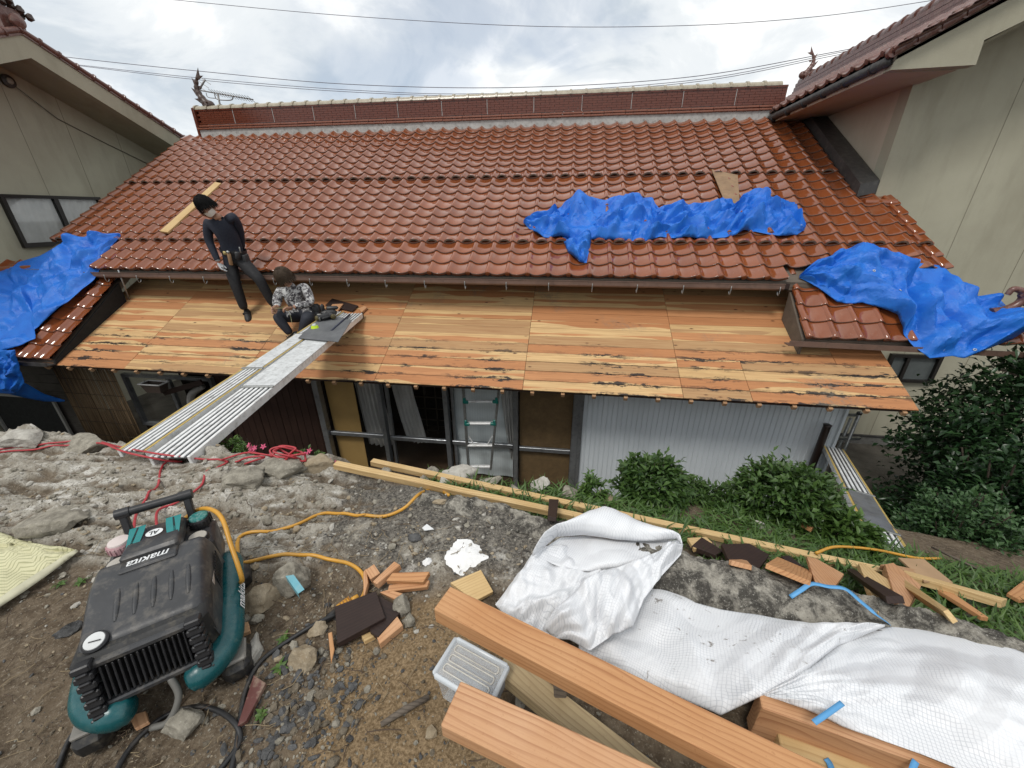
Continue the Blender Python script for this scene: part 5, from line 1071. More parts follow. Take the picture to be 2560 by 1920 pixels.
# ---- rocks
def rock_mat(name, a, b_, sp):
    t = NT(name, rough=.92, spec=.2); v = t.tc(); g = t.geo(); c = t.mix(t.ramp(t.noise(g, 22, 8, .65), ((.36, 0.), (.64, 1.))), a, b_); c = t.mix(t.ramp(t.noise(g, 120, 4, .7), ((.58, 0.), (.68, .7))), c, sp); t.col(c); t.bump(t.noise(g, 60, 7, .7), .8, .010); return t.m
ROCKG = rock_mat('grey_stone', (.17, .155, .125), (.33, .305, .25), (.46, .43, .37)); ROCKT = rock_mat('tan_stone', (.26, .205, .135), (.36, .30, .215), (.46, .41, .33)); ROCKD = rock_mat('dark_stone', (.055, .055, .055), (.115, .115, .115), (.22, .22, .21)); ROCKB = rock_mat('brown_stone', (.10, .082, .058), (.19, .16, .12), (.28, .25, .2)); ROCKP = rock_mat('pale_stone', (.34, .32, .28), (.48, .46, .41), (.58, .56, .52))
def rock_mesh(seed, sub, mat, jag=.35, flat=.6):
    bm = bmesh.new(); bmesh.ops.create_icosphere(bm, subdivisions=sub, radius=1); r = random.Random(seed); o_ = Vector((r.uniform(0, 99), r.uniform(0, 99), r.uniform(0, 99)))
    cuts = [(Vector((r.gauss(0, 1), r.gauss(0, 1), r.gauss(0, 1))).normalized(), r.uniform(.50, .85)) for _ in range(9)]
    for v in bm.verts:
        p = v.co.copy()
        for n, d in cuts:
            k = p.dot(n)
            if k > d: p -= n*(k-d)
        p *= 1+jag*(mnoise.noise(p*1.7+o_)*.5+mnoise.noise(p*4+o_)*.25+mnoise.noise(p*9+o_)*.10); p.z *= flat; v.co = p
    me = bpy.data.meshes.new('rock'); bm.to_mesh(me); bm.free(); me.materials.append(mat); me.polygons.foreach_set('use_smooth', [True]*len(me.polygons)); me.set_sharp_from_angle(angle=math.radians(32)); return me
def rock(x, y, sx_, sy, sz, mat, seed, label, rz=0.0, sub=4, dz=0.0, group='stones on the bank'):
    p = gz(x, y); M = Matrix.Translation(p+Vector((0, 0, sz*.25+dz)))@Matrix.Rotation(rz, 4, 'Z')@Matrix.Diagonal((sx_, sy, sz/.6, 1)); return tag(link('rock', rock_mesh(seed, sub, mat), None, M), label, 'rock', group)
rock(140, 1308, .17, .10, .07, ROCKG, 1, 'big flat grey stone beside the corner of the straw mat', .3)
rock(730, 1465, .0, .0, .0, ROCKG, 2, 'x') if False else None
rock(655, 1508, .085, .065, .06, ROCKT, 3, 'blunt tan stone beside the broken lump with the blue stripe', .4)
rock(758, 1655, .055, .052, .045, ROCKT, 4, 'smooth tan pentagonal stone between the black cable and the dark boards', .2)
rock(1010, 1520, .045, .040, .05, ROCKG, 5, 'jagged grey stone touching the pale block by the dark boards', .9)
rock(1022, 1556, .030, .028, .03, ROCKG, 6, 'small grey stone just below the jagged one by the dark boards', .1)
rock(640, 1552, .032, .025, .025, ROCKG, 7, 'small pale grey stone below the blunt tan stone', 1.2)
rock(460, 1810, .075, .055, .040, ROCKG, 8, 'low brown-grey stone inside the loop of black cable', .1)
rock(795, 1580, .035, .04, .028, ROCKT, 9, 'small tan stone under the black cable near the plug', .4)
rock(668, 1302, .035, .030, .03, ROCKG, 10, 'round grey stone beside the upper yellow hose', .1)
rock(1098, 1256, .042, .026, .024, ROCKT, 11, 'smooth tan pebble set in the concrete under the yellow hose', .2)
rock(1038, 1345, .035, .030, .022, ROCKD, 12, 'dark round stone set in the stained concrete near the white powder', .2)
rock(640, 1630, .030, .075, .03, ROCKP, 13, 'pale weathered stick-like stone beside the compressor foot', .5)
rock(180, 1575, .05, .025, .03, ROCKD, 14, 'dark wedge stone beside the compressor shell', .7)
rock(190, 1285, .06, .04, .03, ROCKP, 15, 'pale broken stone behind the big flat one', .2)
for i, (x, y, s, m, lb) in enumerate(((795, 1168, .10, ROCKT, 'big rounded tan boulder at the bank edge beside the coiled red hose'), (700, 1185, .12, ROCKG, 'broad grey boulder at the bank edge below the coiled red hose'), (612, 1210, .13, ROCKG, 'flat brown-grey boulder near the bank edge under the red hose'), (1140, 1200, .13, ROCKP, 'white mossy boulder at the foot of the ladder'), (1215, 1215, .10, ROCKG, 'grey boulder between the white mossy one and the hardboard pane'), (1345, 1222, .085, ROCKP, 'pale rough boulder in front of the brown hardboard pane'), (1420, 1235, .085, ROCKG, 'mossy grey boulder at the corner of the ribbed wall'), (1070, 1195, .08, ROCKG, 'grey boulder beside the white mossy one under the pale battens'), (960, 1188, .07, ROCKG, 'grey boulder under the upper pale batten'), (1285, 1235, .06, ROCKG, 'small grey boulder between the paler ones at the bank edge'), (1515, 1252, .07, ROCKT, 'tan stone half hidden in the grass near the bush'), (1660, 1268, .05, ROCKG, 'grey stone in the grass under the clipped bush'), (1900, 1318, .045, ROCKP, 'pale stone in the grass beside the orange offcut'), (60, 1105, .13, ROCKP, 'long pale slab of rock at the bank edge by the dark screen window'), (225, 1118, .14, ROCKG, 'grey slab of rock at the bank edge under the red hose'))):
    rock(x, y, s*1.3, s*.8, s*.62, m, 40+i, lb, .2*i, group='boulders along the bank edge')
ck = rock(735, 1470, .075, .06, .085, ROCKG, 30, 'broken concrete lump with a pale blue painted stripe', .5, dz=.02)
a, e = gz(716, 1440, .115), gz(748, 1478, .12); b = MB(); b.add([a+Vector((-.004, .0, 0)), a+Vector((.026, .010, .0)), e+Vector((.016, .010, 0)), e+Vector((-.004, -.004, -.01)), a+Vector((-.004, 0, -.03)), e+Vector((-.004, -.004, -.04))], [(0, 3, 2, 1), (0, 4, 5, 3)]); sp = b.build('painted_stripe', plain('pale_blue_paint', (.16, .42, .50), .5, dirt=(.3, .4, .4)), None); sp.parent = ck; sp.matrix_parent_inverse = ck.matrix_basis.inverted()
# ---- gravel, crumbs and twigs (uncountable)
def scatter_pebbles(n, cx_, cy_, sx_, sy, smin, smax, mats, name, label, seed):
    r = np.random.default_rng(seed); bm = bmesh.new(); bmesh.ops.create_icosphere(bm, subdivisions=1, radius=1); bv = np.array([v.co[:] for v in bm.verts]); bf = np.array([[v.index for v in f.verts] for f in bm.faces]); bm.free(); Vs, Fs, Ms = [], [], []
    X = cx_+r.normal(0, 1, n)*sx_; Y = cy_+r.normal(0, 1, n)*sy; h, _ = ground_h(X, Y, True)
    for i in range(n):
        s = smin*(smax/smin)**(r.random()**2.2); q = bv*(1+.35*(r.random((len(bv), 1))-.5)); q = q*np.array([s*r.uniform(.7, 1.5), s*r.uniform(.6, 1.2), s*r.uniform(.4, .8)]); a = r.uniform(0, 6.28); t = r.uniform(-.5, .5); Rm = np.array(Euler((t, r.uniform(-.5, .5), a)).to_matrix()); Vs.append(q@Rm.T+np.array([X[i], Y[i], h[i]+s*.22])); Fs.append(bf+i*len(bv)); Ms += [r.integers(0, len(mats))]*len(bf)
    o = raw(name, np.concatenate(Vs), np.concatenate(Fs), mats, None, False, Ms); tag(o, label, 'gravel'); return stuff(o)
scatter_pebbles(800, -.80, .58, .12, .15, .004, .019, [ROCKD, ROCKD, ROCKG, ROCKD, ROCKB, ROCKB], 'gravel', 'patch of dark grey gravel on the soil beside the black cable', 3)
scatter_pebbles(5200, -.9, .72, .75, .38, .0018, .008, [ROCKG, ROCKT, ROCKD, ROCKB, ROCKB], 'gravel_crumbs', 'scattered crumbs of stone over the brown soil', 4)
scatter_pebbles(3200, -2.2, 1.4, 1.0, .32, .0025, .019, [ROCKG, ROCKG, ROCKT, ROCKG, ROCKP], 'rubble', 'loose rubble crumbs on the weathered rocky bank', 5)
scatter_pebbles(1500, .1, 1.25, .8, .18, .002, .012, [ROCKG, ROCKT, ROCKP], 'kerb_crumbs', 'stone crumbs along the foot of the mossy kerb', 6)
def twigs(n, seed):
    r = random.Random(seed); b = MB()
    for _ in range(n):
        x, y = r.gauss(-1.1, .8), r.uniform(.25, 1.5); a = r.uniform(0, 6.28); L = r.uniform(.02, .10); pts = []
        for k in range(4): u = k/3; px, py = x+math.cos(a)*L*u+r.uniform(-.008, .008), y+math.sin(a)*L*u+r.uniform(-.008, .008); pts.append((px, py, float(ground_h(px, py)[0])+.006+r.uniform(0, .012)))
        b.tube(pts, r.uniform(.0007, .0018), 4, r.randrange(2), False)
    o = b.build('dry_straw', [plain('straw', (.26, .20, .12), .9), plain('root', (.09, .06, .04), .9)], None, True); tag(o, 'scattered dry straw and rootlets on the soil', 'straw'); return stuff(o)
twigs(620, 5)
st_ = [gz(952, 1812, .012), gz(1010, 1775, .016), gz(1072, 1742, .014)]; tag(MB().tube(st_, [.008, .011, .009], 8).build('stick', OLDW, None, True), 'dead brown stick lying on the sandy soil beside the plastic box', 'stick')
# ---- compressor
CO = Vector((-1.36, .75, float(ground_h(-1.36, .75)[0]))); _an = math.radians(40); CS = Vector((math.cos(_an), math.sin(_an), 0)); CFw = Vector((math.sin(_an), -math.cos(_an), 0)); CM = Matrix((CS, CFw, Vector((0, 0, 1)))).transposed()
def Cw(a, b_, c): return CO+CS*a+CFw*b_+Vector((0, 0, c))
KB = plain('dusty_black_shell', (.042, .043, .046), .42, var=.35, sc=9, bump=.10, dirt=(.15, .135, .115)); KT = plain('teal_enamel', (.004, .085, .095), .30, var=.3, sc=14, dirt=(.05, .12, .12)); KD = plain('dusty_black', (.020, .020, .020), .6, var=.5, sc=16, dirt=(.11, .095, .07))
cp = thing('air_compressor', 'black and teal portable air compressor standing on the soil by the mat', 'air compressor', CO)
def shell():
    b = MB(); nb, na = 26, 30; rows = []
    bs = np.linspace(-.155, .185, nb)
    for bb in bs:
        t = (bb+.155)/.34; ctop = .372-.055*smooth(.25, 1., t)-.0; k = .06*max(0, (t-.88)/.12)**2+.035*max(0, (.10-t)/.10)**2; row = []
        for i in range(na):
            u = -1+2*i/(na-1); a = .162*np.sign(u)*min(1, abs(u)*1.28); e = max(0, (abs(u)-.74)/.26); c = ctop-k-.16*e**1.7; a = .162*np.sign(u)*(1-(1-min(1, abs(u)/.86))**1.0) if abs(u) < .86 else np.sign(u)*(.162+.012*((abs(u)-.86)/.14)); row.append(Cw(a, bb, c))
        rows.append(row)
    b.grid(np.array(rows, float), 0, True); return b.build('shell', KB, cp, ang=50)
sh1 = shell()
MB().box(Cw(0, .02, .20), (.33, .36, .22), CM, 0, .02).build('motor_housing', KD, cp, ang=50)
for i in range(6):
    a = -.115+i*.046; b = MB(); rows = []
    for v in np.linspace(0, 1, 9):
        bb = .0+v*.105; t = (bb+.155)/.34; c = .372-.055*float(smooth(.25, 1., np.float64(t))); w = .0085*math.sin(math.pi*(.08+.84*v))**.5; rows.append([Cw(a+w*math.cos(q), bb, c-.002+.009*math.sin(q)*math.sin(math.pi*(.05+.9*v))**.4) for q in np.linspace(0, math.pi, 7)])
    if i > 0: b.grid(np.array(rows, float)); b.build('shell_rib', KB, sh1, True)
# gauge sunk in the front corner
g = Cw(-.105, .150, .322); b = MB(); nz = Vector((0, 0, 1))*.93+CFw*.30; b.lathe(g, [(.031, -.02), (.031, .004), (.027, .008)], nz, 22); ga = b.build('pressure_gauge', BLACK, cp, ang=40); MB().lathe(g+nz*.004, [(.025, 0), (.025, .004), (.024, .006)], nz, 22).build('dial', plain('dial_white', (.62, .63, .62), .25), ga, ang=40); MB().bar(g+nz*.0112-CS*.012, g+nz*.0112+CS*.016+CFw*.006, .003, .0015, nz).build('needle', BLACK, ga)
# front grille with its two stepped brackets
MB().box(Cw(0, .20, .225), (.22, .012, .10), CM@Matrix.Rotation(.35, 3, 'X'), 0, .004).build('grille_back', KD, cp)
gs = MB().box((0, 0, 0), (.0055, .030, .105), None, 0, .002).mesh('grille_slat', BLACK)
for i in range(15): link('grille_slat', gs, cp, Matrix.Translation(Cw(-.098+i*.014, .216, .225))@(CM@Matrix.Rotation(.35, 3, 'X')).to_4x4())
for c_h, b_h in ((.288, .198), (.158, .236)): MB().bar(Cw(-.125, b_h, c_h), Cw(.125, b_h, c_h), .022, .022, bev=.005).build('grille_rail', KB, cp)
for a in (-.128, .128):
    b = MB()
    for k in range(7): b.box(Cw(a, .205+k*.0075, .300-k*.028), (.042, .040, .022), CM@Matrix.Rotation(.30, 3, 'X'), 0, .004); b.box(Cw(a, .224+k*.0075, .290-k*.028), (.026, .016, .012), CM, 0, .003)
    b.build('front_bracket', BLACK, cp)
# tanks along both sides, curling in at the front, on rubber feet
for s in (-1, 1):
    P = cr([Cw(s*.175, -.24, .145), Cw(s*.182, -.08, .145), Cw(s*.182, .08, .14), Cw(s*.172, .18, .125), Cw(s*.125, .235, .115), Cw(s*.065, .250, .11)], 6); n = len(P); tk = MB().tube(P, [.047*(1 if 1 < i < n-3 else (.55 if i in (0, n-1) else .88)) for i in range(n)], 18).build('air_tank', KT, cp, ang=60)
    for bb in (-.21, .205): MB().box(Cw(s*.185, bb, .035), (.085, .105, .08), CM, 0, .020).build('rubber_foot', KD, cp, ang=50)
    MB().box(Cw(s*.185, .20, .082), (.07, .085, .016), CM, 0, .005).build('foot_plate', plain('worn_steel_plate', (.25, .235, .21), .6, .3), cp)
MB().tube(cr([Cw(.03, .235, .15), Cw(.04, .27, .09), Cw(.0, .29, .03), Cw(-.05, .27, .012)], 5), .010, 8).build('drain_hose', plain('grey_hose', (.15, .145, .13), .6), cp, True)
# rear deck: label, knobs, small gauges, carrying handle
MB().box(Cw(0, -.235, .235), (.33, .17, .17), CM, 0, .022).build('rear_housing', KB, cp, ang=50)
RL = CM@Matrix.Rotation(.14, 3, 'X')
lb = MB().box(Cw(0, -.20, .362), (.165, .19, .05), RL, 0, .010).build('label_block', KB, cp, ang=50)
def onlab(a, b_): return Vector(Cw(a, b_, 0))+Vector((0, 0, .3885-(b_+.20)*math.tan(.14)))
for s in (-1, 1):
    b = MB(); q = []
    for v in np.linspace(0, 1, 8): q.append([onlab(s*(.030+.018*v**1.6), -.272+.125*v)+Vector((0, 0, .0012)), onlab(s*(.078-.002*v), -.272+.125*v)+Vector((0, 0, .0012))])
    for i in range(7):
        if i != 30: b.add([q[i][0], q[i][1], q[i+1][1], q[i+1][0]], [(0, 1, 2, 3)])
    b.build('teal_panel', plain('teal_print', (.012, .20, .20), .4), lb)
    b = MB(); b.add([x+Vector((0, 0, .0012)) for x in (onlab(s*.050, -.268), onlab(s*.056, -.268), onlab(s*.070, -.165), onlab(s*.062, -.165))], [(0, 1, 2, 3)]); b.build('dark_stripe', BLACK, lb)
WPRINT = plain('white_print', (.68, .69, .69), .5, var=.06, bump=0)
b = MB(); ov = [onlab(.026*math.cos(t), -.215+.017*math.sin(t))+Vector((0, 0, .0016)) for t in np.linspace(0, 2*math.pi, 25)[:-1]]; b.add(ov, [tuple(range(24))]); b.build('logo_oval', WPRINT, lb)
def text(body, size, org, xdir, ydir, m, name, parent, shear=.2):
    cu = bpy.data.curves.new(name, 'FONT'); cu.body = body; cu.size = size; cu.align_x = 'CENTER'; cu.align_y = 'CENTER'; cu.shear = shear; cu.extrude = .0003; o = bpy.data.objects.new(name, cu); COL.objects.link(o); cu.offset = size*.012
    x = Vector(xdir).normalized(); y = Vector(ydir); y = (y-x*y.dot(x)).normalized(); R = Matrix((x, y, x.cross(y))).transposed()
    dg = bpy.context.evaluated_depsgraph_get(); me = bpy.data.meshes.new_from_object(o.evaluated_get(dg)); bpy.data.objects.remove(o); me.materials.clear(); me.materials.append(m); return link(name, me, parent, Matrix.Translation(org)@R.to_4x4())
ly = (onlab(0, -.1)-onlab(0, -.2)); text('AL', .026, onlab(0, -.215)+Vector((0, 0, .0022)), -CS, ly, BLACK, 'logo_letters', lb); text('AC401NX', .020, onlab(0, -.163)+Vector((0, 0, .002)), -CS, ly, WPRINT, 'model_lettering', lb, 0)
text('makita', .044, Cw(0, -.085, .3815), -CS, ly+Vector((0, 0, .0)), WPRINT, 'brand_lettering', lb, .3)
MB().box(Cw(0, -.085, .372), (.160, .055, .018), CM, 0, .006).build('brand_plate', KB, cp, ang=50)
nrm_s = CS*.92+Vector((0, 0, .38)); text('makita', .048, Cw(.182, .03, .145)+nrm_s*.0485, -CFw, nrm_s.cross(-CFw)*1.0, WPRINT, 'brand_lettering', cp, .25)
for s, m, cm in ((-1, plain('faded_pink_knob', (.50, .29, .31), .6, dirt=(.6, .5, .48)), plain('chalky_top', (.66, .58, .55), .8)), (1, BLACK, plain('scuffed_teal_top', (.02, .19, .175), .5, var=.3, sc=40, dirt=(.45, .5, .48)))):
    k = Cw(s*.122, -.275, .318); b = MB(); b.lathe(k, [(.030, 0), (.037, .006), (.037, .036), (.032, .042)], (0, 0, 1), 24)
    for i in range(16): t = i/16*6.283; b.box(k+Vector((.0375*math.cos(t), .0375*math.sin(t), .022)), (.005, .007, .026), rotz(t))
    kn = b.build('regulator_knob', m, cp, ang=40); MB().lathe(k+Vector((0, 0, .042)), [(.033, 0), (.031, .005), (.012, .007)], (0, 0, 1), 22).build('knob_top', cm, kn, ang=40)
    g = Cw(s*.118, -.188, .326); q = MB().lathe(g, [(.034, -.03), (.036, .0), (.033, .005)], (0, 0, 1), 20).build('small_gauge', BLACK, cp, ang=40); MB().lathe(g+Vector((0, 0, .0052)), [(.030, 0), (.028, .002)], (0, 0, 1), 20).build('dial', plain('dial_cream', (.45, .42, .37), .3), q)
for k, (aa, bb) in enumerate(((-.135, -.315), (-.10, -.325))):
    b = MB(); c0 = Cw(aa, bb, .300); d = (-CFw*.8+Vector((0, 0, .6))); b.lathe(c0, [(.010, -.02), (.014, 0), (.014, .02), (.0115, .022), (.0115, .04)], d, 12); b.build('hose_coupler', plain('coupler_metal', (.5, .5, .5), .35, .7), cp, ang=40)
hA, hB = Cw(-.105, -.335, .44), Cw(.105, -.335, .44); hd = MB().tube([hA-CS*.012, hA, hB, hB+CS*.012], .0165, 14).build('carry_handle', BLACK, cp, ang=50)
for s in (-1, 1):
    MB().bar(Cw(s*.095, -.285, .27), Cw(s*.098, -.337, .435), .030, .024, CS, 0, .004).build('handle_post', BLACK, hd); MB().tube([Cw(s*.075, -.335, .44), Cw(s*.118, -.335, .44)], .020, 14).build('handle_collar', BLACK, hd, ang=50)
b = MB()
for i in range(9): b.box(Cw(.172, -.10+i*.013, .262-.002*i), (.004, .006, .085), CM, 0, .001)
b.build('side_louvre', BLACK, cp); MB().box(Cw(.1655, .01, .245), (.004, .055, .075), CM, 0, .001).build('warning_label', plain('warning_print', (.50, .42, .36), .5, var=.4, sc=60), cp)
# ---- hoses and cables
REDH = plain('red_hose', (.42, .035, .045), .42, var=.2); YELH = plain('yellow_hose', (.62, .31, .035), .42, var=.25, sc=6, dirt=(.4, .25, .08)); BLKC = plain('black_cable', (.020, .020, .021), .5, var=.4, sc=10, dirt=(.08, .07, .06))
def hose(px, r, m, name, label, cat, group=None, dz=None, n=7, parent=None):
    pts = [Vector(p) if len(p) == 3 and isinstance(p, Vector) else gz(p[0], p[1], (p[2] if len(p) > 2 else 0)+r*1.1) for p in px]
    P = cr(pts, n); P = [np.array([q[0], q[1], max(q[2], float(ground_h(q[0], q[1])[0])+r*.9)]) for q in P]
    for _ in range(2): P = [P[0]]+[(P[i-1]+2*P[i]+P[i+1])/4 for i in range(1, len(P)-1)]+[P[-1]]
    o = MB().tube(P, r, 10).build(name, m, parent, True)
    return tag(o, label, cat, group) if parent is None else o
hose([(1122, 1238, .0), (1092, 1223, .01), (1052, 1232, .01), (1010, 1271), (955, 1292), (892, 1290), (850, 1285), (802, 1285), (738, 1313), (675, 1330), (600, 1340), Cw(.20, -.21, .12)], .0085, YELH, 'yellow_hose', 'yellow hose running from the compressor over the stained concrete to the kerb', 'hose', 'yellow hoses')
hose([Cw(.02, -.345, .30), Cw(.12, -.33, .36), Cw(.20, -.22, .375), Cw(.225, -.09, .31), Cw(.235, .0, .19), (574, 1419, .03), (633, 1402), (696, 1388), (759, 1388), (830, 1400), (875, 1410), (905, 1433), (914, 1465), (905, 1494), (880, 1513), (862, 1522, .02)], .0085, YELH, 'yellow_lead', 'yellow lead looped from the compressor top to the orange plug', 'lead', 'yellow hoses')
hose([(841, 1536, .015), (793, 1557, .01), (717, 1604), (650, 1655), (614, 1726), (600, 1802), (590, 1870), (570, 1960)], .0078, BLKC, 'black_cable', 'black cable curving from the orange plug down across the soil', 'cable', 'black cables')
hose([(120, 1990), (148, 1912), (177, 1844), (224, 1798), (270, 1780, .02), Cw(-.10, .2, .06)], .0078, BLKC, 'black_cable', 'black cable running off under the teal tank foot of the compressor', 'cable', 'black cables')
hose([(270, 1990), (295, 1920), (338, 1853), (405, 1794), (477, 1768), (540, 1775), (586, 1806, .012), (601, 1844), (585, 1880), (549, 1925), (500, 1990)], .0078, BLKC, 'black_cable', 'black cable making a wide loop on the soil before the compressor', 'cable', 'black cables')
pg = gz(852, 1522, .02); pl_ = thing('extension_plug', 'orange extension plug lying on the dark boards', 'plug', pg); dr = (gz(835, 1535, .02)-gz(872, 1508, .02)).normalized()
MB().bar(pg-dr*.045, pg+dr*.015, .042, .036, bev=.008).build('body', plain('orange_plug', (.62, .30, .03), .45, var=.2), pl_, ang=50); MB().tube([pg-dr*.045, pg-dr*.075], [.014, .010], 10).build('strain_relief', YELH, pl_, True); MB().tube([pg+dr*.015, pg+dr*.05, pg+dr*.075], [.017, .014, .009], 12).build('socket', BLKC, pl_, True)
for i in range(4): MB().box(pg-dr*(.04-.012*i)+Vector((0, 0, .0185)), (.004, .03, .003), basis(dr, (0, 0, 1))).build('grip_rib', plain('plug_mark', (.30, .13, .02), .5), pl_)
ru = .0062
hose([(-60, 1128), (0, 1124), (98, 1114), (195, 1101, .02), (244, 1103, .03), (293, 1116, .08), (391, 1134, .09), (488, 1146, .03), (570, 1154, .0)], ru, REDH, 'red_hose', 'upper red hose running along the bank edge and over the walkway ends', 'hose', 'red air hoses')
hose([(-60, 1137), (0, 1131), (98, 1123), (195, 1111, .02), (255, 1108, .03), (300, 1126, .09), (345, 1138, .09), (420, 1152, .03), (456, 1154)], ru, REDH, 'red_hose', 'second red hose running beside the upper one along the bank edge', 'hose', 'red air hoses')
hose([(456, 1154), (420, 1153), (404, 1171), (399, 1204), (384, 1230), (361, 1256), (340, 1285, .02), Cw(-.16, -.40, .20), Cw(-.137, -.345, .325)], ru, REDH, 'red_hose', 'red hose snaking over the rock to the pink-knobbed coupler', 'hose', 'red air hoses')
hose([(570, 1154), (537, 1178), (508, 1210), (469, 1240), (430, 1262), (391, 1281, .02), Cw(-.08, -.43, .18), Cw(-.102, -.355, .325)], ru, REDH, 'red_hose', 'straighter red hose passing under the carrying handle to the compressor', 'hose', 'red air hoses')
cc = gz(720, 1158, .04); pts = []
for i in range(70):
    a = i*.36; k = .5+.5*math.sin(i*.11); pts.append(cc+Vector(((.10+.03*math.sin(i*.7))*math.cos(a)+.03*math.sin(i*.23), (.05+.02*math.cos(i*.5))*math.sin(a)*.6, .07*abs(math.sin(a*.5+i*.05))+.05*k)))
pts = [cc+Vector((-.45, -.02, .0)), cc+Vector((-.32, .03, .03)), cc+Vector((-.2, .02, .04))]+pts
tag(MB().tube([Vector(p) for p in cr(pts, 3)], ru, 8).build('red_hose_coil', REDH, None, True), 'tangled coil of red hose at the bank edge before the dark doors', 'hose', 'red air hoses')
hose([(590, 1158), (610, 1146, .04), (640, 1141, .05), (662, 1143, .04), (640, 1150, .02), (612, 1160)], ru, REDH, 'red_hose', 'short red hose loop at the bank edge beside the pink flowers', 'hose', 'red air hoses')
# ---- straw mat
def straw():
    t = NT('woven_straw', rough=.8, spec=.2); P = t.geo(); x = t.xyz(t.mp(P, (1, 1, 1), rot=(0, 0, .55))); zz = t.ma('PINGPONG', x[1], .04); q = t.ma('ADD', x[0], t.ma('MULTIPLY', zz, 1.0)); f = t.ma('FRACT', t.ma('MULTIPLY', q, 42.)); l = t.ramp(f, ((.10, 1.), (.26, 0.), (.9, 0.), (1., 1.))); w = t.ma('FRACT', t.ma('MULTIPLY', x[1], 150.))
    c = t.mix(t.noise(P, 9, 5), (.50, .48, .30), (.60, .575, .38)); c = t.mix(t.ma('MULTIPLY', l, .6), c, (.24, .25, .13)); t.col(c); t.bump(t.ma('ADD', l, t.ma('MULTIPLY', w, .3)), .5, .004); return t.m
mat_o, _ = ribbon('straw_mat', [(-150, 1300), (-60, 1312), (0, 1330), (70, 1356), (130, 1370), (192, 1378)], [(-150, 1590), (-60, 1545), (0, 1505), (60, 1465), (110, 1430), (193, 1381)], supG(.02), 50, 30, .02, .02, 61, straw(), .6, .012, freq=(.5, 2), nc=5, jit=0, th=.004); tag(mat_o, 'pale yellow woven straw mat with herringbone pattern at the soil edge', 'mat')
hem, _ = ribbon('hem_band', [(192, 1376), (110, 1426), (60, 1460), (0, 1500), (-60, 1540)], [(196, 1382), (120, 1440), (66, 1478), (0, 1520), (-60, 1560)], supG(.03), 40, 5, .004, .006, 62, plain('cream_hem', (.52, .50, .36), .8), .6, .012, freq=(.5, 2), nc=5, jit=0, th=.004, parent=mat_o)
# ---- spilled white powder
def powder(cx_, cy_, rx, ry, seed, label):
    c = gz(cx_, cy_); n = 64; b = MB(); V = [c+Vector((0, 0, .016))]; Fc = []
    for k in range(1, 9):
        for j in range(n):
            a = 2*math.pi*j/n; edge = .62+.75*float(fbm(np.float64(math.cos(a)*2.3+5), np.float64(math.sin(a)*2.3+5), 4, seed)); f = k/8; x, y = c.x+math.cos(a)*rx*edge*f, c.y+math.sin(a)*ry*edge*f
            V.append(Vector((x, y, float(ground_h(x, y)[0])+.014*(1-f**1.4)+.009*float(fbm(np.float64(x*90), np.float64(y*90), 3, 7))-.003*f)))
    for j in range(n): Fc.append((0, 1+j, 1+(j+1) % n))
    for k in range(7): Fc += [(1+k*n+j, 1+(k+1)*n+j, 1+(k+1)*n+(j+1) % n, 1+k*n+(j+1) % n) for j in range(n)]
    b.add(V, Fc); tag(b.build('white_powder', plain('white_plaster', (.80, .80, .79), .9, var=.08, sc=30, bump=.4), None, True), label, 'powder', 'white spills')
powder(1160, 1388, .10, .085, 3, 'larger patch of spilled white plaster on the stained concrete'); powder(1068, 1405, .022, .022, 4, 'tiny streak of white plaster beside the larger patch')
board('shell_piece', [(1056, 1325), (1068, 1315), (1086, 1328), (1062, 1332)], .006, WPRINT, 'white broken shell-like chip on the concrete by the yellow hose', 'chip', sup=supG(.0))
# ---- offcuts
def off(pts, th, m, label, dz=0.012, group='offcuts scattered on the bank', name='wood_offcut'): return board(name, pts, th, m, label, 'offcut', group, supG(dz+(.03 if pts[0][0] > 1690 else 0)))
Q = lambda *p: [(850+x/2.37, 1220+y/2.37) for x, y in p]; Rr = lambda *p: [(1700+x/2.37, 1220+y/2.37) for x, y in p]
off(Q((162, 525), (214, 487), (250, 540), (196, 578)), .035, FIR2, 'small cube-like pale block in the pile by the orange plug')
off(Q((207, 590), (334, 470), (369, 492), (234, 610)), .03, FIR2, 'pale stick lying at an angle on top of the offcut pile', .02)
off(Q((290, 640), (300, 600), (536, 572), (522, 612)), .025, FIR2, 'pale board underneath the knotty one in the offcut pile')
off(Q((283, 580), (322, 532), (538, 525), (502, 588)), .03, FIR, 'knotty orange board on top of the offcut pile', .03)
off(Q((245, 640), (300, 625), (385, 650), (330, 680)), .02, FIR2, 'thin pale slip under the offcut pile beside the jagged stone')
off(Q((-20, 740), (222, 646), (276, 806), (-5, 958)), .028, DARKW, 'larger dark brown stained board with orange edge beside the plug', .012)
off(Q((222, 660), (384, 745), (232, 915), (186, 882)), .022, DARKW, 'smaller dark brown stained board tucked beside the larger one', .004)
off(Q((228, 922), (346, 796), (380, 850), (246, 966)), .03, FIR2, 'pale end block next to the dark boards on the sandy soil', -.008)
off(Q((132, 905), (188, 882), (216, 906), (152, 944)), .02, PINE, 'little pale block peeking from under the dark boards', -.01)
off(Q((655, 590), (835, 511), (908, 640), (800, 690)), .022, PINE, 'square pale yellow board on the concrete beside the timber end')
off(Q((150, 520), (168, 500), (178, 585), (150, 682)), .02, FIR2, 'thin upright pale strip beside the yellow cord loop')
off([(584, 1575), (625, 1565), (630, 1588), (580, 1612)], .018, RAFT, 'orange splinter of wood by the compressor tank')
off([(330, 1800), (372, 1788), (380, 1815), (345, 1832)], .014, FIR2, 'orange wood chip before the compressor foot')
off([(822, 1590), (832, 1586), (838, 1630), (830, 1668)], .008, FIR, 'narrow orange splinter below the dark boards')
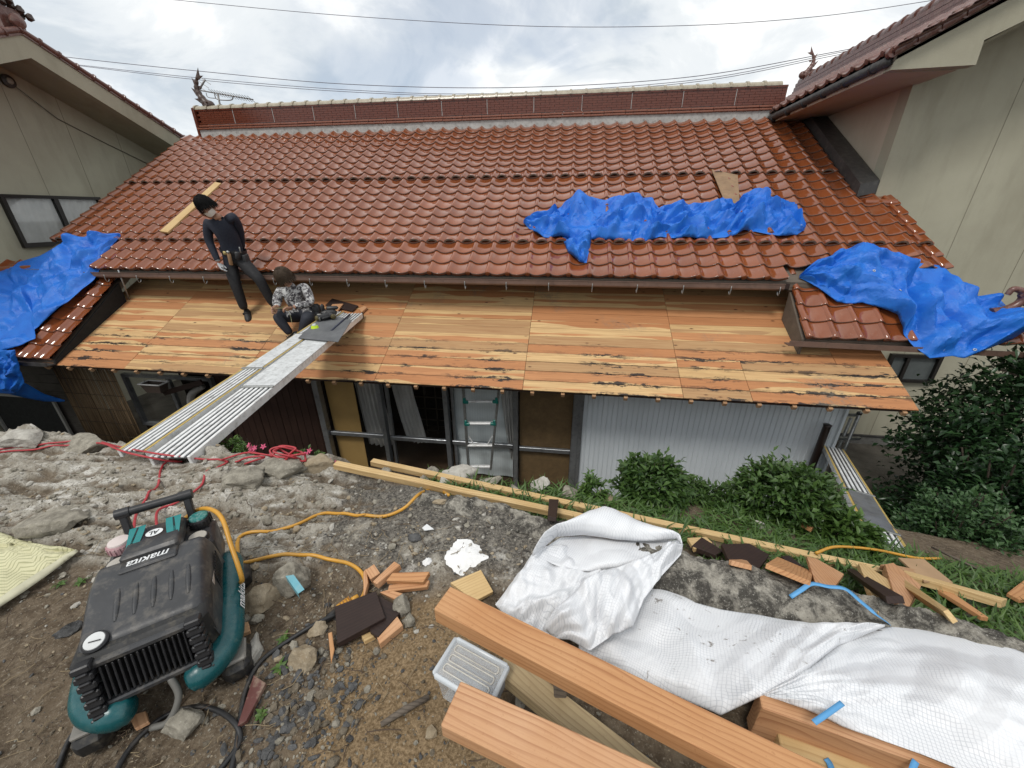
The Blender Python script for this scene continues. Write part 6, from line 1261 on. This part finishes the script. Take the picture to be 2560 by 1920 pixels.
tag(board('tile_shard', [(600, 1826), (640, 1698), (670, 1718), (622, 1812)], .016, plain('maroon_tile', (.125, .045, .038), .4, var=.25, sc=9, dirt=(.4, .33, .24)), 'x', 'tile', None, supG(.0)), 'broken maroon tile shard lying on the soil beside the black cable', 'tile shard')
off(Rr((38, 322), (150, 316), (186, 350), (78, 392)), .02, PINE, 'pale square offcut half under the dark boards beyond the sack'); off(Rr((62, 376), (122, 322), (250, 404), (206, 432)), .025, DARKW, 'dark brown offcut lying against the kerb beyond the sack', .01)
off(Rr((206, 425), (382, 380), (512, 450), (432, 496)), .02, DARKW, 'broad dark brown offcut in the grass behind the kerb'); off(Rr((284, 456), (388, 455), (420, 492), (300, 484)), .02, FIR2, 'pale sliver of board behind the kerb by the broad dark one', .01)
off(Rr((497, 500), (566, 440), (776, 530), (770, 572)), .02, FIR, 'orange board resting on the kerb by the blue strap', .03); off(Rr((592, 430), (642, 426), (752, 520), (702, 532)), .02, DARKW, 'dark narrow board beside the orange board on the kerb', .01)
off(Rr((727, 475), (790, 476), (976, 590), (842, 572)), .02, FIR2, 'pinkish board lying on the grass above the blue strap', .03); off(Rr((990, 520), (1030, 515), (1330, 700), (1222, 692)), .025, DARKW, 'long dark board in the grass between two pale ones')
off(Rr((1030, 515), (1062, 510), (1246, 655), (1192, 657)), .03, PINE, 'pale batten end lying along the long dark board', .03); off(Rr((1176, 545), (1230, 516), (1396, 690), (1332, 720)), .05, FIR2, 'thick block with a dark side among the offcuts in the grass', .0)
off(Rr((1302, 606), (1322, 570), (1650, 810), (1602, 803)), .04, PINE, 'long pale stick pointing down over the kerb among the offcuts', .03); off(Rr((1286, 430), (1440, 440), (1610, 580), (1440, 572)), .012, plain('plywood_face', (.42, .27, .15), .7, var=.2, sc=6), 'square plywood sheet lying on top of the offcuts in the grass', .05)
off(Rr((1172, 490), (1220, 485), (1412, 526), (1396, 543)), .03, RAFT, 'short brown batten at the end of the long pale batten', .03); off(Rr((1282, 548), (1318, 536), (1922, 708), (1892, 722)), .04, PINE, 'straight pale batten lying beyond the thick block', .02)
off(Rr((1516, 632), (1592, 640), (1816, 800), (1772, 792)), .02, FIR, 'broad orange board with cut ends under the straight batten'); off(Rr((1925, 650), (2060, 545), (2080, 680), (2000, 690)), .02, FIR, 'orange board lying alone in the grass at the far end')
off(Rr((712, 236), (782, 156), (850, 186), (770, 270)), .025, FIR, 'orange block lying alone in the grass under the bush'); off([(1372, 1258), (1396, 1260), (1390, 1308), (1368, 1306)], .02, DARKW, 'dark stained piece stood across the pale battens behind the kerb', .06)
# ---- long battens and the big timbers
def timber(name, p0, p1, w, h, m, label, group, up_=(0, 0, 1), bev=.003):
    p0, p1 = Vector(p0), Vector(p1); R = basis(p1-p0, up_); me = MB().box((0, 0, 0), ((p1-p0).length, w, h), None, 0, bev).mesh(name, m); return tag(link(name, me, None, Matrix.Translation((p0+p1)/2)@R.to_4x4()), label, 'timber', group)
_b0, _b1 = gz(838, 1162, .06), gz(1515, 1308, .06); timber('pale_batten', _b0, _b1, .045, .04, PINE, 'shorter pale batten lying along the back of the kerb', 'long pale battens')
_b0, _b1 = gz(930, 1155, .06), gz(2290, 1448, .05); timber('pale_batten', _b0, _b1, .045, .04, PINE, 'longest pale batten running from the boulders to the plywood sheet', 'long pale battens')
t1a, t1b = (Vector(at_z(1080, 1518, .34))+Vector(at_z(1130, 1468, .34)))/2, (Vector(at_z(1710, 1905, .34))+Vector(at_z(1900, 1790, .34)))/2; d = (t1b-t1a).normalized()
timber('big_timber', t1a+Vector((0, 0, -.032)), t1b+d*.9+Vector((0, 0, -.032)), .092, .064, FIR, 'long planed orange timber crossing above the plastic box and white sheet', 'planed timbers')
t2a = (Vector(at_z(1105, 1812, .34))+Vector(at_z(1148, 1702, .34)))/2; d2 = Vector((.955, -.225, 0)).normalized(); timber('big_timber', t2a+Vector((0, 0, -.025)), t2a+d2*1.3+Vector((0, 0, -.025)), .106, .05, FIR2, 'wide planed board whose square end overlaps the plastic box lid', 'planed timbers')
t3a, t3b = Vector(at_z(1255, 1650, .10)), Vector(at_z(1560, 1890, .10)); d3 = (t3b-t3a).normalized(); timber('old_timber', t3a+Vector((0, 0, -.03)), t3b+d3*.6+Vector((0, 0, -.03)), .075, .06, wood('weathered_pine', (.42, .33, .19), (.34, .255, .14), (.2, .13, .07)), 'weathered pale timber lying on the soil under the long planed one', 'planed timbers')
sk = Vector(at_z(1405, 1650, .25)); b = MB(); b.box((sk.x, sk.y+.0, .135), (.040, .05, .27), rotz(.1), 0, .004); tag(b.build('timber_stake', OLDW), 'short grey worm-eaten post carrying the long planed timber', 'post')
t4a = Vector(at_z(1901, 1746, .22)); t4b = Vector(at_z(2411, 1920, .22)); d4 = (t4b-t4a).normalized(); timber('big_timber', t4a+Vector((0, 0, -.075)), t4b+d4*.7+Vector((0, 0, -.075)), .05, .15, FIR2, 'thick knotty plank set on edge beneath the white woven sheet', 'planed timbers')
timber('big_timber', Vector(at_z(1935, 1858, .09)), Vector(at_z(1935, 1858, .09))+d4*1.2, .10, .09, PINE, 'pale plank lying along the foot of the knotty plank', 'planed timbers')
# ---- plastic box
def plastic():
    t = NT('clear_plastic', (.70, .74, .77), .18, 0, .5); t.b.inputs['Alpha'].default_value = .30; t.b.inputs['Subsurface Weight'].default_value = .0; P = t.geo(); t.rough(t.ramp(t.noise(P, 60, 5), ((.3, .12), (.7, .4)))); return t.m
PLA = plastic(); PLA2 = plain('clear_plastic_rim', (.58, .62, .65), .25, var=.1)
L0, L1, L2, L3 = (Vector(at_z(*q, .15)) for q in ((1140, 1592), (1080, 1682), (1225, 1770), (1272, 1664))); lc = (L0+L1+L2+L3)/4; lx = ((L3-L0)+(L2-L1)).normalized(); ly_ = Vector((0, 0, 1)).cross(lx); lw = ((L3-L0).length+(L2-L1).length)/2; ld = ((L1-L0).length+(L2-L3).length)/2; LR = Matrix((lx, ly_, Vector((0, 0, 1)))).transposed()
pb = thing('plastic_box', 'clear plastic lidded box on the soil under the timber ends', 'box', (lc.x, lc.y, 0)); Bp = lambda x, y, z: Vector((lc.x, lc.y, 0))+LR@Vector((x, y, z))
b = MB(); t_ = .92; q0 = [(-lw/2*t_, -ld/2*t_), (lw/2*t_, -ld/2*t_), (lw/2*t_, ld/2*t_), (-lw/2*t_, ld/2*t_)]; q1 = [(x*.88, y*.88) for x, y in q0]; b.add([Bp(x, y, .138) for x, y in q0]+[Bp(x, y, .008) for x, y in q1], [(0, 1, 5, 4), (1, 2, 6, 5), (2, 3, 7, 6), (3, 0, 4, 7), (4, 5, 6, 7)]); b.build('tub', PLA, pb)
b = MB(); b.box(Bp(0, 0, .148), (lw*.93, ld*.93, .008), LR, 0, .003); ld_ = b.build('lid', PLA, pb); b = MB()
for s in (-1, 1): b.bar(Bp(s*lw/2*.97, -ld/2, .142), Bp(s*lw/2*.97, ld/2, .142), .014, .024, bev=.005); b.bar(Bp(-lw/2*.95, s*ld/2*.97, .142), Bp(lw/2*.95, s*ld/2*.97, .142), .014, .024, bev=.005)
b.build('lid_rim', PLA2, ld_, ang=50)
for k in (-1, 0, 1):
    y = k*ld*.25; x = lw*.36; r = ld*.085; pts = [Bp(x+r*math.cos(a)*.6, y+r*math.sin(a), .153) for a in np.linspace(-1.57, 1.57, 9)]+[Bp(-x+r*math.cos(a)*.6, y+r*math.sin(a), .153) for a in np.linspace(1.57, 4.71, 9)]; pts.append(pts[0]); MB().tube(pts, .0022, 6).build('lid_rib', plain('cream_rib', (.60, .58, .52), .4), ld_, True)
for s in (-1, 1): MB().box(Bp(s*lw*.50, 0, .125), (.012, ld*.42, .035), LR, 0, .004).build('clip_handle', plain('grey_clip', (.16, .165, .17), .5), pb, ang=50)
MB().box(Bp(0, 0, .05), (lw*.6, ld*.55, .07), LR, 0, .01).build('contents', plain('dull_contents', (.20, .21, .22), .7, var=.4, sc=30), pb)
# ---- white woven sack and sheet
def woven(name, dirt):
    t = NT(name, rough=.5, spec=.35); P = t.geo(); n = t.noise(P, 3, 4, .5, 0, 'Color'); v = t.vm('ADD', t.mp(P, (1, 1, 1.0), rot=(.0, .0, .42)), t.vm('MULTIPLY', n, (.10, .10, .10))); x = t.xyz(v); lx_ = t.ma('FRACT', t.ma('MULTIPLY', x[0], 105.)); ly2 = t.ma('FRACT', t.ma('MULTIPLY', x[1], 105.)); m = t.ma('MULTIPLY', t.noise(P, 5, 5, .6), 1.0)
    g = t.ma('MAXIMUM', t.ramp(lx_, ((0., 1.), (.22, 0.), (1., 0.))), t.ramp(ly2, ((0., 1.), (.22, 0.), (1., 0.)))); c = t.mix(t.ramp(t.noise(P, 6, 5), ((.3, 0.), (.7, 1.))), (.76, .775, .80), (.83, .84, .855)); c = t.mix(t.ma('MULTIPLY', g, t.ramp(m, ((.36, .10), (.60, .70)))), c, (.36, .39, .43))
    if dirt: c = t.mix(t.ma('MULTIPLY', t.ramp(t.noise(P, 36, 7, .7, .5), ((.60, 0.), (.66, .85))), t.ramp(t.noise(P, 3.2, 3), ((.48, 0.), (.62, 1.)))), c, (.13, .10, .07))
    t.col(c); t.bump(t.ma('ADD', t.ma('MULTIPLY', g, -.4), t.noise(P, 20, 4)), .25, .006)
    tr = t.n('ShaderNodeBsdfTranslucent'); tr.inputs[0].default_value = (.75, .77, .8, 1); mx = t.n('ShaderNodeMixShader'); mx.inputs[0].default_value = .12; out = t.t.nodes['Material Output']; t.L(t.b.outputs[0], mx.inputs[1]); t.L(tr.outputs[0], mx.inputs[2]); t.L(mx.outputs[0], out.inputs[0]); return t.m
WOV = woven('white_woven_plastic', False); WOVD = woven('dirty_white_woven', True)
def supS(x, y):
    p = at_z(x, y, .09); z = .035+.19*float(smooth(1.25, .80, p[1]))*float(smooth(.35, .75, p[0]))+.05*float(smooth(1.0, 1.35, p[0]))*float(smooth(1.2, 1.05, p[1])); p = at_z(x, y, z); return p, np.array([0, -.25, .97])
wsheet, _ = ribbon('woven_sheet', [(1440, 1560), (1520, 1500), (1600, 1462), (1660, 1468), (1740, 1508), (1800, 1524), (1900, 1540), (2030, 1562), (2110, 1572), (2205, 1566)], [(1448, 1640), (1500, 1662), (1560, 1695), (1700, 1748), (1798, 1792), (1862, 1762), (1915, 1736), (1990, 1698), (2090, 1618), (2206, 1571)], supS, 200, 90, .012, .030, 71, WOVD, .9, .030, freq=(.6, 8), nc=13, jit=0, sharp=40, th=.002, prof=.8); tag(wsheet, 'dirt-specked white woven sheet spread between the sack and the knotty plank', 'sheet', 'white woven covers')
wsh2, _ = ribbon('woven_sheet', [(1900, 1740), (1970, 1700), (2060, 1630), (2120, 1590), (2190, 1572), (2290, 1560), (2380, 1575), (2480, 1602), (2600, 1650)], [(1916, 1740), (2010, 1775), (2100, 1818), (2200, 1850), (2300, 1885), (2400, 1925), (2480, 1960), (2540, 1985), (2640, 2010)], supS, 170, 100, .014, .030, 74, WOV, .9, .012, freq=(.6, 8), nc=13, jit=0, sharp=40, th=.002, prof=.8); tag(wsh2, 'cleaner white woven sheet with open weave draped down over the knotty plank', 'sheet', 'white woven covers')
sack = thing('woven_sack', 'open white woven sack slumped over the kerb with its mouth gaping', 'sack', gz(1440, 1450))
def supK(z0, tilt=-.25): return lambda x, y: (at_z(x, y, z0), np.array([0, tilt, .97]))
ribbon('sack_body', [(1331, 1392), (1372, 1372), (1425, 1372), (1480, 1382), (1520, 1400), (1545, 1424)], [(1238, 1512), (1262, 1545), (1300, 1565), (1340, 1590), (1368, 1600), (1400, 1560)], supK(.06), 110, 80, .05, .06, 81, WOV, 1.1, .02, freq=(.8, 9), nc=13, jit=0, sharp=40, th=.002, parent=sack)
ribbon('mouth_lining', [(1360, 1372), (1400, 1345), (1470, 1340), (1545, 1350), (1640, 1352), (1700, 1352)], [(1360, 1400), (1400, 1420), (1470, 1430), (1545, 1422), (1640, 1385), (1700, 1372)], supK(.135), 50, 24, .0, .04, 83, WOV, .9, .01, freq=(.5, 3), nc=6, jit=0, sharp=40, th=.002, parent=sack)
ribbon('back_flap', [(1329, 1394), (1376, 1347), (1440, 1316), (1505, 1280), (1586, 1301), (1650, 1324), (1698, 1344), (1706, 1364)], [(1333, 1396), (1390, 1348), (1460, 1343), (1544, 1352), (1600, 1354), (1642, 1354), (1690, 1350), (1705, 1366)], supK(.165), 70, 18, .05, .04, 85, WOV, .8, .03, freq=(.5, 3), nc=6, jit=0, sharp=40, th=.002, parent=sack)
ribbon('front_flap', [(1706, 1363), (1640, 1383), (1544, 1420), (1511, 1429), (1460, 1462), (1415, 1507), (1382, 1540), (1358, 1576)], [(1702, 1388), (1650, 1445), (1608, 1500), (1580, 1570), (1530, 1590), (1475, 1628), (1425, 1600), (1385, 1596)], supK(.16), 120, 60, .035, .07, 87, WOV, 1.1, .02, freq=(.8, 9), nc=13, jit=0, sharp=40, th=.002, parent=sack)
hb, _ = ribbon('hem_band', [(1511, 1425), (1462, 1458), (1412, 1506), (1380, 1542), (1357, 1578)], [(1530, 1436), (1478, 1474), (1432, 1524), (1410, 1562), (1392, 1592)], supK(.17), 40, 8, .012, .012, 89, WOV, .8, .02, freq=(.5, 3), nc=5, jit=0, sharp=40, th=.002, parent=sack)
STRAP = plain('blue_strap', (.10, .33, .62), .5, var=.15)
def strap(pts, w, label, z=None):
    P = [Vector(at_z(x, y, z)) if z is not None else gz(x, y, .06) for x, y in pts]; P = [Vector(p) for p in cr(P, 5)]; A = []
    for i, p in enumerate(P): t = (P[min(i+1, len(P)-1)]-P[max(i-1, 0)]).normalized(); s = t.cross(Vector((0, 0, 1))).normalized()*w/2; A.append([p-s, p+s])
    o = MB().grid(np.array(A, float)).build('packing_strap', STRAP, None, True); sd = o.modifiers.new('t', 'SOLIDIFY'); sd.thickness = .0015; return tag(o, label, 'strap', 'blue packing straps')
strap([(1976, 1492), (2004, 1474), (2030, 1459), (2070, 1466), (2113, 1472), (2150, 1502), (2190, 1535), (2226, 1562), (2226, 1576)], .016, 'long bent blue strap lying over the kerb below the pinkish board')
strap([(2035, 1806), (2062, 1788), (2085, 1772), (2106, 1757)], .013, 'short blue strap lying on the white sheet over the knotty plank', .295); strap([(2065, 1896), (2074, 1908), (2082, 1930)], .016, 'short blue strap end on the pale plank at its foot', .142); strap([(2290, 1902), (2284, 1915), (2278, 1935)], .013, 'faint blue strap end on the face of the knotty plank', .225)
# ================================================================ VEGETATION
def leaf_mat(name, a, b_, rough=.42, tl=.25):
    t = NT(name, rough=rough, spec=.4); at = t.n('ShaderNodeAttribute', attribute_name='tone'); P = t.geo(); c = t.mix(at.outputs['Fac'], a, b_); c = t.mix(t.ramp(t.noise(P, 8, 3), ((.4, 0.), (.7, .35))), c, a); t.col(c)
    tr = t.n('ShaderNodeBsdfTranslucent'); t.L(c, tr.inputs[0]); mx = t.n('ShaderNodeMixShader'); mx.inputs[0].default_value = tl; out = t.t.nodes['Material Output']; t.L(t.b.outputs[0], mx.inputs[1]); t.L(tr.outputs[0], mx.inputs[2]); t.L(mx.outputs[0], out.inputs[0]); return t.m
LEAF1 = leaf_mat('bush_leaf', (.022, .056, .013), (.085, .155, .034)); LEAF2 = leaf_mat('dark_tree_leaf', (.012, .036, .014), (.042, .090, .030), .3); LEAF3 = leaf_mat('weed_leaf', (.036, .086, .016), (.11, .19, .042)); LEAF4 = leaf_mat('pale_bush_leaf', (.022, .062, .020), (.075, .145, .05)); STEMM = plain('brown_stem', (.075, .055, .04), .9)
def leaves(P, D, Ln, Wd, tone, mats, name, parent, seed=0, bend=.25):
    """P points, D directions (n,3): folded leaf of 6 vertices each"""
    r = np.random.default_rng(seed); n = len(P); D = D/np.linalg.norm(D, axis=1, keepdims=True); up = np.tile([0, 0, 1.], (n, 1))+r.normal(0, .35, (n, 3)); S = np.cross(D, up); S /= np.linalg.norm(S, axis=1, keepdims=True)+1e-9; N = np.cross(S, D); L = Ln[:, None]; W_ = Wd[:, None]
    p0 = P; p1 = P+D*L*.45+S*W_*.5+N*W_*.22; p2 = P+D*L*.45-S*W_*.5+N*W_*.22; p3 = P+D*L-N*L*bend; pm = P+D*L*.5
    V = np.stack([p0, p1, pm, p2, p3], 1).reshape(-1, 3); i = np.arange(n)*5; Fc = np.concatenate([np.stack([i, i+2, i+1], 1), np.stack([i, i+3, i+2], 1), np.stack([i+1, i+2, i+4], 1), np.stack([i+2, i+3, i+4], 1)])
    o = raw(name, V, Fc, mats, parent, True); at = o.data.attributes.new('tone', 'FLOAT', 'POINT'); at.data.foreach_set('value', np.repeat(tone, 5).astype(np.float32)); return o
def shrub(name, label, cat, base, rad, nst, per, ln, wd, mat, seed, group=None, lean=(0, 0), dark=.0, shell=.75):
    r = np.random.default_rng(seed); t = thing(name, label, cat, base, group); base = np.array(base, float); b = MB(); P, D, T = [], [], []; cen = base+np.array([0, 0, rad[2]])
    for k in range(nst):
        d = r.normal(0, 1, 3); d[2] = abs(d[2])*1.0-.25; d /= np.linalg.norm(d); q = cen+d*np.array(rad)*r.uniform(shell, 1.08)*(1 if r.random() > .12 else 1.16); s0 = base+np.array([r.normal(0, rad[0]*.12), r.normal(0, rad[1]*.12), 0]); m = (s0+q)/2+np.array([0, 0, rad[2]*.18]); c = np.array(cr([s0, m, q], 4))
        if k % 5 == 0: b.tube([Vector(p) for p in c[::2]], [.006*rad[2]/.3*(1-.7*i/len(c[::2])) for i in range(len(c[::2]))], 5, 0, False)
        ax = (q-m)/np.linalg.norm(q-m)
        for j in range(per):
            f = r.uniform(-.55, 1.05); p = m+(q-m)*(f*.5+.5)+r.normal(0, rad[0]*.055, 3); dd = ax*.5+r.normal(0, .7, 3)+d*.4; P.append(p); D.append(dd); hgt = (p[2]-base[2])/(2*rad[2]); T.append(np.clip(r.normal(.42+.25*(f > .7), .22), 0, 1))
    P, D, T = map(np.array, (P, D, T)); n = len(P); leaves(P, D, ln*r.uniform(.65, 1.2, n), wd*r.uniform(.7, 1.2, n), T, mat, 'crown', t, seed); b.build('trunk', STEMM, t, True); return t
def ground_pt(x, y): return (x, y, float(ground_h(x, y, False)[0])-.02)
_q = at_y(1622, 1235, 2.42); shrub('clipped_bush', 'rounded glossy green bush before the ribbed wall, next to the doors', 'bush', (_q[0], 2.42, _q[2]-.12), (.26, .22, .21), 190, 20, .058, .026, LEAF1, 1, 'bushes along the bank')
_q = at_y(1955, 1310, 2.45); shrub('clipped_bush', 'broad glossy green bush next to the aluminium walkway', 'bush', (_q[0]-.05, 2.45, _q[2]-.10), (.34, .27, .31), 270, 22, .058, .026, LEAF1, 2, 'bushes along the bank')
_q = at_y(1770, 1285, 2.45); shrub('low_bush', 'low green bush filling the gap between the two glossy bushes', 'bush', (_q[0], 2.45, _q[2]-.08), (.30, .18, .16), 130, 20, .045, .019, LEAF1, 3, 'bushes along the bank')
_q = at_y(1480, 1250, 2.25); shrub('young_bush', 'small sprig of young green shoots at the corner of the ribbed wall', 'bush', (_q[0], 2.25, _q[2]-.03), (.10, .09, .12), 26, 14, .05, .02, LEAF3, 4, 'bushes along the bank')
_q = at_y(2110, 1360, 2.2); shrub('leafy_shrub', 'leafy shrub trailing over the lower end of the aluminium walkway', 'bush', (_q[0]-.02, 2.2, _q[2]-.05), (.17, .14, .13), 70, 16, .075, .032, LEAF3, 5, 'bushes along the bank')
_q = at_y(2340, 1400, 2.75); shrub('pale_shrub', 'tall blue-green shrub standing beyond the foot of the walkway', 'bush', (_q[0]+.05, 2.75, _q[2]-.35), (.34, .32, .50), 480, 26, .042, .024, LEAF4, 6, 'bushes along the bank')
_q = at_y(2510, 1480, 2.5); shrub('leafy_shrub', 'bright green leafy shrub growing under the dark tree', 'bush', (_q[0]+.05, 2.5, _q[2]-.3), (.26, .26, .28), 120, 18, .06, .035, LEAF3, 7, 'bushes along the bank')
# dark evergreen tree at the right
tb = at_y(2440, 1300, 4.3); tr_ = thing('evergreen_tree', 'dense dark evergreen tree standing in front of the beige wall', 'tree', (tb[0]+.25, 4.3, -2.4)); tx, ty = tb[0]+.25, 4.3
b = MB(); b.tube([(tx, ty, -2.4), (tx+.05, ty, -1.5), (tx-.03, ty+.05, -.8), (tx, ty, 0)], [.10, .085, .065, .03], 10); r = random.Random(3)
P, D, T = [], [], []; rr_ = np.random.default_rng(9)
for k in range(620):
    u = rr_.random(); z = -2.2+2.75*u; R = 1.18*math.sin(math.pi*min(1, .30+.66*u))**.8*(1.0 if u < .7 else 1.0-(u-.7)*1.5)+.06; a = rr_.uniform(0, 6.283); rad = R*rr_.uniform(.55, 1.05); q = np.array([tx+rad*math.cos(a), ty+rad*math.sin(a)*.9, z+rr_.normal(0, .08)]); m = np.array([tx, ty, z-.25])
    if k % 5 == 0: b.tube([m, (m+q)/2+np.array([0, 0, .06]), q], [.022, .014, .005], 5, 0, False)
    d0 = (q-m)/np.linalg.norm(q-m)
    for j in range(30): P.append(q+rr_.normal(0, .10, 3)-d0*rr_.uniform(0, .22)); D.append(d0*.6+rr_.normal(0, .65, 3)); T.append(np.clip(rr_.normal(.30+.35*u, .2), 0, 1))
P, D, T = map(np.array, (P, D, T)); n = len(P); leaves(P, D,   .095*rr_.uniform(.7, 1.2, n), .046*rr_.uniform(.7, 1.2, n), T, LEAF2, 'crown', tr_, 5); b.build('trunk', STEMM, tr_, True)
_q = at_y(2560, 1130, 3.6); shrub('dark_shrub', 'dark leafy shrub crowding beside the evergreen tree trunk', 'bush', (_q[0]+.1, 3.5, -2.3), (.6, .55, .9), 460, 26, .085, .042, LEAF2, 12, 'bushes along the bank')
_q = at_y(2300, 1240, 3.9); shrub('dark_shrub', 'low dark shrub in the shade behind the walkway', 'bush', (_q[0]+.35, 3.9, -2.38), (.5, .45, .45), 260, 24, .075, .036, LEAF2, 13, 'bushes along the bank')
# azalea with pink flowers at the bank edge
fx = at_y(585, 1135, 2.08); az = shrub('azalea', 'small azalea with pink flowers at the bank edge beside the walkway', 'azalea', (fx[0], 2.08, fx[2]-.05), (.16, .09, .08), 34, 12, .035, .013, LEAF3, 21)
PINKF = plain('pink_petal', (.62, .10, .20), .6, var=.2); rf = random.Random(4)
def flowers(parent, px, n, Y, spread):
    for _ in range(n):
        c = Vector(at_y(px[0]+rf.gauss(0, spread), px[1]+rf.gauss(0, spread*.7), Y+rf.uniform(-.03, .02))); b = MB(); ax = Vector((rf.gauss(0, .4), -.6, .7)).normalized(); u = ax.orthogonal().normalized(); w = ax.cross(u); a0 = rf.uniform(0, 6)
        for k in range(5): a = a0+k*1.2566; d = u*math.cos(a)+w*math.sin(a); e = u*math.cos(a+.5)+w*math.sin(a+.5); f = u*math.cos(a-.5)+w*math.sin(a-.5); b.add([c, c+e*.013+ax*.006, c+d*.024+ax*.006, c+f*.013+ax*.006], [(0, 3, 2, 1)])
        b.build('flower', PINKF, parent)
flowers(az, (560, 1129), 4, 2.02, 7); flowers(az, (636, 1120), 8, 2.02, 8)
b = MB()
for _ in range(12): p = Vector(at_y(600+rf.gauss(0, 20), 1150, 2.1)); b.tube([p, p+Vector((rf.uniform(-.06, .1), 0, rf.uniform(.04, .09))), p+Vector((rf.uniform(-.05, .22), 0, rf.uniform(.10, .20)))], [.003, .002, .001], 4, 0, False)
b.build('bare_twig', STEMM, az, True)
fx = at_y(770, 1140, 2.12); az2 = shrub('azalea', 'tiny azalea sprig with pink flowers behind the coiled red hose', 'azalea', (fx[0], 2.12, fx[2]-.05), (.10, .06, .05), 18, 10, .03, .012, LEAF3, 22); flowers(az2, (765, 1132), 6, 2.05, 8); flowers(az2, (835, 1157), 5, 2.03, 6)
# ---- grass and weeds on the strip behind the kerb
def grass(n, seed):
    r = np.random.default_rng(seed); X = r.uniform(-.95, 3.1, n*3); s = r.uniform(.05, 1.25, n*3); Y = Yc(X)+s; k = (Y < Ye(X)+.05) & (fbm(X*3, Y*3, 3, 5) > .40-.12*smooth(.3, 1.0, X)) & (X > -.9+.9*r.random(n*3)*0); X, Y = X[k][:n], Y[k][:n]; n = len(X); h, _ = ground_h(X, Y, True); P = np.stack([X, Y, h-.005], 1); a = r.uniform(0, 6.283, n); D = np.stack([np.cos(a)*.75, np.sin(a)*.75-.25, r.uniform(.35, 1.1, n)], 1); T = np.clip(r.normal(.5, .25, n), 0, 1)
    o = leaves(P, D, r.uniform(.05, .12, n), r.uniform(.008, .016, n), T, LEAF3, 'grass', None, seed, .45); tag(o, 'green grass and weeds covering the strip behind the mossy kerb', 'grass'); return stuff(o)
grass(11000, 3)
def weeds(pts, seed):
    r = random.Random(seed)
    for i, (x, y, lb) in enumerate(pts):
        c = np.array(gz(x, y)); t = thing('weed', lb, 'weed', c, 'small weeds on the soil'); m = 7; P = np.repeat(c[None], m, 0)+np.array([0, 0, .004]); D = np.array([[math.cos(k*6.283/m), math.sin(k*6.283/m), .5] for k in range(m)]); rg = np.random.default_rng(i); leaves(P, D, rg.uniform(.02, .04, m), rg.uniform(.012, .018, m), rg.uniform(.4, 1, m), LEAF3, 'leaf_rosette', t, i)
weeds([(152, 1463, 'little green weed on the soil between the mat and compressor'), (205, 1458, 'tiny weed sprig touching the compressor shell'), (712, 1600, 'small weed sprout by the black cable and orange splinter'), (655, 1790, 'thin weed sprout beside the maroon shard'), (700, 1672, 'tiny weed sprout beside the tan pentagonal stone')], 3)
for (x0, y0, x1, y1, Y, lb) in ((2160, 1250, 2260, 1345, 2.2, 'brown dead stem leaning over the walkway foot'), (2330, 1368, 2450, 1425, 2.0, 'thin dead stick lying across the grass below the shrubs')):
    tag(MB().tube([gz(x0, y0, .05), gz((x0+x1)/2, (y0+y1)/2, .06), gz(x1, y1, .03)], [.006, .008, .005], 6).build('dead_stick', OLDW, None, True), lb, 'stick')
hose([(2040, 1383, .05), (2080, 1368, .07), (2130, 1368, .07), (2200, 1376, .06), (2290, 1395, .05), (2350, 1396, .03)], .008, YELH, 'yellow_hose', 'yellow hose lying in the grass below the broad bush', 'hose', 'yellow hoses')
# roof-end ornament beyond the heaped tarpaulin
b = MB(); c = Vector(at_y(2530, 760, 4.9))
b.tube([Vector(p) for p in cr([c+Vector((-.16, 0, -.10)), c+Vector((-.02, 0, -.06)), c+Vector((.07, 0, .03)), c+Vector((.04, 0, .13)), c+Vector((-.06, 0, .16)), c+Vector((-.09, 0, .10))], 5)], [.05-.001*i for i in range(26)], 10)
for k in range(4): b.lathe(c+Vector((.05+.03*k, 0, .10-.03*k)), [(.02, -.03), (.045, 0), (.02, .03)], (1, 0, .6), 10)
b.build('corner_ornament', OLDTILE, roofs['r'], ang=50)
